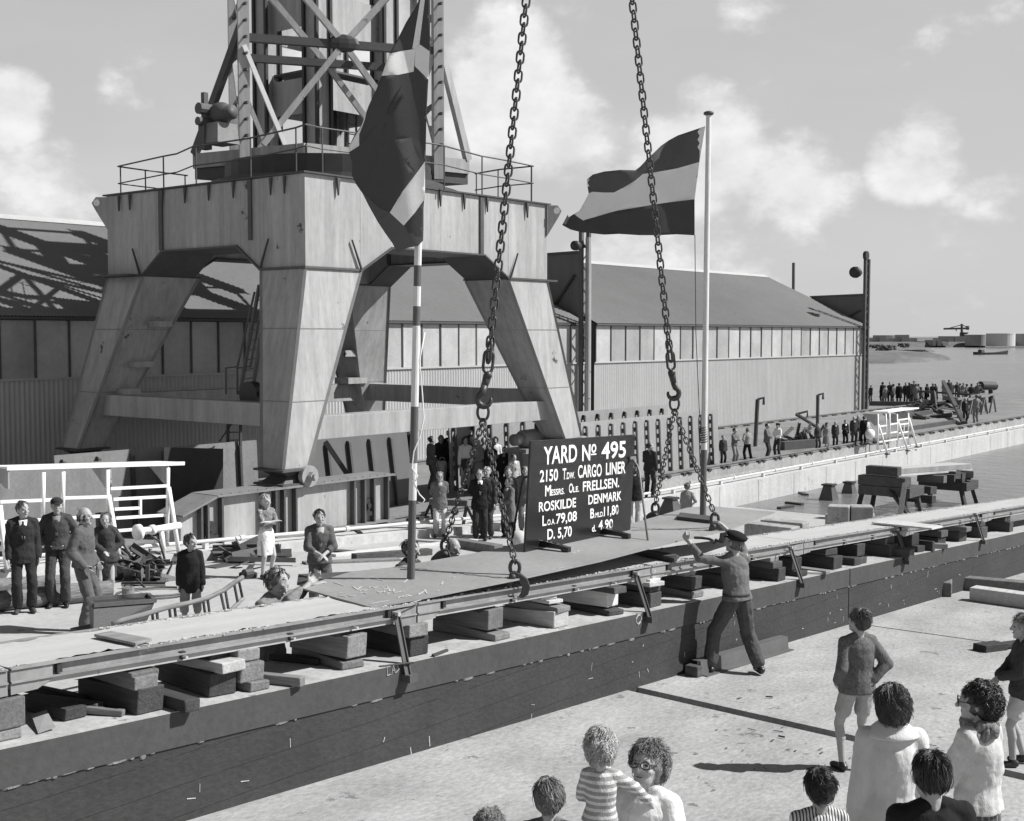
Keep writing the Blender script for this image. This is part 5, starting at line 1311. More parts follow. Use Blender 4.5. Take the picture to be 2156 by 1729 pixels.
WOVEN = ('shirt', 'jacket', 'coat', 'overall', 'trousers', 'shorts', 'skirt', 'sweater')
ARM = {'down': ((.05, .05, -.53), (.4, -1, 0)), 'front': ((-.13, .25, -.36), (1, -.4, -.4)), 'cross': ((-.24, .2, -.2), (1, .3, -.9)), 'akimbo': ((-.04, .03, -.40), (1, -.6, 0)), 'pocket': ((.02, .09, -.45), (.5, -1, 0)), 'behind': ((-.13, -.17, -.42), (1, -.7, 0)), 'face': ((-.06, .22, .0), (1, .2, -1)), 'hold': ((-.02, .32, -.26), (.6, -.5, -.6)), 'bag': ((.1, .22, -.40), (.7, -1, 0))}
def hand(mb, wr, d, nrm, s, curl, side):
    """palm plus four unequal bent fingers and a thumb; d along the forearm, nrm the palm's facing"""
    d = d.normalized(); nrm = (nrm-d*nrm.dot(d)).normalized(); x = d.cross(nrm)*side
    mb.cone(wr, .026*s, wr+d*.03*s, .03*s, 8)
    c = wr+d*.055*s
    for k in (-1, 0, 1): mb.cone(c+x*k*.021*s-d*.03*s, .017*s, c+x*k*.024*s+d*.025*s, .016*s, 8)
    for k, L in zip((-1.5, -.5, .5, 1.5), (.058, .075, .082, .07)):
        p = c+x*k*.0205*s+d*.03*s; q = d
        for j in range(3):
            q = (q*cos(curl*.55)+nrm*sin(curl*.55)).normalized() if j or curl > .3 else q
            e = p+q*L*s*(.45, .32, .23)[j]; mb.cone(p, (.0098, .0092, .0082)[j]*s, e, (.0092, .0082, .0066)[j]*s, 7); p = e
    p = c+x*.034*s-d*.025*s; q = (x*.75+d*.7+nrm*.25).normalized(); e = p+q*.045*s; mb.cone(p, .013*s, e, .0105*s, 7); mb.cone(e, .0105*s, e+(d*.8+x*.2+nrm*.4*(.4+curl)).normalized()*.032*s, .0085*s, 7)
def hair_mesh(style, R, C, s, seed, near):
    """R: head rotation, C: head centre, returns builder"""
    mb = MB(); rnd = random.Random(seed); T = lambda p: C + R @ (V(p)*s)
    if style == 'bald':
        for k in range(60):
            a = rnd.uniform(1.05, 2*pi-1.05)+pi/2; z = rnd.uniform(-.05, .025); mb.ell(T((.070*cos(a), .088*sin(a)-.005, z)), (.012*s, .012*s, .018*s), 6, 4)
        for k in range(14):
            a = rnd.uniform(0, 2*pi); mb.tube([T((.055*cos(a), .055*sin(a)-.03, .088)), T((.06*cos(a)+rnd.gauss(0, .015), .06*sin(a)-.03, .105+rnd.random()*.02))], .0012*s, 3)
        return mb
    if style in ('cap', 'beret'):
        if style == 'cap':
            mb.ell(T((0, -.012, .068)), (.091*s, .11*s, .062*s), 16, 8, rot=R); mb.ell(T((0, .095, .052)), (.066*s, .055*s, .012*s), 12, 5, rot=R @ Matrix.Rotation(-.25, 3, 'X'))
        else:
            mb.ell(T((.0, -.03, .083)), (.112*s, .125*s, .05*s), 18, 8, rot=R @ Matrix.Rotation(.22, 3, 'X')); mb.ell(T((0, -.02, .055)), (.088*s, .105*s, .04*s), 16, 6, rot=R); mb.ell(T((0, .08, .055)), (.06*s, .05*s, .012*s), 12, 5, rot=R @ Matrix.Rotation(-.2, 3, 'X'))
        return mb
    if style == 'scarf':
        mb.ell(T((0, -.018, .02)), (.093*s, .112*s, .125*s), 16, 10, rot=R); mb.ell(T((0, -.03, -.09)), (.07*s, .08*s, .06*s), 12, 6, rot=R); return mb
    big = {'short': 1.0, 'side': 1.04, 'curly': 1.16, 'bouffant': 1.2, 'boy': 1.06, 'long': 1.12, 'fluff': 1.12}[style]
    low = {'short': .0, 'side': .0, 'curly': .02, 'bouffant': .02, 'boy': .01, 'long': .05, 'fluff': .01}[style]
    curly = style in ('curly', 'fluff'); so = V((seed % 97, seed % 31, 0)); back = -.022 - (.012 if curly or style == 'bouffant' else 0)
    am = {'short': .05, 'boy': .09, 'side': .09, 'curly': .13, 'fluff': .14, 'bouffant': .13, 'long': .08}[style]; fr = 3.0 if curly else 2.2
    def surf(t, a, out=0):
        d = V((sin(t)*cos(a), sin(t)*sin(a), cos(t))); r = 1 + am*noise.noise(d*fr+so) + am*.5*noise.noise(d*fr*2.6+so) + out
        if style in ('side', 'boy', 'bouffant') and d.z > .2: r += .10*max(0, noise.noise(V((d.x*1.6, d.y*1.6, 3))+so))
        lw = low if d.z < 0 and d.y < .2 else 0
        return T((.083*big*r*d.x, back+.096*big*r*d.y, (.098*big+lw*(.7 if d.z < 0 else 0))*r*d.z + .026-low*.3))
    N_, M_ = (30, 18) if near else (16, 10); b = len(mb.v)
    for i in range(M_+1):
        for j in range(N_): mb.v.append(surf(pi*i/M_*.999+.001, 2*pi*j/N_, -.015))
    for i in range(M_):
        for j in range(N_): mb.f.append((b+i*N_+j, b+(i+1)*N_+j, b+(i+1)*N_+(j+1) % N_, b+i*N_+(j+1) % N_)); mb.m.append(0)
    mb.cut.append((b, 0))
    n = (3400 if not curly else 3000) if near else 70
    cr = (rnd.uniform(-.3, .3), rnd.uniform(-.5, -.1))
    for k in range(n):
        a = rnd.uniform(0, 2*pi); t0 = min(abs(rnd.gauss(0, 1.0)), 1.9) if not curly else rnd.uniform(0, 2.0)
        fy = sin(a)
        if (fy > .3 and t0 > .85) or (fy > -.1 and t0 > 1.25): continue      # keep the face and ears free
        L = rnd.uniform(.4, .95) * (.75 if curly else 1.0); pts = []
        w0 = .9*noise.noise(V((cos(a)*1.5, sin(a)*1.5, t0))+so) + (.5 if style in ('side', 'bouffant', 'boy') else .1); o0 = rnd.uniform(-.01, .08)
        if rnd.random() < .09: o0 += rnd.uniform(.03, .16)
        ph = rnd.uniform(0, 6.28); ns = (7 if curly else 5) if near else 3
        for j in range(ns+1):
            u = j/ns; t = t0+L*u; aa = a+w0*u; o = o0*(.3+u)
            if curly: aa += .15*cos(ph+8*u); t += .08*sin(ph+8*u); o += .05*sin(ph*1.3+7*u)+.03
            pts.append(surf(max(t, .02), aa, o))
        rr = ((.0016 if curly else .0019) if near else .0055)*s
        mb.tube(pts, rr, 3 if near else 4, radii=[rr]*(ns)+[rr*.3])
    return mb
def person(P, h, face, label, group=None, skin='skin', top=None, low=None, shoes='leather', hair=('short', 'hair_brown'), arms=('down', 'down'), feet=None, lean=0, side=0, look=(0, 0), hd=1.0, fem=False, vox=.014, shirt=None, tie=None, near=False, extra=None, curl=(.5, .5), hip=0.0, sleeve=1.0, simple=False, nolegs=False, bag=0.0):
    """P feet point, face: 0 towards the camera, 90 to the picture's right, 180 away"""
    f = radians(face); dv = -Fh*cos(f) + RT*sin(f); rz = atan2(dv.y, dv.x)-pi/2
    t = thing('person', P, label, 'person', group, rz)
    s = h/(1.722+.27*(hd*1.07-1)); WM = Matrix.Translation(P) @ Matrix.Rotation(rz, 4, 'Z'); WI = WM.inverted()
    sh = .92 if fem else 1.0
    piv = V((0, 0, .95-hip)); RL = Matrix.Rotation(radians(-lean), 3, 'X') @ Matrix.Rotation(radians(side), 3, 'Y')
    def B(p): p = V(p); return piv + RL @ (V((p.x, p.y, p.z-.95)))
    def fin(mb): mb.v = [p*s for p in mb.v]; return mb
    def part(name, mb, m, vx=None, sm=3, parent=None):
        o = obj(name, fin(mb), G[m], parent or t, local=True, smooth=True)
        if vx:
            r = o.modifiers.new('r', 'REMESH'); r.mode = 'VOXEL'; r.voxel_size = vx; r.use_smooth_shade = True
            q = o.modifiers.new('s', 'SMOOTH'); q.factor = .5; q.iterations = sm
            if name in WOVEN and not simple:
                for tx, am in ((FOLD, .013 if kind_soft(name) else .024), (FOLD2, .02)): dm = o.modifiers.new('f', 'DISPLACE'); dm.texture = tx; dm.strength = am; dm.mid_level = .48
            BAKE.append(o)
        return o
    # skeleton
    ft = feet or ((-.10, 0.0, 0), (.10, .02, 0)); hips = [V((-.092*sh, 0, .90-hip)), V((.092*sh, 0, .90-hip))]
    ank = [V((a[0], a[1], a[2]+.085)) for a in ft]; knee = []
    for i in (0, 1):
        k, a2 = ik(hips[i], ank[i], .43, .42, (0.15*(-1 if i == 0 else 1), 1, 0)); knee.append(k); ank[i] = a2
    shd = [B((-.158*sh, 0, 1.405)), B((.158*sh, 0, 1.405))]; elb = []; wrs = []
    for i in (0, 1):
        sg = -1 if i == 0 else 1; a = arms[i]
        if isinstance(a, str): o, pl_ = ARM[a]; T = shd[i] + RL @ V((o[0]*sg, o[1], o[2])); pole = RL @ V((pl_[0]*sg, pl_[1], pl_[2]))
        else:
            T = (WI @ V(a[0]))/s; pole = V(a[1])
        e, w = ik(shd[i], T, .285, .255, pole); elb.append(e); wrs.append(w)
    HR = RL @ Matrix.Rotation(radians(-look[0]), 3, 'Z') @ Matrix.Rotation(radians(look[1]), 3, 'X')
    k = hd*1.07; nk = B((0, .0, 1.452)); HC = nk + HR @ V((0, .022, .142*k))
    hp = lambda p: HC + HR @ (V(p)*k)
    # body: one continuous surface
    mb = MB()
    for sx_ in (-1, 1):
        mb.cone(B((sx_*.055, 0, 1.0)), .080, B((sx_*.065*sh, .0, 1.28)), .080, 10); mb.cone(B((sx_*.065*sh, -.005, 1.28)), .080, B((sx_*.11*sh, 0, 1.37)), .055, 10)
    mb.cone(B((-.15*sh, 0, 1.405)), .055, B((.15*sh, 0, 1.405)), .055, 10); mb.cone(B((0, -.01, 1.40)), .062, hp((0, -.02, -.06)), .052, 10)
    mb.ell(hp((0, 0, .012)), (.074*k, .094*k, .108*k), 14, 10, rot=HR); mb.ell(hp((0, .032, -.055)), (.054*k, .056*k, .058*k), 12, 8, rot=HR)
    mb.cone(hp((0, .088, .018)), .011*k, hp((0, .108, -.018)), .0155*k, 8); mb.cone(hp((-.035, .078, .034)), .012*k, hp((.035, .078, .034)), .012*k, 8)
    mb.cone(hp((-.018, .078, -.052)), .011*k, hp((.018, .078, -.052)), .011*k, 8); mb.ell(hp((0, .068, -.095)), (.02*k, .02*k, .017*k), 8, 6)
    for sx_ in (-1, 1):
        mb.ell(hp((sx_*.076, -.005, -.002)), (.011*k, .02*k, .032*k), 8, 6, rot=HR); mb.ell(hp((sx_*.04, .06, -.02)), (.022*k, .025*k, .02*k), 8, 6)
    for i in (0, 1):
        mb.cone(shd[i], .05, elb[i], .040, 10); mb.cone(elb[i], .040, wrs[i], .028, 10)
        d = (wrs[i]-elb[i]); sg = -1 if i == 0 else 1; nr = RL @ V((-sg*.8, .35, 0)) if abs(d.normalized().z) > .5 else V((0, 0, -1))
        if simple: mb.cone(wrs[i], .026, wrs[i]+d.normalized()*.12, .03, 8)
        else: hand(mb, wrs[i], d, nr, 1.0, curl[i], sg)
        if not nolegs: mb.cone(hips[i], .076, knee[i], .054, 10); mb.cone(knee[i], .052, knee[i].lerp(ank[i], .35)+V((0, -.015, 0)), .052, 10); mb.cone(knee[i].lerp(ank[i], .3)+V((0, -.012, 0)), .05, ank[i], .036, 10)
    body = part('body', mb, skin, vox*(.75 if not simple else 1), 2)
    # clothes
    def torso(mb, zl, ex, flare=0):
        rings = []
        w = lambda z: .155+ex if z > 1.2 else .15+ex
        zz = [1.455, 1.42, 1.36, 1.25, 1.10, .98] if not fem else [1.455, 1.42, 1.36, 1.25, 1.08, .96]
        rx = [.085, .135*sh, .168*sh, .170*sh, .156 if not fem else .135, .176]; ry = [.062, .084, .112, .122, .110 if not fem else .104, .122]
        R_ = [(B((0, -.004, z)), a+ex*.8, b_+ex) for z, a, b_ in zip(zz, rx, ry) if z >= min(zl, 1.0)]
        z = .90
        while z > zl+.02: R_.append((V((0, piv.y, z-hip)), .186+ex+flare*(.95-z), .134+ex+flare*(.95-z)*.8)); z -= .12
        if zl < .95: R_.append((V((0, piv.y, zl-hip)), .186+ex+flare*(.95-zl), .134+ex+flare*(.95-zl)*.8))
        loft(mb, R_[::-1])
    def sleeves(mb, fr, ex):
        for i in (0, 1):
            mb.cone(shd[i]+V((0, 0, -.01)), .053+ex, elb[i], .047+ex, 10)
            if fr > .5: mb.cone(elb[i], .047+ex, elb[i].lerp(wrs[i], (fr-.5)*2*.95), .038+ex, 10)
            sg = -1 if i == 0 else 1; mb.cone(B((0, 0, 1.40)), .06, shd[i], .052+ex, 10); mb.cone(B((sg*.035, -.012, 1.478)), .034+ex*.4, B((sg*.135*sh, -.008, 1.425)), .045+ex*.6, 10)
    if top:
        kind, m, zl = top[:3]; ex = {'shirt': .008, 'sweater': .018, 'jacket': .022, 'coat': .03, 'overall': .02}[kind]
        mb = MB(); torso(mb, zl, ex, .12 if kind == 'coat' else 0); sleeves(mb, sleeve, ex)
        if kind in ('jacket', 'coat', 'overall'): mb.cone(B((-.05, -.03, 1.475)), .03, B((.05, -.03, 1.475)), .03, 8); mb.cone(B((-.06, -.02, 1.47)), .022, B((-.03, .07, 1.42)), .02, 8); mb.cone(B((.06, -.02, 1.47)), .022, B((.03, .07, 1.42)), .02, 8)
        if kind == 'sweater': mb.cone(B((-.05, -.0, 1.475)), .032, B((.05, -.0, 1.475)), .032, 8)
        part({'shirt': 'shirt', 'sweater': 'sweater', 'jacket': 'jacket', 'coat': 'coat', 'overall': 'overall'}[kind], mb, m, vox)
        if shirt:
            mb = MB(); y = .118+ex; mb.hexa([B((-.014, y+.002, 1.15)), B((.014, y+.002, 1.15)), B((.014, y-.06, 1.15)), B((-.014, y-.06, 1.15)), B((-.062, y-.03, 1.45)), B((.062, y-.03, 1.45)), B((.062, y-.08, 1.46)), B((-.062, y-.08, 1.46))]); sp = part('shirt_front', mb, shirt)
            if tie: mb = MB(); mb.hexa([B((-.016, y+.008, 1.12)), B((.016, y+.008, 1.12)), B((.014, y-.03, 1.12)), B((-.014, y-.03, 1.12)), B((-.014, y-.025, 1.44)), B((.014, y-.025, 1.44)), B((.014, y-.05, 1.45)), B((-.014, y-.05, 1.45))]); part('tie', mb, tie)
    if low and not nolegs:
        kind, m, zl = low; mb = MB()
        if kind == 'skirt':
            loft(mb, [((0, 0, zl-hip), .185+.02*(.9-zl), .15), ((0, 0, .75-hip), .185, .145), ((0, 0, .95-hip), .165, .125), ((0, 0, 1.05-hip), .13, .10)]); part('skirt', mb, m, vox)
        else:
            pass
            for i in (0, 1):
                sg = -1 if i == 0 else 1
                mb.cone(V((sg*.065, 0, 1.02-hip)), .088, hips[i]-V((sg*.006, 0, 0)), .094, 10)
                if zl > .45: mb.cone(hips[i]-V((sg*.004, 0, 0)), .094, hips[i].lerp(knee[i], (.9-zl)/.43), .094, 10)
                else:
                    mb.cone(hips[i]-V((sg*.004, 0, 0)), .094+bag, knee[i], .080+bag*.8, 10); mb.cone(knee[i], .080+bag*.8, knee[i].lerp(ank[i], (.87-bag*4) if zl < .12 else (.48-zl)/.4), .078+bag*.7, 10)
            part('trousers' if kind == 'trousers' else 'shorts', mb, m, vox)
    if shoes and not nolegs:
        for i in (0, 1):
            a = ank[i]; sg = -1 if i == 0 else 1; o = V((sg*.035, .16, 0)).normalized(); mb = MB()
            mb.cone(a+V((0, -.03, -.03)), .045, a-V((0, 0, .045))+o*.13, .038, 8); mb.cone(a-V((0, .02, .05)), .036, a-V((0, 0, .05))+o*.15, .034, 8); mb.cone(a, .045, a-V((0, .01, .03)), .048, 8)
            for q in mb.v: q.z = max(q.z, ft[i][2])
            part('shoe', mb, shoes, vox*.8, 2)
    # hair or headgear
    if hair:
        st, m = hair[:2]
        hb = hair_mesh(st, HR, HC, k, int(abs(P.x*131+P.y*71)), near); part({'cap': 'cap', 'beret': 'beret', 'scarf': 'headscarf'}.get(st, 'hair'), hb, m)
        if st in ('cap', 'beret'): part('hair', hair_mesh('short', HR @ Matrix.Scale(.97, 3), HC-HR @ V((0, 0, .02)), k, 5, near), hair[2] if len(hair) > 2 else 'hair_brown')
    if not simple and abs(((face+180) % 360)-180) < 115:
        for sx_ in (-1, 1): mb = MB(); mb.ell(hp((sx_*.031, .082, .012)), (.013*k, .008*k, .006*k), 8, 6, rot=HR); part('eye', mb, 'eye_dark')
        mb = MB(); mb.ell(hp((0, .088, -.053)), (.02*k, .006*k, .0035*k), 8, 5, rot=HR); part('mouth', mb, 'cloth_navy')
    if extra == 'belt':
        mb = MB(); loft(mb, [(B((0, 0, .985)), .186, .134), (B((0, 0, 1.015)), .184, .132)], 20); part('belt', mb, 'cloth_navy')
    if extra == 'glasses':
        mb = MB()
        for sx_ in (-1, 1): mb.tube([hp((sx_*.034+.027*cos(a), .104, .012+.02*sin(a))) for a in [2*pi*j/14 for j in range(14)]], .0035*k, 5, closed=True); mb.tube([hp((sx_*.06, .10, .02)), hp((sx_*.078, .0, .012))], .003*k, 5)
        mb.tube([hp((-.008, .108, .016)), hp((.008, .108, .016))], .003*k, 5); part('glasses', mb, 'leather')
    return t
def at_top(px, py, h, off):
    P = atF(px, py, off+h); return V((P.x, P.y, P.z-h))
def at_top_z(px, py, h, z):
    P = atZ(px, py, z+h); return V((P.x, P.y, z))
def at_foot(px, py_top, py_foot, z):
    P = atZ(px, py_foot, z); n = V((Fh.x, Fh.y, 0)); T = onpl(px, py_top, n, n.dot(P)); return P, T.z-P.z
def at_foot_f(px, py_top, py_foot, off):
    P = atF(px, py_foot, off); n = V((Fh.x, Fh.y, 0)); T = onpl(px, py_top, n, n.dot(P)); return P, T.z-P.z

# ---- workers and onlookers on the back slip floor, left
P, h = at_foot_f(52, 1055, 1290, BF); person(P, h, 25, 'man in a dark suit with white shirt and tie at the left edge', top=('jacket', 'cloth_dark', .78), low=('trousers', 'cloth_dark', 0), hair=('side', 'hair_brown'), shirt='cloth_white', tie='cloth_dark', look=(-25, 0), shoes='leather_brown', vox=.012)
P, h = at_foot_f(124, 1047, 1278, BF); person(P, h, 15, 'worker in dark overalls and a peaked cap with elbows out', top=('overall', 'overall_dark', .93), low=('trousers', 'overall_dark', 0), hair=('cap', 'cloth_dark', 'hair_brown'), arms=('akimbo', 'akimbo'), shirt='cloth_mid', look=(-10, 0), vox=.012)
P, h = at_foot_f(180, 1067, 1332, BF); person(P, h, 82, 'balding worker in grey overalls seen from the side, hands in pockets', top=('overall', 'overall_mid', .93), low=('trousers', 'overall_mid', 0), hair=('bald', 'hair_dark'), arms=('pocket', 'pocket'), vox=.012)
P = at_top_z(222, 1082, 1.60, QZ); person(P, 1.62, 10, 'person in a dark jacket standing behind the white shelter rails', top=('jacket', 'cloth_navy', .8), low=('skirt', 'cloth_navy', .5), hair=('curly', 'hair_mid'), arms=('akimbo', 'front'), fem=True)
P = at_top(400, 1124, 1.46, BF); person(P, 1.46, 12, 'boy in a dark knitted sweater and short trousers by the steel hopper', top=('sweater', 'knit_dark', .72), low=('shorts', 'cloth_mid', .42), hair=('boy', 'hair_dark'), hd=1.12, look=(-45, 0), vox=.012)
P = at_top(559, 1042, 1.60, BF); person(P, 1.60, 40, 'blonde woman in a white skirt and printed blouse with crossed arms', top=('shirt', 'print', 1.0), low=('skirt', 'cloth_white', .5), hair=('bouffant', 'hair_blond'), arms=('cross', 'cross'), fem=True, sleeve=.35, skin='skin_pale', look=(-10, 0), vox=.012)
P = at_top(672, 1072, 1.74, BF); person(P, 1.74, 18, 'young man in an open work jacket over a light shirt, hands together', top=('jacket', 'overall_mid', .88), low=('trousers', 'overall_mid', 0), hair=('boy', 'hair_dark'), arms=('front', 'front'), shirt='cloth_light', sleeve=.7, vox=.012)
# the men right behind the plate stand on low staging
def near_man(px, py, ytop, depth_y, h, *a, **k):
    P = atY(px, py, depth_y); return person(V((P.x, P.y, P.z-h)), h, *a, **k)
hA = atP(652, 1233, .02); hB = atP(690, 1222, .02)
near_man(562, 1192, 0, 9.62, 1.86, 70, 'curly haired worker in a pale jacket pushing at the left end of the keel plate', top=('jacket', 'cloth_mid', .85), low=('trousers', 'overall_dark', 0), hair=('fluff', 'hair_mid'), arms=((hA+V((.03, .05, 0)), (1, -.3, -.6)), (hB, (1, -.3, -.6))), lean=6, look=(15, -16), vox=.011, sleeve=.75, curl=(.9, .5))
near_man(850, 1133, 0, 10.9, 1.80, 60, 'man with wavy dark hair half hidden behind the banded flagpole', top=('jacket', 'overall_dark', .85), low=('trousers', 'overall_dark', 0), hair=('boy', 'hair_dark'), arms=('front', 'front'), lean=8, vox=.012)
hC = atP(900, 1168, .05)
near_man(946, 1126, 0, 10.55, 1.80, 20, 'bald man leaning over the far plate edge with one hand on the clamp', top=('jacket', 'overall_mid', .85), low=('trousers', 'overall_dark', 0), hair=('bald', 'hair_mid'), arms=('front', (hC, (1, .2, -1))), lean=10, look=(-20, 0), vox=.010)
mb = MB(); mb.box((6.5, 9.3, -.5), (15, 11.4, -.04)); staging = obj('staging', mb, G['timber_dark']); tag(staging, 'low timber staging behind the keel wall where the plate handlers stand', 'platform')

# ---- group on the quay behind the chains
QG = 'onlookers on the quay behind the left chains'
def quay(px, yt, yf, face, label, **k):
    P, h = at_foot(px, yt, yf, QZ); k.setdefault('vox', .016); return person(P, h, face, label, **k)
J = lambda m, z=.8: ('jacket', m, z)
TR = lambda m: ('trousers', m, 0)
quay(908, 918, 1031, 120, 'man in a grey suit turned away, leftmost in the group behind the chains', top=J('cloth_grey'), low=TR('cloth_grey'), hair=('short', 'hair_dark'), arms=('down', 'pocket'))
quay(929, 916, 1026, 10, 'woman in a dark jacket and white skirt behind the chains', top=J('cloth_dark', .9), low=('skirt', 'cloth_white', .52), hair=('long', 'hair_mid'), arms=('front', 'front'), fem=True)
quay(947, 905, 1024, 0, 'tall fair man in a dark suit at the back of the quay group', top=J('cloth_dark'), low=TR('cloth_dark'), hair=('side', 'hair_blond'), shirt='cloth_white', tie='cloth_navy')
quay(951, 958, 1025, 0, 'small child in a grey coat holding something up before the dark suit man', top=('jacket', 'cloth_grey', .75), low=('shorts', 'cloth_dark', .6), hair=('short', 'hair_fair'), hd=1.3, arms=('front', 'front'))
quay(980, 920, 1035, 5, 'woman in a white sweater and dark pleated skirt behind the left chain', top=('sweater', 'cloth_white', .98), low=('skirt', 'cloth_navy', .5), hair=('bouffant', 'hair_dark'), fem=True)
quay(991, 916, 1029, 30, 'person with dark curly hair looking out behind the woman in the white sweater', top=J('cloth_dark'), low=TR('cloth_dark'), hair=('curly', 'hair_dark'))
quay(1006, 926, 1034, -20, 'woman in a pale raincoat and headscarf behind the left sling chains', top=('coat', 'cloth_mid', .6), low=('skirt', 'cloth_dark', .5), hair=('scarf', 'cloth_light'), arms=('front', 'pocket'), fem=True)
quay(1019, 920, 1026, 0, 'dark haired woman seen between the two left sling chains', top=('shirt', 'cloth_light', .95), low=('skirt', 'cloth_dark', .5), hair=('long', 'hair_dark'), fem=True)
quay(1034, 931, 1034, -10, 'grey haired older woman in dark clothes right of the sling chain', top=('coat', 'cloth_navy', .6), low=('skirt', 'cloth_dark', .45), hair=('curly', 'hair_grey'), fem=True)
quay(1043, 920, 1026, 0, 'smiling dark haired woman in a white blouse', top=('shirt', 'cloth_white', .98), low=('skirt', 'cloth_grey', .5), hair=('bouffant', 'hair_dark'), fem=True)
quay(1062, 941, 1040, -10, 'shaded man in a dark suit near the winch', top=J('cloth_black'), low=TR('cloth_black'), hair=('short', 'hair_dark'), shirt='cloth_mid')
quay(1044, 955, 1036, 0, 'child in dark clothes looking past the older woman', top=J('cloth_navy'), low=TR('cloth_navy'), hair=('short', 'hair_brown'), hd=1.2)
quay(1082, 956, 1052, 25, 'young man in a pale grey suit and tie left of the board', top=J('cloth_light'), low=TR('cloth_light'), hair=('side', 'hair_dark'), shirt='cloth_white', tie='cloth_navy')
quay(860, 897, 1016, 0, 'man whose head shows above the steel panel left of the banded pole', top=J('cloth_dark'), low=TR('cloth_dark'), hair=('short', 'hair_dark'))
def slip(px, yt, yf, face, label, **k):
    P, h = at_foot_f(px, yt, yf, BF); k.setdefault('vox', .014); return person(P, h, face, label, **k)
slip(926, 993, 1131, 10, 'young man with glasses in a grey jacket and pale trousers', top=J('cloth_grey', .74), low=TR('cloth_pale'), hair=('boy', 'hair_fair'), arms=('behind', 'behind'), shirt='cloth_light', extra='glasses')
slip(1010, 987, 1138, 8, 'man in a black suit with white shirt and tie in the middle of the onlookers', top=J('cloth_black', .76), low=TR('cloth_dark'), hair=('short', 'hair_dark'), arms=('behind', 'behind'), shirt='cloth_white', tie='cloth_mid', extra='glasses', look=(15, 0))
slip(1026, 983, 1134, -20, 'fair young man with a hand at his chin behind the man in the black suit', top=J('cloth_navy', .7), low=TR('cloth_navy'), hair=('side', 'hair_blond'), arms=('down', 'face'))
slip(1070, 983, 1130, 5, 'man in a dark suit standing behind the boy in the raincoat', top=J('cloth_black'), low=TR('cloth_black'), hair=('side', 'hair_mid'))
slip(1072, 1006, 1133, -55, 'boy in a grey raincoat left of the board', top=('coat', 'cloth_grey', .5), low=TR('cloth_dark'), hair=('boy', 'hair_mid'), arms=('front', 'pocket'), hd=1.08, shirt='cloth_light')
slip(1106, 981, 1120, 0, 'man in a grey jacket mostly hidden by the left edge of the board', top=J('cloth_grey'), low=TR('cloth_grey'), hair=('short', 'hair_brown'))
slip(1335, 985, 1112, 175, "person in dark jacket and pale trousers half hidden by the board's right edge", top=J('cloth_black', .8), low=TR('cloth_light'), hair=('short', 'hair_dark'), lean=12)
P = at_top_z(1381, 931, 1.76, -.93); person(V((P.x, 21.3, ledge_z(P.x))), 1.76, 150, 'man in dark work clothes standing on the quay ledge between the right sling chains', top=('overall', 'cloth_dark', .85), low=TR('cloth_dark'), hair=('short', 'hair_dark'), arms=('front', 'down'), look=(50, 0), vox=.014)
P = at_top(1447, 1016, 1.45, BF); person(P, 1.45, 165, 'boy in a light shirt with a hand on his hip left of the right flagpole', top=('shirt', 'cloth_mid', .9), low=('shorts', 'cloth_grey', .6), hair=('short', 'hair_mid'), arms=('down', 'akimbo'), hd=1.12, sleeve=.35, vox=.014)
P = at_top(1575, 1034, .62, BF)
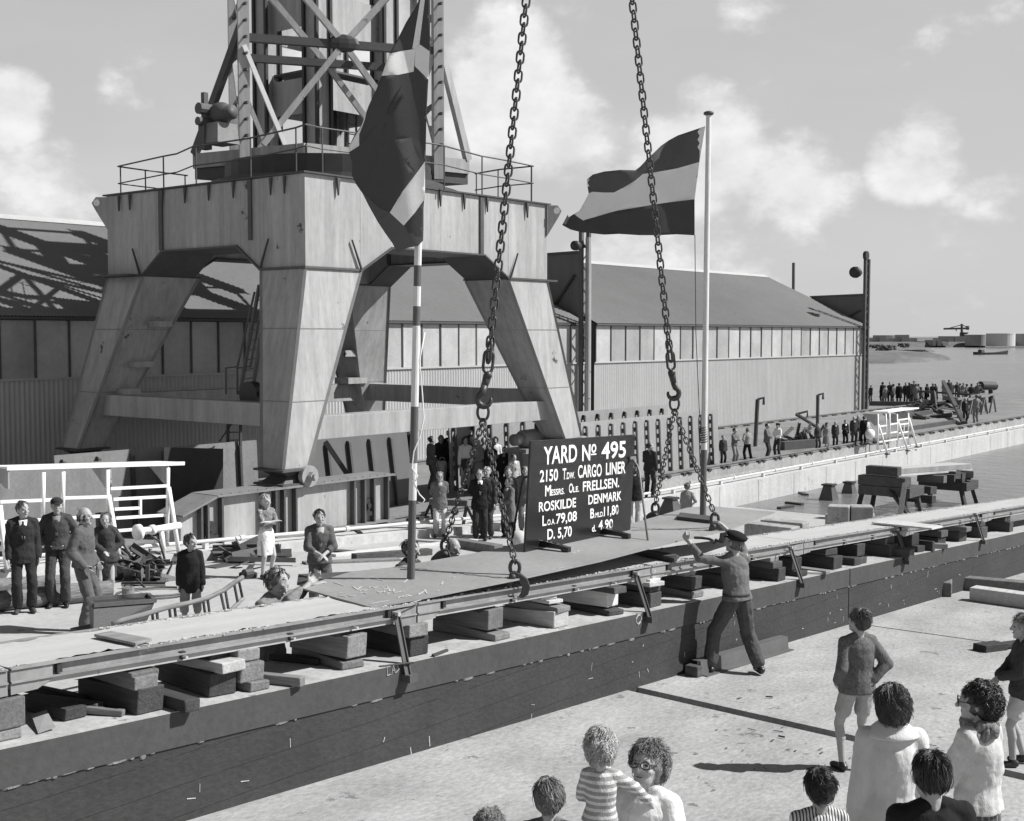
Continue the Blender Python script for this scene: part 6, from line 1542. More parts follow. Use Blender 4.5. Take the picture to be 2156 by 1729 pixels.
# ---- along the quay rail, right
for px, yt, yf, fc, lb, kw in (
 (1522, 916, 980, 10, 'boy in a dark suit, leftmost along the right hand rail', dict(top=J('cloth_navy'), low=TR('cloth_dark'), hair=('short', 'hair_fair'), hd=1.1)),
 (1546, 901, 978, 40, 'youth in a grey shirt with folded arms beside the boy in the suit', dict(top=('shirt', 'cloth_grey', .9), low=TR('cloth_mid'), hair=('short', 'hair_dark'), arms=('cross', 'cross'))),
 (1573, 901, 973, 200, 'youth in a striped sweater with one foot forward', dict(top=('sweater', 'shirt_stripe', .9), low=TR('cloth_black'), hair=('short', 'hair_mid'), arms=('akimbo', 'down'), feet=((-.1, 0, 0), (.32, .1, 0)))),
 (1614, 891, 967, 60, 'man in a grey jacket facing the man in the white shirt', dict(top=J('cloth_grey'), low=TR('cloth_navy'), hair=('short', 'hair_dark'), arms=('front', 'front'))),
 (1637, 891, 964, -40, 'man in a white shirt and dark beret by the rail', dict(top=('shirt', 'cloth_white', .95), low=TR('cloth_navy'), hair=('beret', 'cloth_dark', 'hair_dark'), arms=('front', 'akimbo'))),
 (1721, 892, 950, 20, 'man in dark overalls left of the pale overcoat', dict(top=('overall', 'cloth_navy', .9), low=TR('cloth_navy'), hair=('short', 'hair_fair'))),
 (1740, 890, 948, 15, 'woman in a pale grey overcoat by the rail', dict(top=('coat', 'cloth_mid', .4), low=('skirt', 'cloth_mid', .4), hair=('bouffant', 'hair_dark'), fem=True)),
 (1758, 886, 942, 0, 'man in an open dark coat right of the pale overcoat', dict(top=J('cloth_navy', .6), low=TR('cloth_dark'), hair=('bald', 'hair_fair'), shirt='cloth_light')),
 (1779, 884, 940, 5, 'man in a black suit pointing with one arm', dict(top=J('cloth_black'), low=TR('cloth_black'), hair=('short', 'hair_grey'), arms=('down', 'front'), shirt='cloth_white')),
 (1797, 876, 938, 5, 'taller man in a dark open coat behind the black suit', dict(top=J('cloth_navy', .6), low=TR('cloth_navy'), hair=('bald', 'hair_grey'), shirt='cloth_light')),
 (1806, 873, 930, 0, 'fair headed man at the very back of the rail group', dict(top=J('cloth_grey'), low=TR('cloth_grey'), hair=('bald', 'hair_fair'))),
 (1818, 876, 936, 180, 'broad man in a black coat turning his back to the camera', dict(top=J('cloth_black', .6), low=TR('cloth_black'), hair=('short', 'hair_dark'))),
 (1827, 880, 936, 60, 'man in a light shirt carrying a white bundle, rightmost by the rail', dict(top=('shirt', 'cloth_pale', .9), low=TR('cloth_light'), hair=('short', 'hair_blond'), arms=('bag', 'bag'))),
 (2031, 837, 892, 10, 'man in a dark suit standing apart near the far end of the slip wall', dict(top=J('cloth_dark'), low=TR('cloth_dark'), hair=('bald', 'hair_fair'), shirt='cloth_mid')),
 (2055, 831, 890, 185, 'man in pale overalls and hat near the far end of the slip wall', dict(top=('overall', 'cloth_mid', .9), low=TR('cloth_mid'), hair=('cap', 'cloth_grey', 'hair_dark'), arms=('down', 'akimbo'))),
): quay(px, yt, yf, fc, lb, simple=True, vox=.022, **kw)
def bundle():
    P = atZ(1835, 938, QZ); t = V((P.x, P.y, .2)); n = V((Fh.x, Fh.y, 0)); c = onpl(1832, 914, n, n.dot(P)-.15); mb = MB(); mb.ell(c, (.28, .2, .24), 12, 8)
    tag(obj('bundle', mb, G['cloth_white'], smooth=True), 'white bundle carried by the rightmost man at the rail', 'bundle')
bundle()

# ---- crowd at the water's edge: a few figures copied with their parts
protos = []
def proto(**k):
    t = person(V((80, 32, QZ)), 1.75, 0, 'spectator', simple=True, vox=.03, **k); protos.append(t); return t
proto(top=('coat', 'cloth_black', .55), low=TR('cloth_dark'), hair=('short', 'hair_dark'))
proto(top=('coat', 'cloth_mid', .5), low=TR('cloth_grey'), hair=('short', 'hair_mid'), arms=('pocket', 'pocket'))
proto(top=J('cloth_navy', .75), low=TR('cloth_navy'), hair=('short', 'hair_dark'), arms=('front', 'down'))
proto(top=J('cloth_grey', .75), low=TR('cloth_navy'), hair=('cap', 'cloth_grey', 'hair_dark'), arms=('pocket', 'down'))
proto(top=('coat', 'cloth_navy', .5), low=('skirt', 'cloth_grey', .4), hair=('bouffant', 'hair_fair'), arms=('front', 'front'), fem=True)
CROWD = [(110, 305, 530, 2, 'dark coated spectator half hidden by the shed corner'), (265, 260, 540, 0, 'tall spectator in black, first to the right of the shed corner'), (300, 305, 550, 1, 'spectator in a pale coat before the tall one in black'), (365, 260, 548, 2, 'spectator with a pale head rising behind the pale coat'), (410, 285, 550, 3, 'spectator in grey left of the broad black coat'), (485, 275, 580, 0, 'broad spectator in a long black coat with pale legs'),
 (575, 268, 545, 2, 'spectator in dark clothes, leftmost of the second cluster'), (622, 268, 548, 4, 'woman in a long coat in the second cluster'), (650, 285, 550, 2, 'short dark spectator in the second cluster'), (685, 245, 560, 3, 'tallest head of the second cluster'), (712, 285, 562, 1, 'spectator in a light raincoat in the second cluster'), (742, 285, 560, 0, 'dark spectator right of the light raincoat'), (785, 345, 560, 3, 'child between the second cluster and the lone man'), (858, 285, 550, 0, 'lone broad man in black in the gap of the crowd'), (935, 280, 545, 2, 'dark coated man beside the pale headed one'), (972, 285, 545, 0, 'black coated spectator with a pale head'),
 (1090, 258, 470, 1, 'pale coated spectator at the left of the third cluster'), (1150, 232, 460, 2, 'tallest spectator of the third cluster'), (1190, 275, 470, 1, 'grey coated spectator right of the tallest one'), (1260, 262, 475, 2, 'dark spectator in the middle of the third cluster'), (1300, 300, 495, 3, 'stooping dark spectator of the third cluster'), (1345, 270, 510, 1, 'spectator in pale clothes behind the steel frames'), (1390, 285, 545, 3, 'spectator in grey before the steel frames'), (1450, 285, 565, 2, 'spectator in an open dark jacket by the steel frames'), (1535, 270, 590, 3, 'spectator in front of the boiler drum'), (1558, 290, 600, 2, 'rightmost spectator before the boiler drum')]
for i, (x, y0, y1, k, lb) in enumerate(CROWD):
    px, yt, yf = 1815.8+x/6.341, 763.2+y0/6.341, 763.2+y1/6.341
    yf = max(yf, 845) if i < 16 else max(yf, 838)
    P, h = at_foot(px, yt, min(yf, 853), QZ)
    o = protos[k] if k in range(5) and not protos[k].get('used') else copytree(protos[k]); protos[k]['used'] = 1
    o.location = P; sc = min(max(h, 1.2), 1.95)/1.75; o.scale = (sc*1.05, sc*1.05, sc); o.rotation_euler.z = AZ + pi/2 + random.uniform(-.9, .9) + (pi if i % 3 else 0)
    o['label'] = lb; o['group'] = "crowd at the water's edge"
for p in protos: del p['used']
# ------------------------------------------------------------ things on the slip floor and the quay
def shelter(name, plank, back, legs, posts, rails, shorts, yv, yfoot, label, th):
    q = lambda p, y=yv: atY(p[0], p[1], y)
    t = thing('shelter_frame', q(legs[0][1], yfoot), label, 'shelter', 'white tubular shelters on the quay edge')
    a, b = q(plank[0]), q(plank[1]); mb = MB()
    P = [a, b, b+V((-.1, .75, -.02)), a+V((-.1, .75, -.02))]
    mb.prism([p+V((0, 0, 0)) for p in P], (0, 0, -.035)); mb.bar(a+V((0, -.01, -.03)), b+V((0, -.01, -.03)), .03, th)
    rf = obj('roof_board', mb, G['white_paint'], t, bevel=.004)
    for (tp, bt) in legs:
        mb = MB(); mb.tube([q(tp), q(bt, yfoot)], .045, 10); obj('leg', mb, G['white_paint'], t, smooth=True)
        mb = MB(); p = q(bt, yfoot); mb.box(p+V((-.09, -.09, -.02)), p+V((.09, .09, .03))); obj('foot_plate', mb, G['dark_steel'], t)
    for (tp, bt) in posts: mb = MB(); mb.tube([q(tp), q(bt)], .038, 10); obj('post', mb, G['white_paint'], t, smooth=True)
    for (tp, bt) in rails+shorts: mb = MB(); mb.bar(q(tp), q(bt), .04, .058); obj('rail', mb, G['white_paint'], t)
    for (x, y, w, h_) in back: 
        p = q((x, y)); mb = MB(); mb.prism([p, p+V((0, .7, -.0)), p+V((0, .12, -h_)), p+V((0, 0, -h_))], (.03, 0, 0)); obj('bracket', mb, G['steel_paint'], t)
Z1 = lambda x, y: (x/3.65, 894.7+y/3.65)
shelter('a', [Z1(50, 322), Z1(1415, 285)], [(*Z1(845, 330), 0, .45), (*Z1(1290, 315), 0, .4), (*Z1(60, 345), 0, .35)],
        [(Z1(835, 540), Z1(922, 1045)), (Z1(1297, 480), Z1(1378, 1000)), (Z1(0, 620), Z1(52, 1120))],
        [(Z1(828, 345), Z1(825, 1000)), (Z1(1292, 330), Z1(1285, 935)), (Z1(335, 365), Z1(330, 720)), (Z1(486, 360), Z1(484, 700)), (Z1(-60, 350), Z1(-60, 1100))],
        [(Z1(490, 562), Z1(825, 552)), (Z1(850, 490), Z1(1292, 468)), (Z1(870, 572), Z1(1285, 550)), (Z1(880, 648), Z1(1080, 638)), (Z1(890, 717), Z1(1285, 692)), (Z1(690, 830), Z1(1318, 782)), (Z1(0, 592), Z1(490, 572)), (Z1(0, 748), Z1(830, 698)), (Z1(0, 882), Z1(700, 835)), (Z1(700, 995), Z1(920, 975))],
        [(Z1(1078, 570), Z1(1078, 692)), (Z1(1195, 860), Z1(1193, 935))], 21.35, 20.95, 'white tubular shelter frame behind the men at the left edge', .075)
Z3 = lambda x, y: (1815.8+x/6.341, 763.2+y/6.341)
shelter('b', [Z3(338, 655), Z3(750, 602)], [(*Z3(200, 690), 0, .5), (*Z3(460, 690), 0, .45), (*Z3(610, 660), 0, .4)],
        [(Z3(215, 830), Z3(335, 1225)), (Z3(478, 790), Z3(605, 1180)), (Z3(618, 730), Z3(730, 1130))],
        [(Z3(205, 690), Z3(205, 1180)), (Z3(312, 690), Z3(318, 1030)), (Z3(362, 680), Z3(366, 1025)), (Z3(462, 690), Z3(466, 1150)), (Z3(612, 680), Z3(612, 1130))],
        [(Z3(225, 855), Z3(325, 840)), (Z3(362, 830), Z3(475, 810)), (Z3(480, 830), Z3(615, 815)), (Z3(475, 770), Z3(615, 750)), (Z3(215, 965), Z3(320, 945)), (Z3(362, 942), Z3(470, 925)), (Z3(478, 945), Z3(612, 925)), (Z3(210, 1065), Z3(620, 1000))],
        [(Z3(555, 830), Z3(550, 930))], 21.3, 20.98, 'white tubular shelter frame on the far quay edge at the right', .06)

def log(a, b, r, label):
    A, B = atF(*a, BF), atF(*b, BF); A.z += r; B.z += r; mb = MB(); n = 14; pts = [A.lerp(B, k/n) for k in range(n+1)]
    mb.tube(pts, r, 14, radii=[r*(1+.08*noise.noise(p*2)) for p in pts]); tag(obj('log', mb, G['bark'], smooth=True), label, 'log', 'logs lying on the back slip floor')
log((-30, 1290), (230, 1262), .16, 'thick nearer log lying behind the workers at the left edge')
log((-40, 1255), (128, 1243), .14, 'thinner log lying behind the nearer one at the left edge')
def bucket():
    P = atF(270, 1268, BF); mb = MB(); mb.tube([P, P+V((0, 0, .24))], .1, 16); mb.tube([P+V((0, 0, .23)), P+V((0, 0, .25))], .108, 16)
    t = thing('can', P, 'grey metal can standing behind the steel hopper', 'can'); obj('body', mb, G['mid_steel'], t); mb = MB(); mb.tube([P+V((.02*cos(a), .1*sin(a), .25+.05*abs(cos(a)))) for a in [2*pi*k/14 for k in range(14)]], .006, 5, closed=True); obj('handle', mb, G['dark_steel'], t)
bucket()
def hopper():
    Yh = 13.6
    t = thing('steel_hopper', atF(265, 1350, BF), 'dark steel tipping hopper beside the boy in the sweater', 'hopper')
    a, b = atY(196, 1278, Yh), atY(326, 1268, Yh); c, d = atY(196, 1335, Yh-.15), atY(295, 1345, Yh-.15)
    D_ = V((.25, .5, -.03)); mb = MB(); mb.hexa([c, d, d+D_*.6, c+D_*.6, a, b, b+D_, a+D_]); obj('body', mb, G['black_steel'], t, bevel=.01)
    mb = MB()
    for p, q in ((a, b), (b, b+D_), (b+D_, a+D_), (a+D_, a)): mb.bar(p+V((0, 0, .02)), q+V((0, 0, .02)), .05, .05)
    objs('rim', mb, G['dark_steel'], t)
    mb = MB(); e = V((0, .1, 0)); mb.box(V((c.x, c.y, fz(c.x, BF))), V((d.x-.1, d.y+.5, c.z))); obj('base', mb, G['black_steel'], t)
hopper()
def hurdle():
    Yh = 12.6; q = lambda x, y, dy=0: atY(*Z1(x, y), Yh+dy)
    t = thing('ladder', q(1350, 1480), 'bowed wooden ladder lying on edge from the hopper past the boy in the sweater', 'ladder')
    for dy, n in ((0, 0),):
        mb = MB(); mb.tube([q(865, 1530), q(930, 1505), q(1100, 1460), q(1280, 1405), q(1450, 1370), q(1600, 1330), q(1720, 1270), q(1820, 1200), q(1930, 1130)], .032, 8); obj('stile', mb, G['timber_mid'], t, smooth=True)
        mb = MB(); mb.tube([q(870, 1530, .0), q(1000, 1640), q(1300, 1600), q(1600, 1540), q(1760, 1440), q(1870, 1330)], .028, 8); obj('stile', mb, G['timber_mid'], t, smooth=True)
    mb = MB()
    for x, y, x2, y2 in ((930, 1505, 945, 1560), (1170, 1440, 1185, 1610), (1205, 1430, 1222, 1605), (1300, 1400, 1325, 1598), (1340, 1390, 1365, 1590), (1560, 1340, 1590, 1545), (1595, 1330, 1622, 1535), (1695, 1290, 1735, 1465), (1730, 1265, 1760, 1440), (1800, 1225, 1830, 1380), (1835, 1195, 1865, 1335)): mb.tube([q(x, y), q(x2, y2)], .018, 6)
    objs('rung', mb, G['timber_dark'], t)
    mb = MB(); p = q(1905, 1140); mb.tube([p-V((.06, 0, .0)), p+V((.06, 0, 0))], .06, 10); obj('end_knob', mb, G['dark_steel'], t)
hurdle()
def coil():
    P = atF(325, 1252, BF)
    for k, (r, dx, nm) in enumerate(((.52, 0, 'outer'), (.42, .1, 'inner'))):
        mb = MB(); mb.tube([V((P.x+dx+r*1.3*cos(a), P.y+r*sin(a), fz(P.x+dx+r*1.3*cos(a), BF)+.03+.015*k)) for a in [2*pi*j/30 for j in range(30)]], .018, 5, closed=True); tag(obj('hoop', mb, G['dark_steel']), 'thin dark steel hoop lying by the grey can, %s of two' % nm, 'hoop')
coil()
# steel offcuts: built once, copied
def offcut_protos():
    out = []
    for k in range(5):
        mb = MB(); r = random.Random(k); n = 5; a = [(cos(2*pi*j/n+r.random()*.6)*r.uniform(.14, .32), sin(2*pi*j/n+r.random()*.6)*r.uniform(.05, .13), 0) for j in range(n)]
        mb.prism(a, (0, 0, .012))
        if k == 2: mb = MB(); mb.bar((-.4, 0, .03), (.4, 0, .03), .06, .012); mb.bar((-.4, .03, .05), (.4, .03, .05), .012, .06)
        if k == 4: mb = MB(); mb.bar((-.25, 0, .04), (.3, 0, .04), .12, .02); mb.bar((-.25, -.06, .06), (.3, -.06, .06), .02, .12)
        o = obj('steel_offcut', mb, G['dark_steel'], local=True); out.append(o)
    return out
OP = offcut_protos(); used = [False]*5
def scatter(n, cx, cy, sx_, sy_, lift, label, group, seed, f=lambda x, y: atF(x, y, BF), sc=(0.7, 1.4), tiltm=.5, kinds=(0, 1, 2, 3, 4), mt=None):
    r = random.Random(seed)
    for i in range(n):
        u, v = r.gauss(0, .45), r.gauss(0, .45); P = f(cx+u*sx_, cy+v*sy_)
        k = r.choice(kinds)
        if used[k]: o = OP[k].copy(); COL.objects.link(o)
        else: o = OP[k]; used[k] = True
        hgt = max(0, 1-(u*u+v*v)*1.3)*lift*r.random()
        o.location = P + V((0, 0, .03+hgt)); o.rotation_euler = (r.gauss(0, tiltm), r.gauss(0, tiltm), r.uniform(0, 6.3)); s = r.uniform(*sc); o.scale = (s, s, s)
        tag(o, label, 'scrap', group)
scatter(85, 292, 1212, 66, 24, .28, 'dark steel offcut in the scrap heap behind the boy in the sweater', 'steel offcuts in the left scrap heap', 1)
scatter(30, 520, 1178, 50, 26, .15, 'dark steel offcut lying by the blonde woman\'s feet', 'steel offcuts near the blonde woman', 2, sc=(.9, 2.0), tiltm=.25)
scatter(36, 1690, 925, 40, 12, .35, 'dark scrap piece on the quay behind the man in overalls', 'scrap on the quay behind the rail group', 3, f=lambda x, y: atZ(x, y, QZ), sc=(1.0, 1.9))
scatter(34, 1640, 1570, 260, 110, 0, 'tiny chip of scrap lying on the pale front floor', 'chips on the front floor', 9, f=lambda x, y: atF(x, y, -.02), sc=(.06, .16), tiltm=.1)
scatter(30, 450, 1330, 300, 60, 0, 'tiny chip of scrap lying on the back floor', 'chips on the back floor', 10, sc=(.08, .2), tiltm=.1)
scatter(48, 1950, 868, 66, 14, .6, 'dark scrap piece in the jumble on the far quay', 'scrap on the far quay', 4, f=lambda x, y: atZ(x, y, QZ), sc=(1.2, 2.6), tiltm=.3)
# planks and plates lying on the back floor behind the keel plate
def plank(a, b, w, h, m, label, f=atF, off=BF, lift=0, name='plank', cat='plank'):
    A, B = f(*a, off), f(*b, off); mb = MB(); u = V((0, 0, h/2+lift)); mb.bar(A+u, B+u, w, h); return tag(obj(name, mb, G[m], bevel=.005), label, cat)
plank((700, 1172), (1000, 1140), .22, .06, TP, 'long pale plank behind the young man with joined hands')
plank((640, 1188), (840, 1180), .25, .05, TM, 'brown plank at the young man\'s right hand side')
plank((650, 1158), (760, 1166), .2, .05, TD, 'dark plank crossing behind the young man')
plank((745, 1180), (905, 1168), .2, .14, TD, 'dark squared timber just beyond the keel plate')
plank((865, 1139), (1030, 1150), .2, .05, TP, 'pale board lying behind the bald man at the plate')
plank((965, 1152), (1050, 1166), .28, .2, TM, 'wedge shaped timber right of the bald man')
plank((835, 1088), (915, 1076), .3, .12, TP, 'pale planks piled at the foot of the leaning steel panel')
plank((830, 1104), (930, 1094), .25, .08, TM, 'brown planks below the pale pile near the banded pole')
plank((780, 1092), (1000, 1075), .12, .1, TD, 'dark rail length lying along the quay kerb behind the glasses man')
plank((440, 1196), (530, 1180), .35, .02, 'dark_steel', 'dark sheet lying between the boy and the blonde woman', name='steel_sheet', cat='steel plate')
plank((700, 1098), (760, 1142), .09, .09, 'black_steel', 'dark bar propped against the kerb right of the young man', lift=.15, name='steel_bar', cat='steel bar')
plank((692, 1090), (722, 1150), .06, .03, 'mid_steel', 'thin grey lath propped beside the dark bar', lift=.12, name='lath', cat='lath')
plank((505, 1214), (540, 1216), .12, .08, TD, 'short dark block lying behind the curly haired worker', name='timber_block', cat='timber')
def sawhorse():
    A, B = atF(905, 1118, BF), atF(985, 1122, BF); t = thing('trestle', A, 'rough timber trestle standing before the man with glasses', 'trestle'); mb = MB(); u = V((0, 0, .78))
    mb.bar(A+u, B+u, .22, .16); obj('top', mb, G['timber_mid'], t, bevel=.01)
    mb = MB()
    for P, s in ((A, 1), (B, -1)):
        for d in (-1, 1): mb.bar(P+V((s*.05, 0, .72)), P+V((-s*.12, d*.3, 0)), .07, .07)
    objs('leg', mb, G['timber_dark'], t)
sawhorse()
def bollard():
    P = atF(1092, 1152, BF); mb = MB(); mb.tube([P, P+V((0, 0, .25)), P+V((0, 0, .36)), P+V((0, 0, .40))], .2, 16, radii=[.2, .2, .15, .06]); tag(obj('concrete_weight', mb, G['pale_concrete'], smooth=True), 'pale rounded concrete weight left of the board foot', 'weight')
bollard()
# concrete blocks
def cblock(a, b, zt, w, h, label, m='kerb_concrete'):
    A, B = atZ(*a, zt), atZ(*b, zt); d = (B-A); n = V((-d.y, d.x, 0)).normalized(); n = n if n.dot(Fh) > 0 else -n
    mb = MB(); dn = V((0, 0, -h)); mb.hexa([A+dn, B+dn, B+n*w+dn, A+n*w+dn, A, B, B+n*w, A+n*w]); tag(obj('concrete_block', mb, G[m], bevel=.03), label, 'concrete block', 'concrete blocks behind the casting bed')
cblock((1566, 1101), (1666, 1112), .0, .42, .42, 'long concrete block nearest the white bed right of the beret')
cblock((1600, 1094), (1690, 1102), -.01, .42, .42, 'long concrete block behind the nearest one')
cblock((1566, 1122), (1620, 1128), -.43, .42, .5, 'lower concrete block under the long pair')
cblock((1742, 1066), (1788, 1068), .05, .5, .40, 'upper left concrete block of the three tier stack')
cblock((1792, 1067), (1840, 1068), .05, .5, .40, 'upper right concrete block of the three tier stack')
cblock((1737, 1083), (1812, 1087), -.36, .5, .40, 'wide middle concrete block of the three tier stack')
cblock((1814, 1084), (1842, 1085), -.36, .5, .40, 'short middle concrete block of the three tier stack')
cblock((1742, 1104), (1768, 1105), -.77, .5, .45, 'left bottom concrete block of the three tier stack')
cblock((1795, 1104), (1838, 1105), -.77, .5, .45, 'right bottom concrete block of the three tier stack')
# steel pyramids standing in the slip
def pyramid(xc, y_top, half_t, y_base, half_b, base_pt, label):
    P = base_pt; k = (P-CAM).dot(FW)/FPX; n = V((Fh.x, Fh.y, 0)); zt = onpl(xc, y_top, n, n.dot(P)).z
    hb, ht = half_b*k, half_t*k; mb = MB(); e1, e2 = V((1, 0, 0)), V((0, 1, 0)); z0 = P.z-.4 if P.z < -1.5 else P.z
    q = lambda h, z: [V((P.x-h, P.y-h, z)), V((P.x+h, P.y-h, z)), V((P.x+h, P.y+h, z)), V((P.x-h, P.y+h, z))]
    t = thing('steel_pyramid', P, label, 'bilge support', 'steel pyramids standing in the slip'); mb.hexa(q(hb, z0)+q(ht, zt-.06)); obj('body', mb, G['dark_steel'], t)
    mb = MB(); mb.hexa(q(ht*1.35, zt-.06)+q(ht*1.35, zt)); obj('top_plate', mb, G['black_steel'], t)
pyramid(1745, 1019, 9, 1055, 21, atZ(1745, 1052, WZ), 'nearest steel pyramid standing in the water')
pyramid(1788, 1014, 8, 1040, 17, atZ(1788, 1038, WZ), 'second steel pyramid standing in the water')
pyramid(1830, 1008, 6, 1024, 11, atZ(1830, 1023, WZ), 'third steel pyramid, half drowned')
pyramid(1863, 1007, 6, 1013, 9, atZ(1863, 1013, WZ), 'last steel pyramid, only its top above the water')
pyramid(1412, 1047, 10, 1085, 24, atF(1412, 1092, BF), 'dry steel pyramid behind the keel plate left of the boy')
# second casting bed on a timber trestle
def trestle_bed():
    Y_ = 15.2; off = 1.40
    t = thing('casting_bed', (45, Y_+.4, fz(45, off)), 'second casting bed carried on high timber trestles beyond the concrete blocks', 'casting bed')
    a, b = 38.2, 45.4
    def run(nm, y0, y1, h0, h1, m):
        mb = MB(); mb.hexa([(x, y, fz(x, h)) for h in (h0, h1) for x, y in ((a, y0), (b, y0), (b, y1), (a, y1))]); obj(nm, mb, G[m], t)
    run('side_form', Y_, Y_+.03, off-.16, off, 'form_steel'); run('side_form', Y_+.82, Y_+.85, off-.16, off, 'form_steel'); run('concrete_top', Y_+.03, Y_+.82, off-.1, off+.01, 'cast_concrete'); run('bottom_board', Y_-.02, Y_+.87, off-.24, off-.17, 'form_board')
    for i, x in enumerate((38.4, 43.6)):
        u = thing('timber_trestle', (x, Y_+.4, fz(x, BF)), ['nearest timber trestle under the second casting bed', 'second timber trestle under the second casting bed', 'third timber trestle under the second casting bed', 'fourth timber trestle under the second casting bed', 'farthest timber trestle under the second casting bed'][i], 'trestle', 'timber trestles standing in the slip')
        z1 = fz(x, off-.25); z0 = -2.1
        mb = MB(); mb.box((x-.25, Y_-.35, z1-.3), (x+.25, Y_+1.2, z1)); mb.box((x-.22, Y_-.5, z1-.62), (x+1.0, Y_+1.2, z1-.32)); objs('cap_beam', mb, G['timber_dark'], u)
        mb = MB()
        for dx in (-.15, .9):
            for y, dy in ((Y_-.3, -.25), (Y_+1.1, .25)): mb.bar((x+dx, y, z1-.6), (x+dx+(-.1 if dx < 0 else .12), y+dy, z0), .12, .12)
        if i == 0: mb.bar((x-.1, Y_-.3, z1-.1), (x-3.0, Y_-1.2, WZ-.05), .14, .10); mb.bar((x-.1, Y_+.2, z1-.4), (x-2.6, Y_-2.0, WZ-.05), .12, .10)
        objs('leg', mb, G['timber_dark'], u)
    mb = MB(); mb.box((38.15, Y_-.1, fz(38.2, off-.22)), (38.5, Y_+.95, fz(38.2, off+.06)))
    tag(obj('timber_block', mb, G['timber_dark'], bevel=.02), 'dark timber block at the near end of the second casting bed', 'timber')
    r = random.Random(5)
    for k in range(8):
        x = 39.2+k*.75+r.random()*.3; z = fz(39.5+k*.75, off-.3)-r.random()*.9
        timber((x, Y_-.1+r.random()*.3, z), (.9, .35, .25), TD if k % 3 else TM, 'timber block wedged among the trestles of the second bed, %s from near end' % ORD[k], rz=-pi/2+r.uniform(-.3, .3), group='timber blocks among the trestles')
trestle_bed()
# front floor things
def beam_on_floor(a, b, h, w, m, label):
    A, B = atF(*a), atF(*b); d = (B-A); n = V((-d.y, d.x, 0)).normalized(); n = n if n.dot(Fh) > 0 else -n; u = V((0, 0, h)); mb = MB()
    mb.hexa([A, B, B+n*w, A+n*w, A+u, B+u, B+n*w+u, A+n*w+u]); tag(obj('timber_beam', mb, G[m], bevel=.02), label, 'timber beam', 'squared timber beams on the front floor')
beam_on_floor((2040, 1265), (2230, 1292), .24, .30, 'timber_pale', 'long squared timber beam lying crosswise at the right edge')
beam_on_floor((1980, 1256), (2003, 1258), .26, 2.2, 'timber_mid', 'squared timber beam pointing away from the camera near the wall end')
beam_on_floor((2028, 1243), (2240, 1262), .24, .28, 'timber_mid', 'second squared beam lying behind the crosswise one')
mat('channel_steel', .10, var=.25, sc=2, fine=.2, bump=.15, rough=.6)
def angle_iron():
    t = thing('steel_channel', atF(1560, 1380), 'steel channel leaning on edge against the keel wall behind the worker', 'steel channel')
    xa = atY(1478, 1395, 7.7).x; xb = atY(1647, 1352, 7.8).x; mb = MB()
    P = lambda x, y, h: (x, y, fz(x, h))
    mb.hexa([P(xa, 7.70, 0), P(xb, 7.70, 0), P(xb, 7.72, 0), P(xa, 7.72, 0), P(xa, 7.72, .18), P(xb, 7.72, .18), P(xb, 7.74, .18), P(xa, 7.74, .18)])
    mb.hexa([P(xa, 7.62, 0), P(xb, 7.62, 0), P(xb, 7.72, 0), P(xa, 7.72, 0), P(xa, 7.62, .014), P(xb, 7.62, .014), P(xb, 7.72, .014), P(xa, 7.72, .014)])
    mb.hexa([P(xa, 7.74, .17), P(xb, 7.74, .17), P(xb, 7.84, .17), P(xa, 7.84, .17), P(xa, 7.74, .182), P(xb, 7.74, .182), P(xb, 7.84, .182), P(xa, 7.84, .182)])
    objs('flange', mb, G['channel_steel'], t)
    mb = MB(); mb.box((xa-.14, 7.68, fz(xa, 0)), (xa-.02, 7.86, fz(xa, .14))); tag(obj('timber_block', mb, G['timber_dark'], bevel=.01), 'dark block at the left end of the steel channel by the worker\'s heel', 'timber')
angle_iron()
def floor_bar():
    A, B = atF(2062, 1372), atF(2108, 1366); mb = MB(); A.z += .05; B.z += .05; mb.bar(A, B+ (B-A)*.0, .22, .1); mb.bar(B, B+(B-A)*.9, .18, .05); tag(obj('plank', mb, G['timber_dark'], bevel=.006), 'short dark plank lying on the front floor left of the boy at the right edge', 'plank')
floor_bar()
# ladder on the ledge, hook posts
def quay_ladder():
    Zq = lambda x, y: atY(1263.2+x/5.852, 842.1+y/5.852, 21.75)
    t = thing('ladder', Zq(1110, 1085), 'pale ladder laid on edge along the quay ledge right of the flagpole', 'ladder'); mb = MB(); mb.bar(Zq(1110, 1015), Zq(2110, 838), .06, .08); mb.bar(Zq(1115, 1100), Zq(2150, 905), .06, .08); objs('stile', mb, G['steel_paint'], t)
    mb = MB()
    for k in range(21): a = Zq(1110, 1015).lerp(Zq(2110, 838), k/20); b = Zq(1115, 1100).lerp(Zq(2150, 905), k/20); mb.bar(a, b, .035, .035)
    objs('rung', mb, G['steel_paint'], t)
quay_ladder()
def hook_post(b, t_, arm, label):
    P = atZ(*b, QZ); n = V((Fh.x, Fh.y, 0)); q = lambda p: onpl(*p, n, n.dot(P)); t = thing('hook_post', P, label, 'post', 'hook topped posts on the quay'); mb = MB(); mb.tube([P, q(t_)], .09, 8); obj('post', mb, G['dark_steel'], t)
    mb = MB(); A = q(t_); B = q(arm); mb.tube([A, B, B-V((0, 0, .3))], .06, 7); obj('arm', mb, G['dark_steel'], t)
hook_post((1590, 940), (1595, 841), (1608, 837.5), 'dark post with a hooked top behind the striped sweater youth')
hook_post((1721, 905), (1722, 832), (1733, 828.5), 'dark post with a hooked top behind the man in overalls')
hook_post((1722, 900), (1676, 872), (1700, 866), 'bent dark bar frame leaning beside the second hooked post')
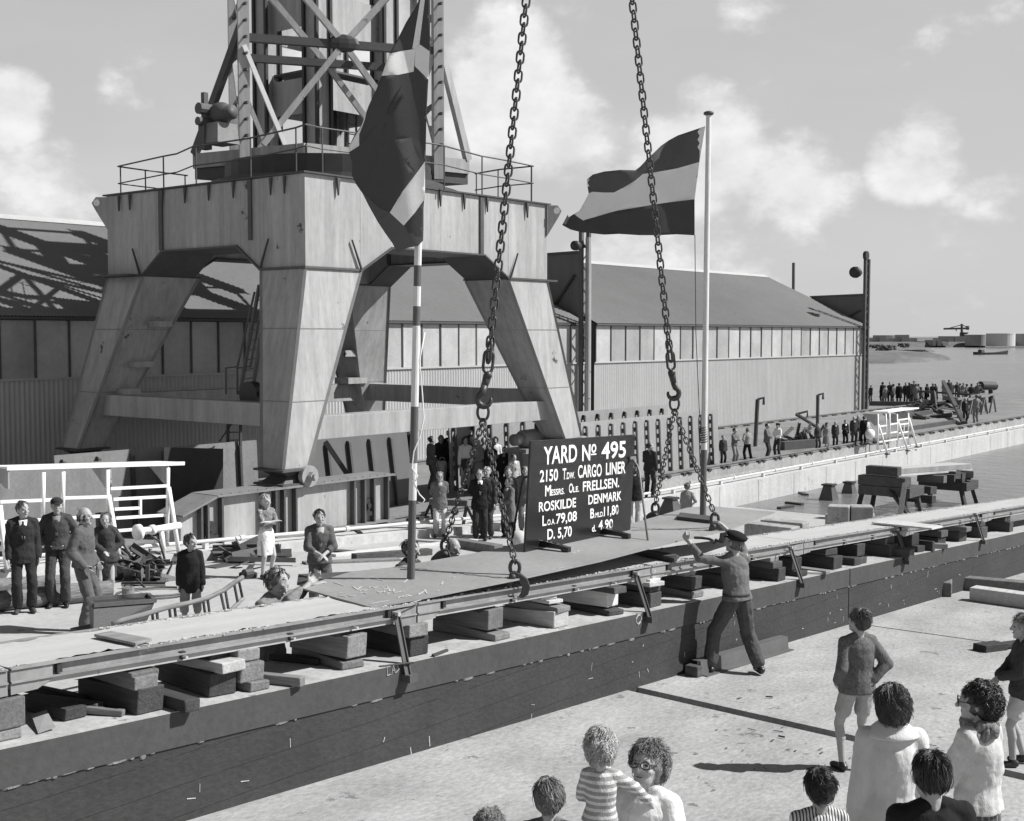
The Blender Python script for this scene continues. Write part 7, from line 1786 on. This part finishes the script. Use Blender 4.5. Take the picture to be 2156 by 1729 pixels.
def far_quay():
    # boiler drum, steel frames and long bars near the far end
    n = V((Fh.x, Fh.y, 0)); P = atZ(2079, 848, QZ); d = n.dot(P); q = lambda x, y, o=0: onpl(x, y, n, d+o)
    t = thing('boiler_drum', P, 'black boiler drum on its stand at the far end of the quay', 'boiler'); mb = MB(); mb.tube([q(2064, 812), q(2094, 813, 1)], .3, 18); obj('drum', mb, G['black_steel'], t, smooth=False)
    mb = MB(); mb.bar(q(2069, 822), q(2069, 848), .25, .25); mb.bar(q(2086, 820), q(2086, 848), .25, .25); objs('stand', mb, G['black_steel'], t)
    for i, (a, b, w, lab) in enumerate((((1935, 850), (2080, 862), .12, 'long bar lying level across the far quay jumble'), ((1985, 846), (2030, 892), .22, 'dark beam slanting down in front of the far quay jumble'), ((1830, 850), (1990, 852), .3, 'low dark girder lying at the crowd\'s feet'), ((1990, 840), (2035, 850), .4, 'dark drum shaped girder right of the third cluster'), ((1900, 905), (2010, 888), .2, 'steel section lying behind the far shelter frame'), ((1880, 880), (1960, 868), .25, 'steel section lying across the far quay'), ((1645, 944), (1715, 938), .35, 'dark steel block before the man in overalls'))):
        A, B = atZ(a[0], a[1]+4, QZ), atZ(b[0], b[1]+4, QZ)
        if i == 1: A.z += 1.4
        if i == 0: A.z += .9; B.z += .9
        mb = MB(); mb.bar(A+V((0, 0, w/2)), B+V((0, 0, w/2)), w, w); tag(obj('steel_section', mb, G['dark_steel']), lab, 'steel section')
    for i, (x, y) in enumerate(((2062, 872), (2080, 868), (2035, 880))):
        P = atZ(x, y, QZ); mb = MB()
        for s in (-1, 1): mb.bar(P+V((-.6, s*.3, 0)), P+V((0, s*.3, 1.1)), .1, .1); mb.bar(P+V((.6, s*.3, 0)), P+V((0, s*.3, 1.1)), .1, .1)
        mb.bar(P+V((-.8, -.3, 1.1)), P+V((.8, -.3, 1.1)), .12, .12); mb.bar(P+V((-.8, .3, 1.1)), P+V((.8, .3, 1.1)), .12, .12)
        t = thing('steel_trestle', P, ['steel trestle beside the man in pale overalls', 'steel trestle at the far end of the slip wall', 'steel trestle behind the man in the dark suit'][i], 'trestle', 'steel trestles on the far quay'); objs('frame_bar', mb, G['mid_steel'], t)
far_quay()
def wreckage():
    for i, (a, b) in enumerate((((1655, 1058), (1690, 1062)), ((1685, 1037), (1698, 1042)), ((1640, 1070), (1668, 1066)))):
        A, B = atZ(*a, WZ+.03), atZ(*b, WZ+.03); mb = MB(); mb.bar(A, B, .18, .07); tag(obj('driftwood', mb, G['timber_dark']), ['flat dark board floating near the tip of the keel plate', 'short dark board floating nearer the quay wall', 'thin dark stick floating beside the keel plate tip'][i], 'driftwood')
wreckage()
mat('hair_fair2', .17, var=.35, sc=14, st=(1, 1, .3), fine=.35, fsc=70, bump=.5, rough=.45, spec=.5)
# ------------------------------------------------------------ foreground figures
def near_top(px, py, depth, h):
    r = ray(px, py); P = CAM + r*(depth/FPX); return V((P.x, P.y, P.z-h))
P, h = at_foot_f(1550, 1121, 1420, 0)
wl = atY(1450, 1140, 7.95); wr = atY(1524, 1110, 7.80)
person(P, h*1.02, 203, 'worker in a dark beret and grey shirt guiding the plate clamp with both arms raised', top=('shirt', 'cloth_grey', .93), low=('trousers', 'denim', 0), hair=('beret', 'cloth_black', 'hair_mid'), arms=((wl, (-1, -.3, -.4)), (wr, (1, -.2, -.6))), feet=((-.27, .16, 0), (.27, -.10, 0)), look=(-25, 14), vox=.010, sleeve=.85, curl=(1.2, .8), lean=9, hip=.03, bag=.012, extra='belt', near=False)
P, h = at_foot_f(1802, 1279, 1624, 0)
person(P, h, 196, 'boy in tweed sweater and pale shorts, one hand on his hip, seen from behind', top=('sweater', 'tweed', .86), low=('shorts', 'cloth_light', .64), hair=('short', 'hair_mid'), arms=('pocket', ((P+V((0, 0, .0)) - Fh*.06 + RT*.12 + V((0, 0, h*.56))), (1, -.2, -.1))), hd=1.10, feet=((-.14, .04, 0), (.13, -.02, 0)), look=(-18, 8), vox=.010, near=True, sleeve=.95)
P, h = at_foot_f(2150, 1294, 1612, 0)
person(P, h, 262, 'curly fair boy in a dark jacket and pale shorts at the right edge', top=('jacket', 'cloth_navy', .82), low=('shorts', 'cloth_pale', .62), hair=('curly', 'hair_fair'), arms=('front', 'front'), hd=1.12, vox=.012, near=True, feet=((-.1, .12, 0), (.1, -.05, 0)))
P = at_top(1879, 1446, 1.70, 0)
WC = person(P, 1.70, 178, 'woman in white coat with flat collar and pinned up hair, seen from behind', top=('coat', 'coat_white', .45), low=('skirt', 'cloth_light', .45), hair=('bouffant', 'hair_brown'), fem=True, vox=.010, near=True)
def collar():
    c = V((0, -.012, 1.70*.855)); mb = MB()
    loft(mb, [(c+V((0, 0, -.055)), .165, .135), (c+V((0, 0, -.045)), .175, .145), (c+V((0, 0, .0)), .125, .105), (c+V((0, 0, .035)), .085, .08), (c+V((0, 0, .03)), .07, .07)][0:5], 28)
    o = obj('collar', mb, G['coat_white'], WC, local=True, smooth=True); b_ = o.modifiers.new('s', 'SUBSURF'); b_.levels = b_.render_levels = 1
collar()
P = at_top(2064, 1438, 1.70, 0)
person(P, 1.70, 222, 'woman with dark curly hair, a patterned scarf and a pale jacket at the right', top=('jacket', 'cardigan', .92), low=('skirt', 'plaid', .45), hair=('curly', 'hair_dark'), fem=True, vox=.010, near=True, extra='glasses', look=(-30, 0), arms=('front', 'down'))
mb = MB(); c = P + V((0, 0, 1.70*.845)); r_ = random.Random(4)
for k in range(26):
    a = 2*pi*k/26; mb.ell(c+V((.085*cos(a), .085*sin(a), r_.uniform(-.01, .015))), (.04, .04, .035), 8, 6)
for k in range(10): mb.ell(c - Fh*.10 + RT*r_.uniform(-.07, .07) + V((0, 0, r_.uniform(-.07, .0))), (.045, .03, .035), 8, 6)
sc_ = obj('scarf', mb, G['print'], origin=c, smooth=True); tag(sc_, 'patterned scarf round the neck of the curly haired woman', 'scarf')
P = at_top(1962, 1582, 1.72, 0)
person(P, 1.72, 190, 'dark haired man in a black jacket, only head and shoulders at the bottom edge', top=J('cloth_black'), low=TR('cloth_black'), hair=('short', 'hair_dark'), vox=.010, near=True, look=(8, 0))
P = at_top(1727, 1619, 1.36, 0)
person(P, 1.36, 182, 'small dark haired boy in a striped collar at the bottom edge', top=('sweater', 'collar_stripe', .8), low=('shorts', 'cloth_navy', .5), hair=('boy', 'hair_dark'), hd=1.14, vox=.010, near=True)
P = at_top(1360, 1566, 1.60, 0); MP = P
person(P, 1.60, -22, 'woman with glasses and curly hair in a white cardigan carrying a child', top=('sweater', 'cloth_white', .85), low=('skirt', 'cloth_grey', .45), hair=('curly', 'hair_fair2'), fem=True, vox=.009, near=True, extra='glasses', arms=('hold', 'hold'), look=(8, 14), curl=(.8, .8))
dm_ = (MP+V((0, 0, 1.6))-CAM).dot(FW); cp = near_top(1264, 1534, dm_-.18, .94)
ws = MP + V((0, 0, 1.60*.80)) + RT*.06 - Fh*.08
person(cp, .94, 176, 'small blond child in a striped knitted sweater carried on the woman\'s arm', top=('sweater', 'knit_stripe', .92), low=('skirt', 'cloth_mid', .55), hair=('curly', 'hair_blond'), hd=1.5, fem=True, vox=.008, near=True, arms=('front', (ws, (1, .4, -.6))), skin='skin_pale', sleeve=.95, curl=(.5, .9), feet=((-.12, .22, .25), (.12, .22, .25)), shoes='leather_brown')
P = at_top(1156, 1640, 1.34, 0)
person(P, 1.34, 176, 'child with windblown fair brown hair at the bottom edge, left of the mother', top=('sweater', 'cloth_grey', .8), low=('shorts', 'cloth_navy', .5), hair=('side', 'hair_fair'), hd=1.14, vox=.011, near=True)
P = at_top(1030, 1706, 1.2, 0)
person(P, 1.2, 180, 'child of whom only fair hair shows at the bottom edge', top=('sweater', 'cloth_grey', .8), low=('shorts', 'cloth_navy', .5), hair=('fluff', 'hair_fair'), hd=1.16, vox=.012, near=True)

# ------------------------------------------------------------ turn the remeshed clothes and bodies into plain meshes, once per shared mesh
def bake():
    bpy.context.view_layer.update(); dg = bpy.context.evaluated_depsgraph_get(); new = {}
    for o in BAKE:
        me = bpy.data.meshes.new_from_object(o.evaluated_get(dg)); new[o.data] = (me, [s.material for s in o.material_slots])
    for o in list(COL.objects):
        if o.type == 'MESH' and o.data in new:
            me, ms = new[o.data]; nm = o.data.name; o.modifiers.clear(); o.data = me
            if not me.materials:
                for m in ms: me.materials.append(m)
            me.polygons.foreach_set('use_smooth', [True]*len(me.polygons))
bake()
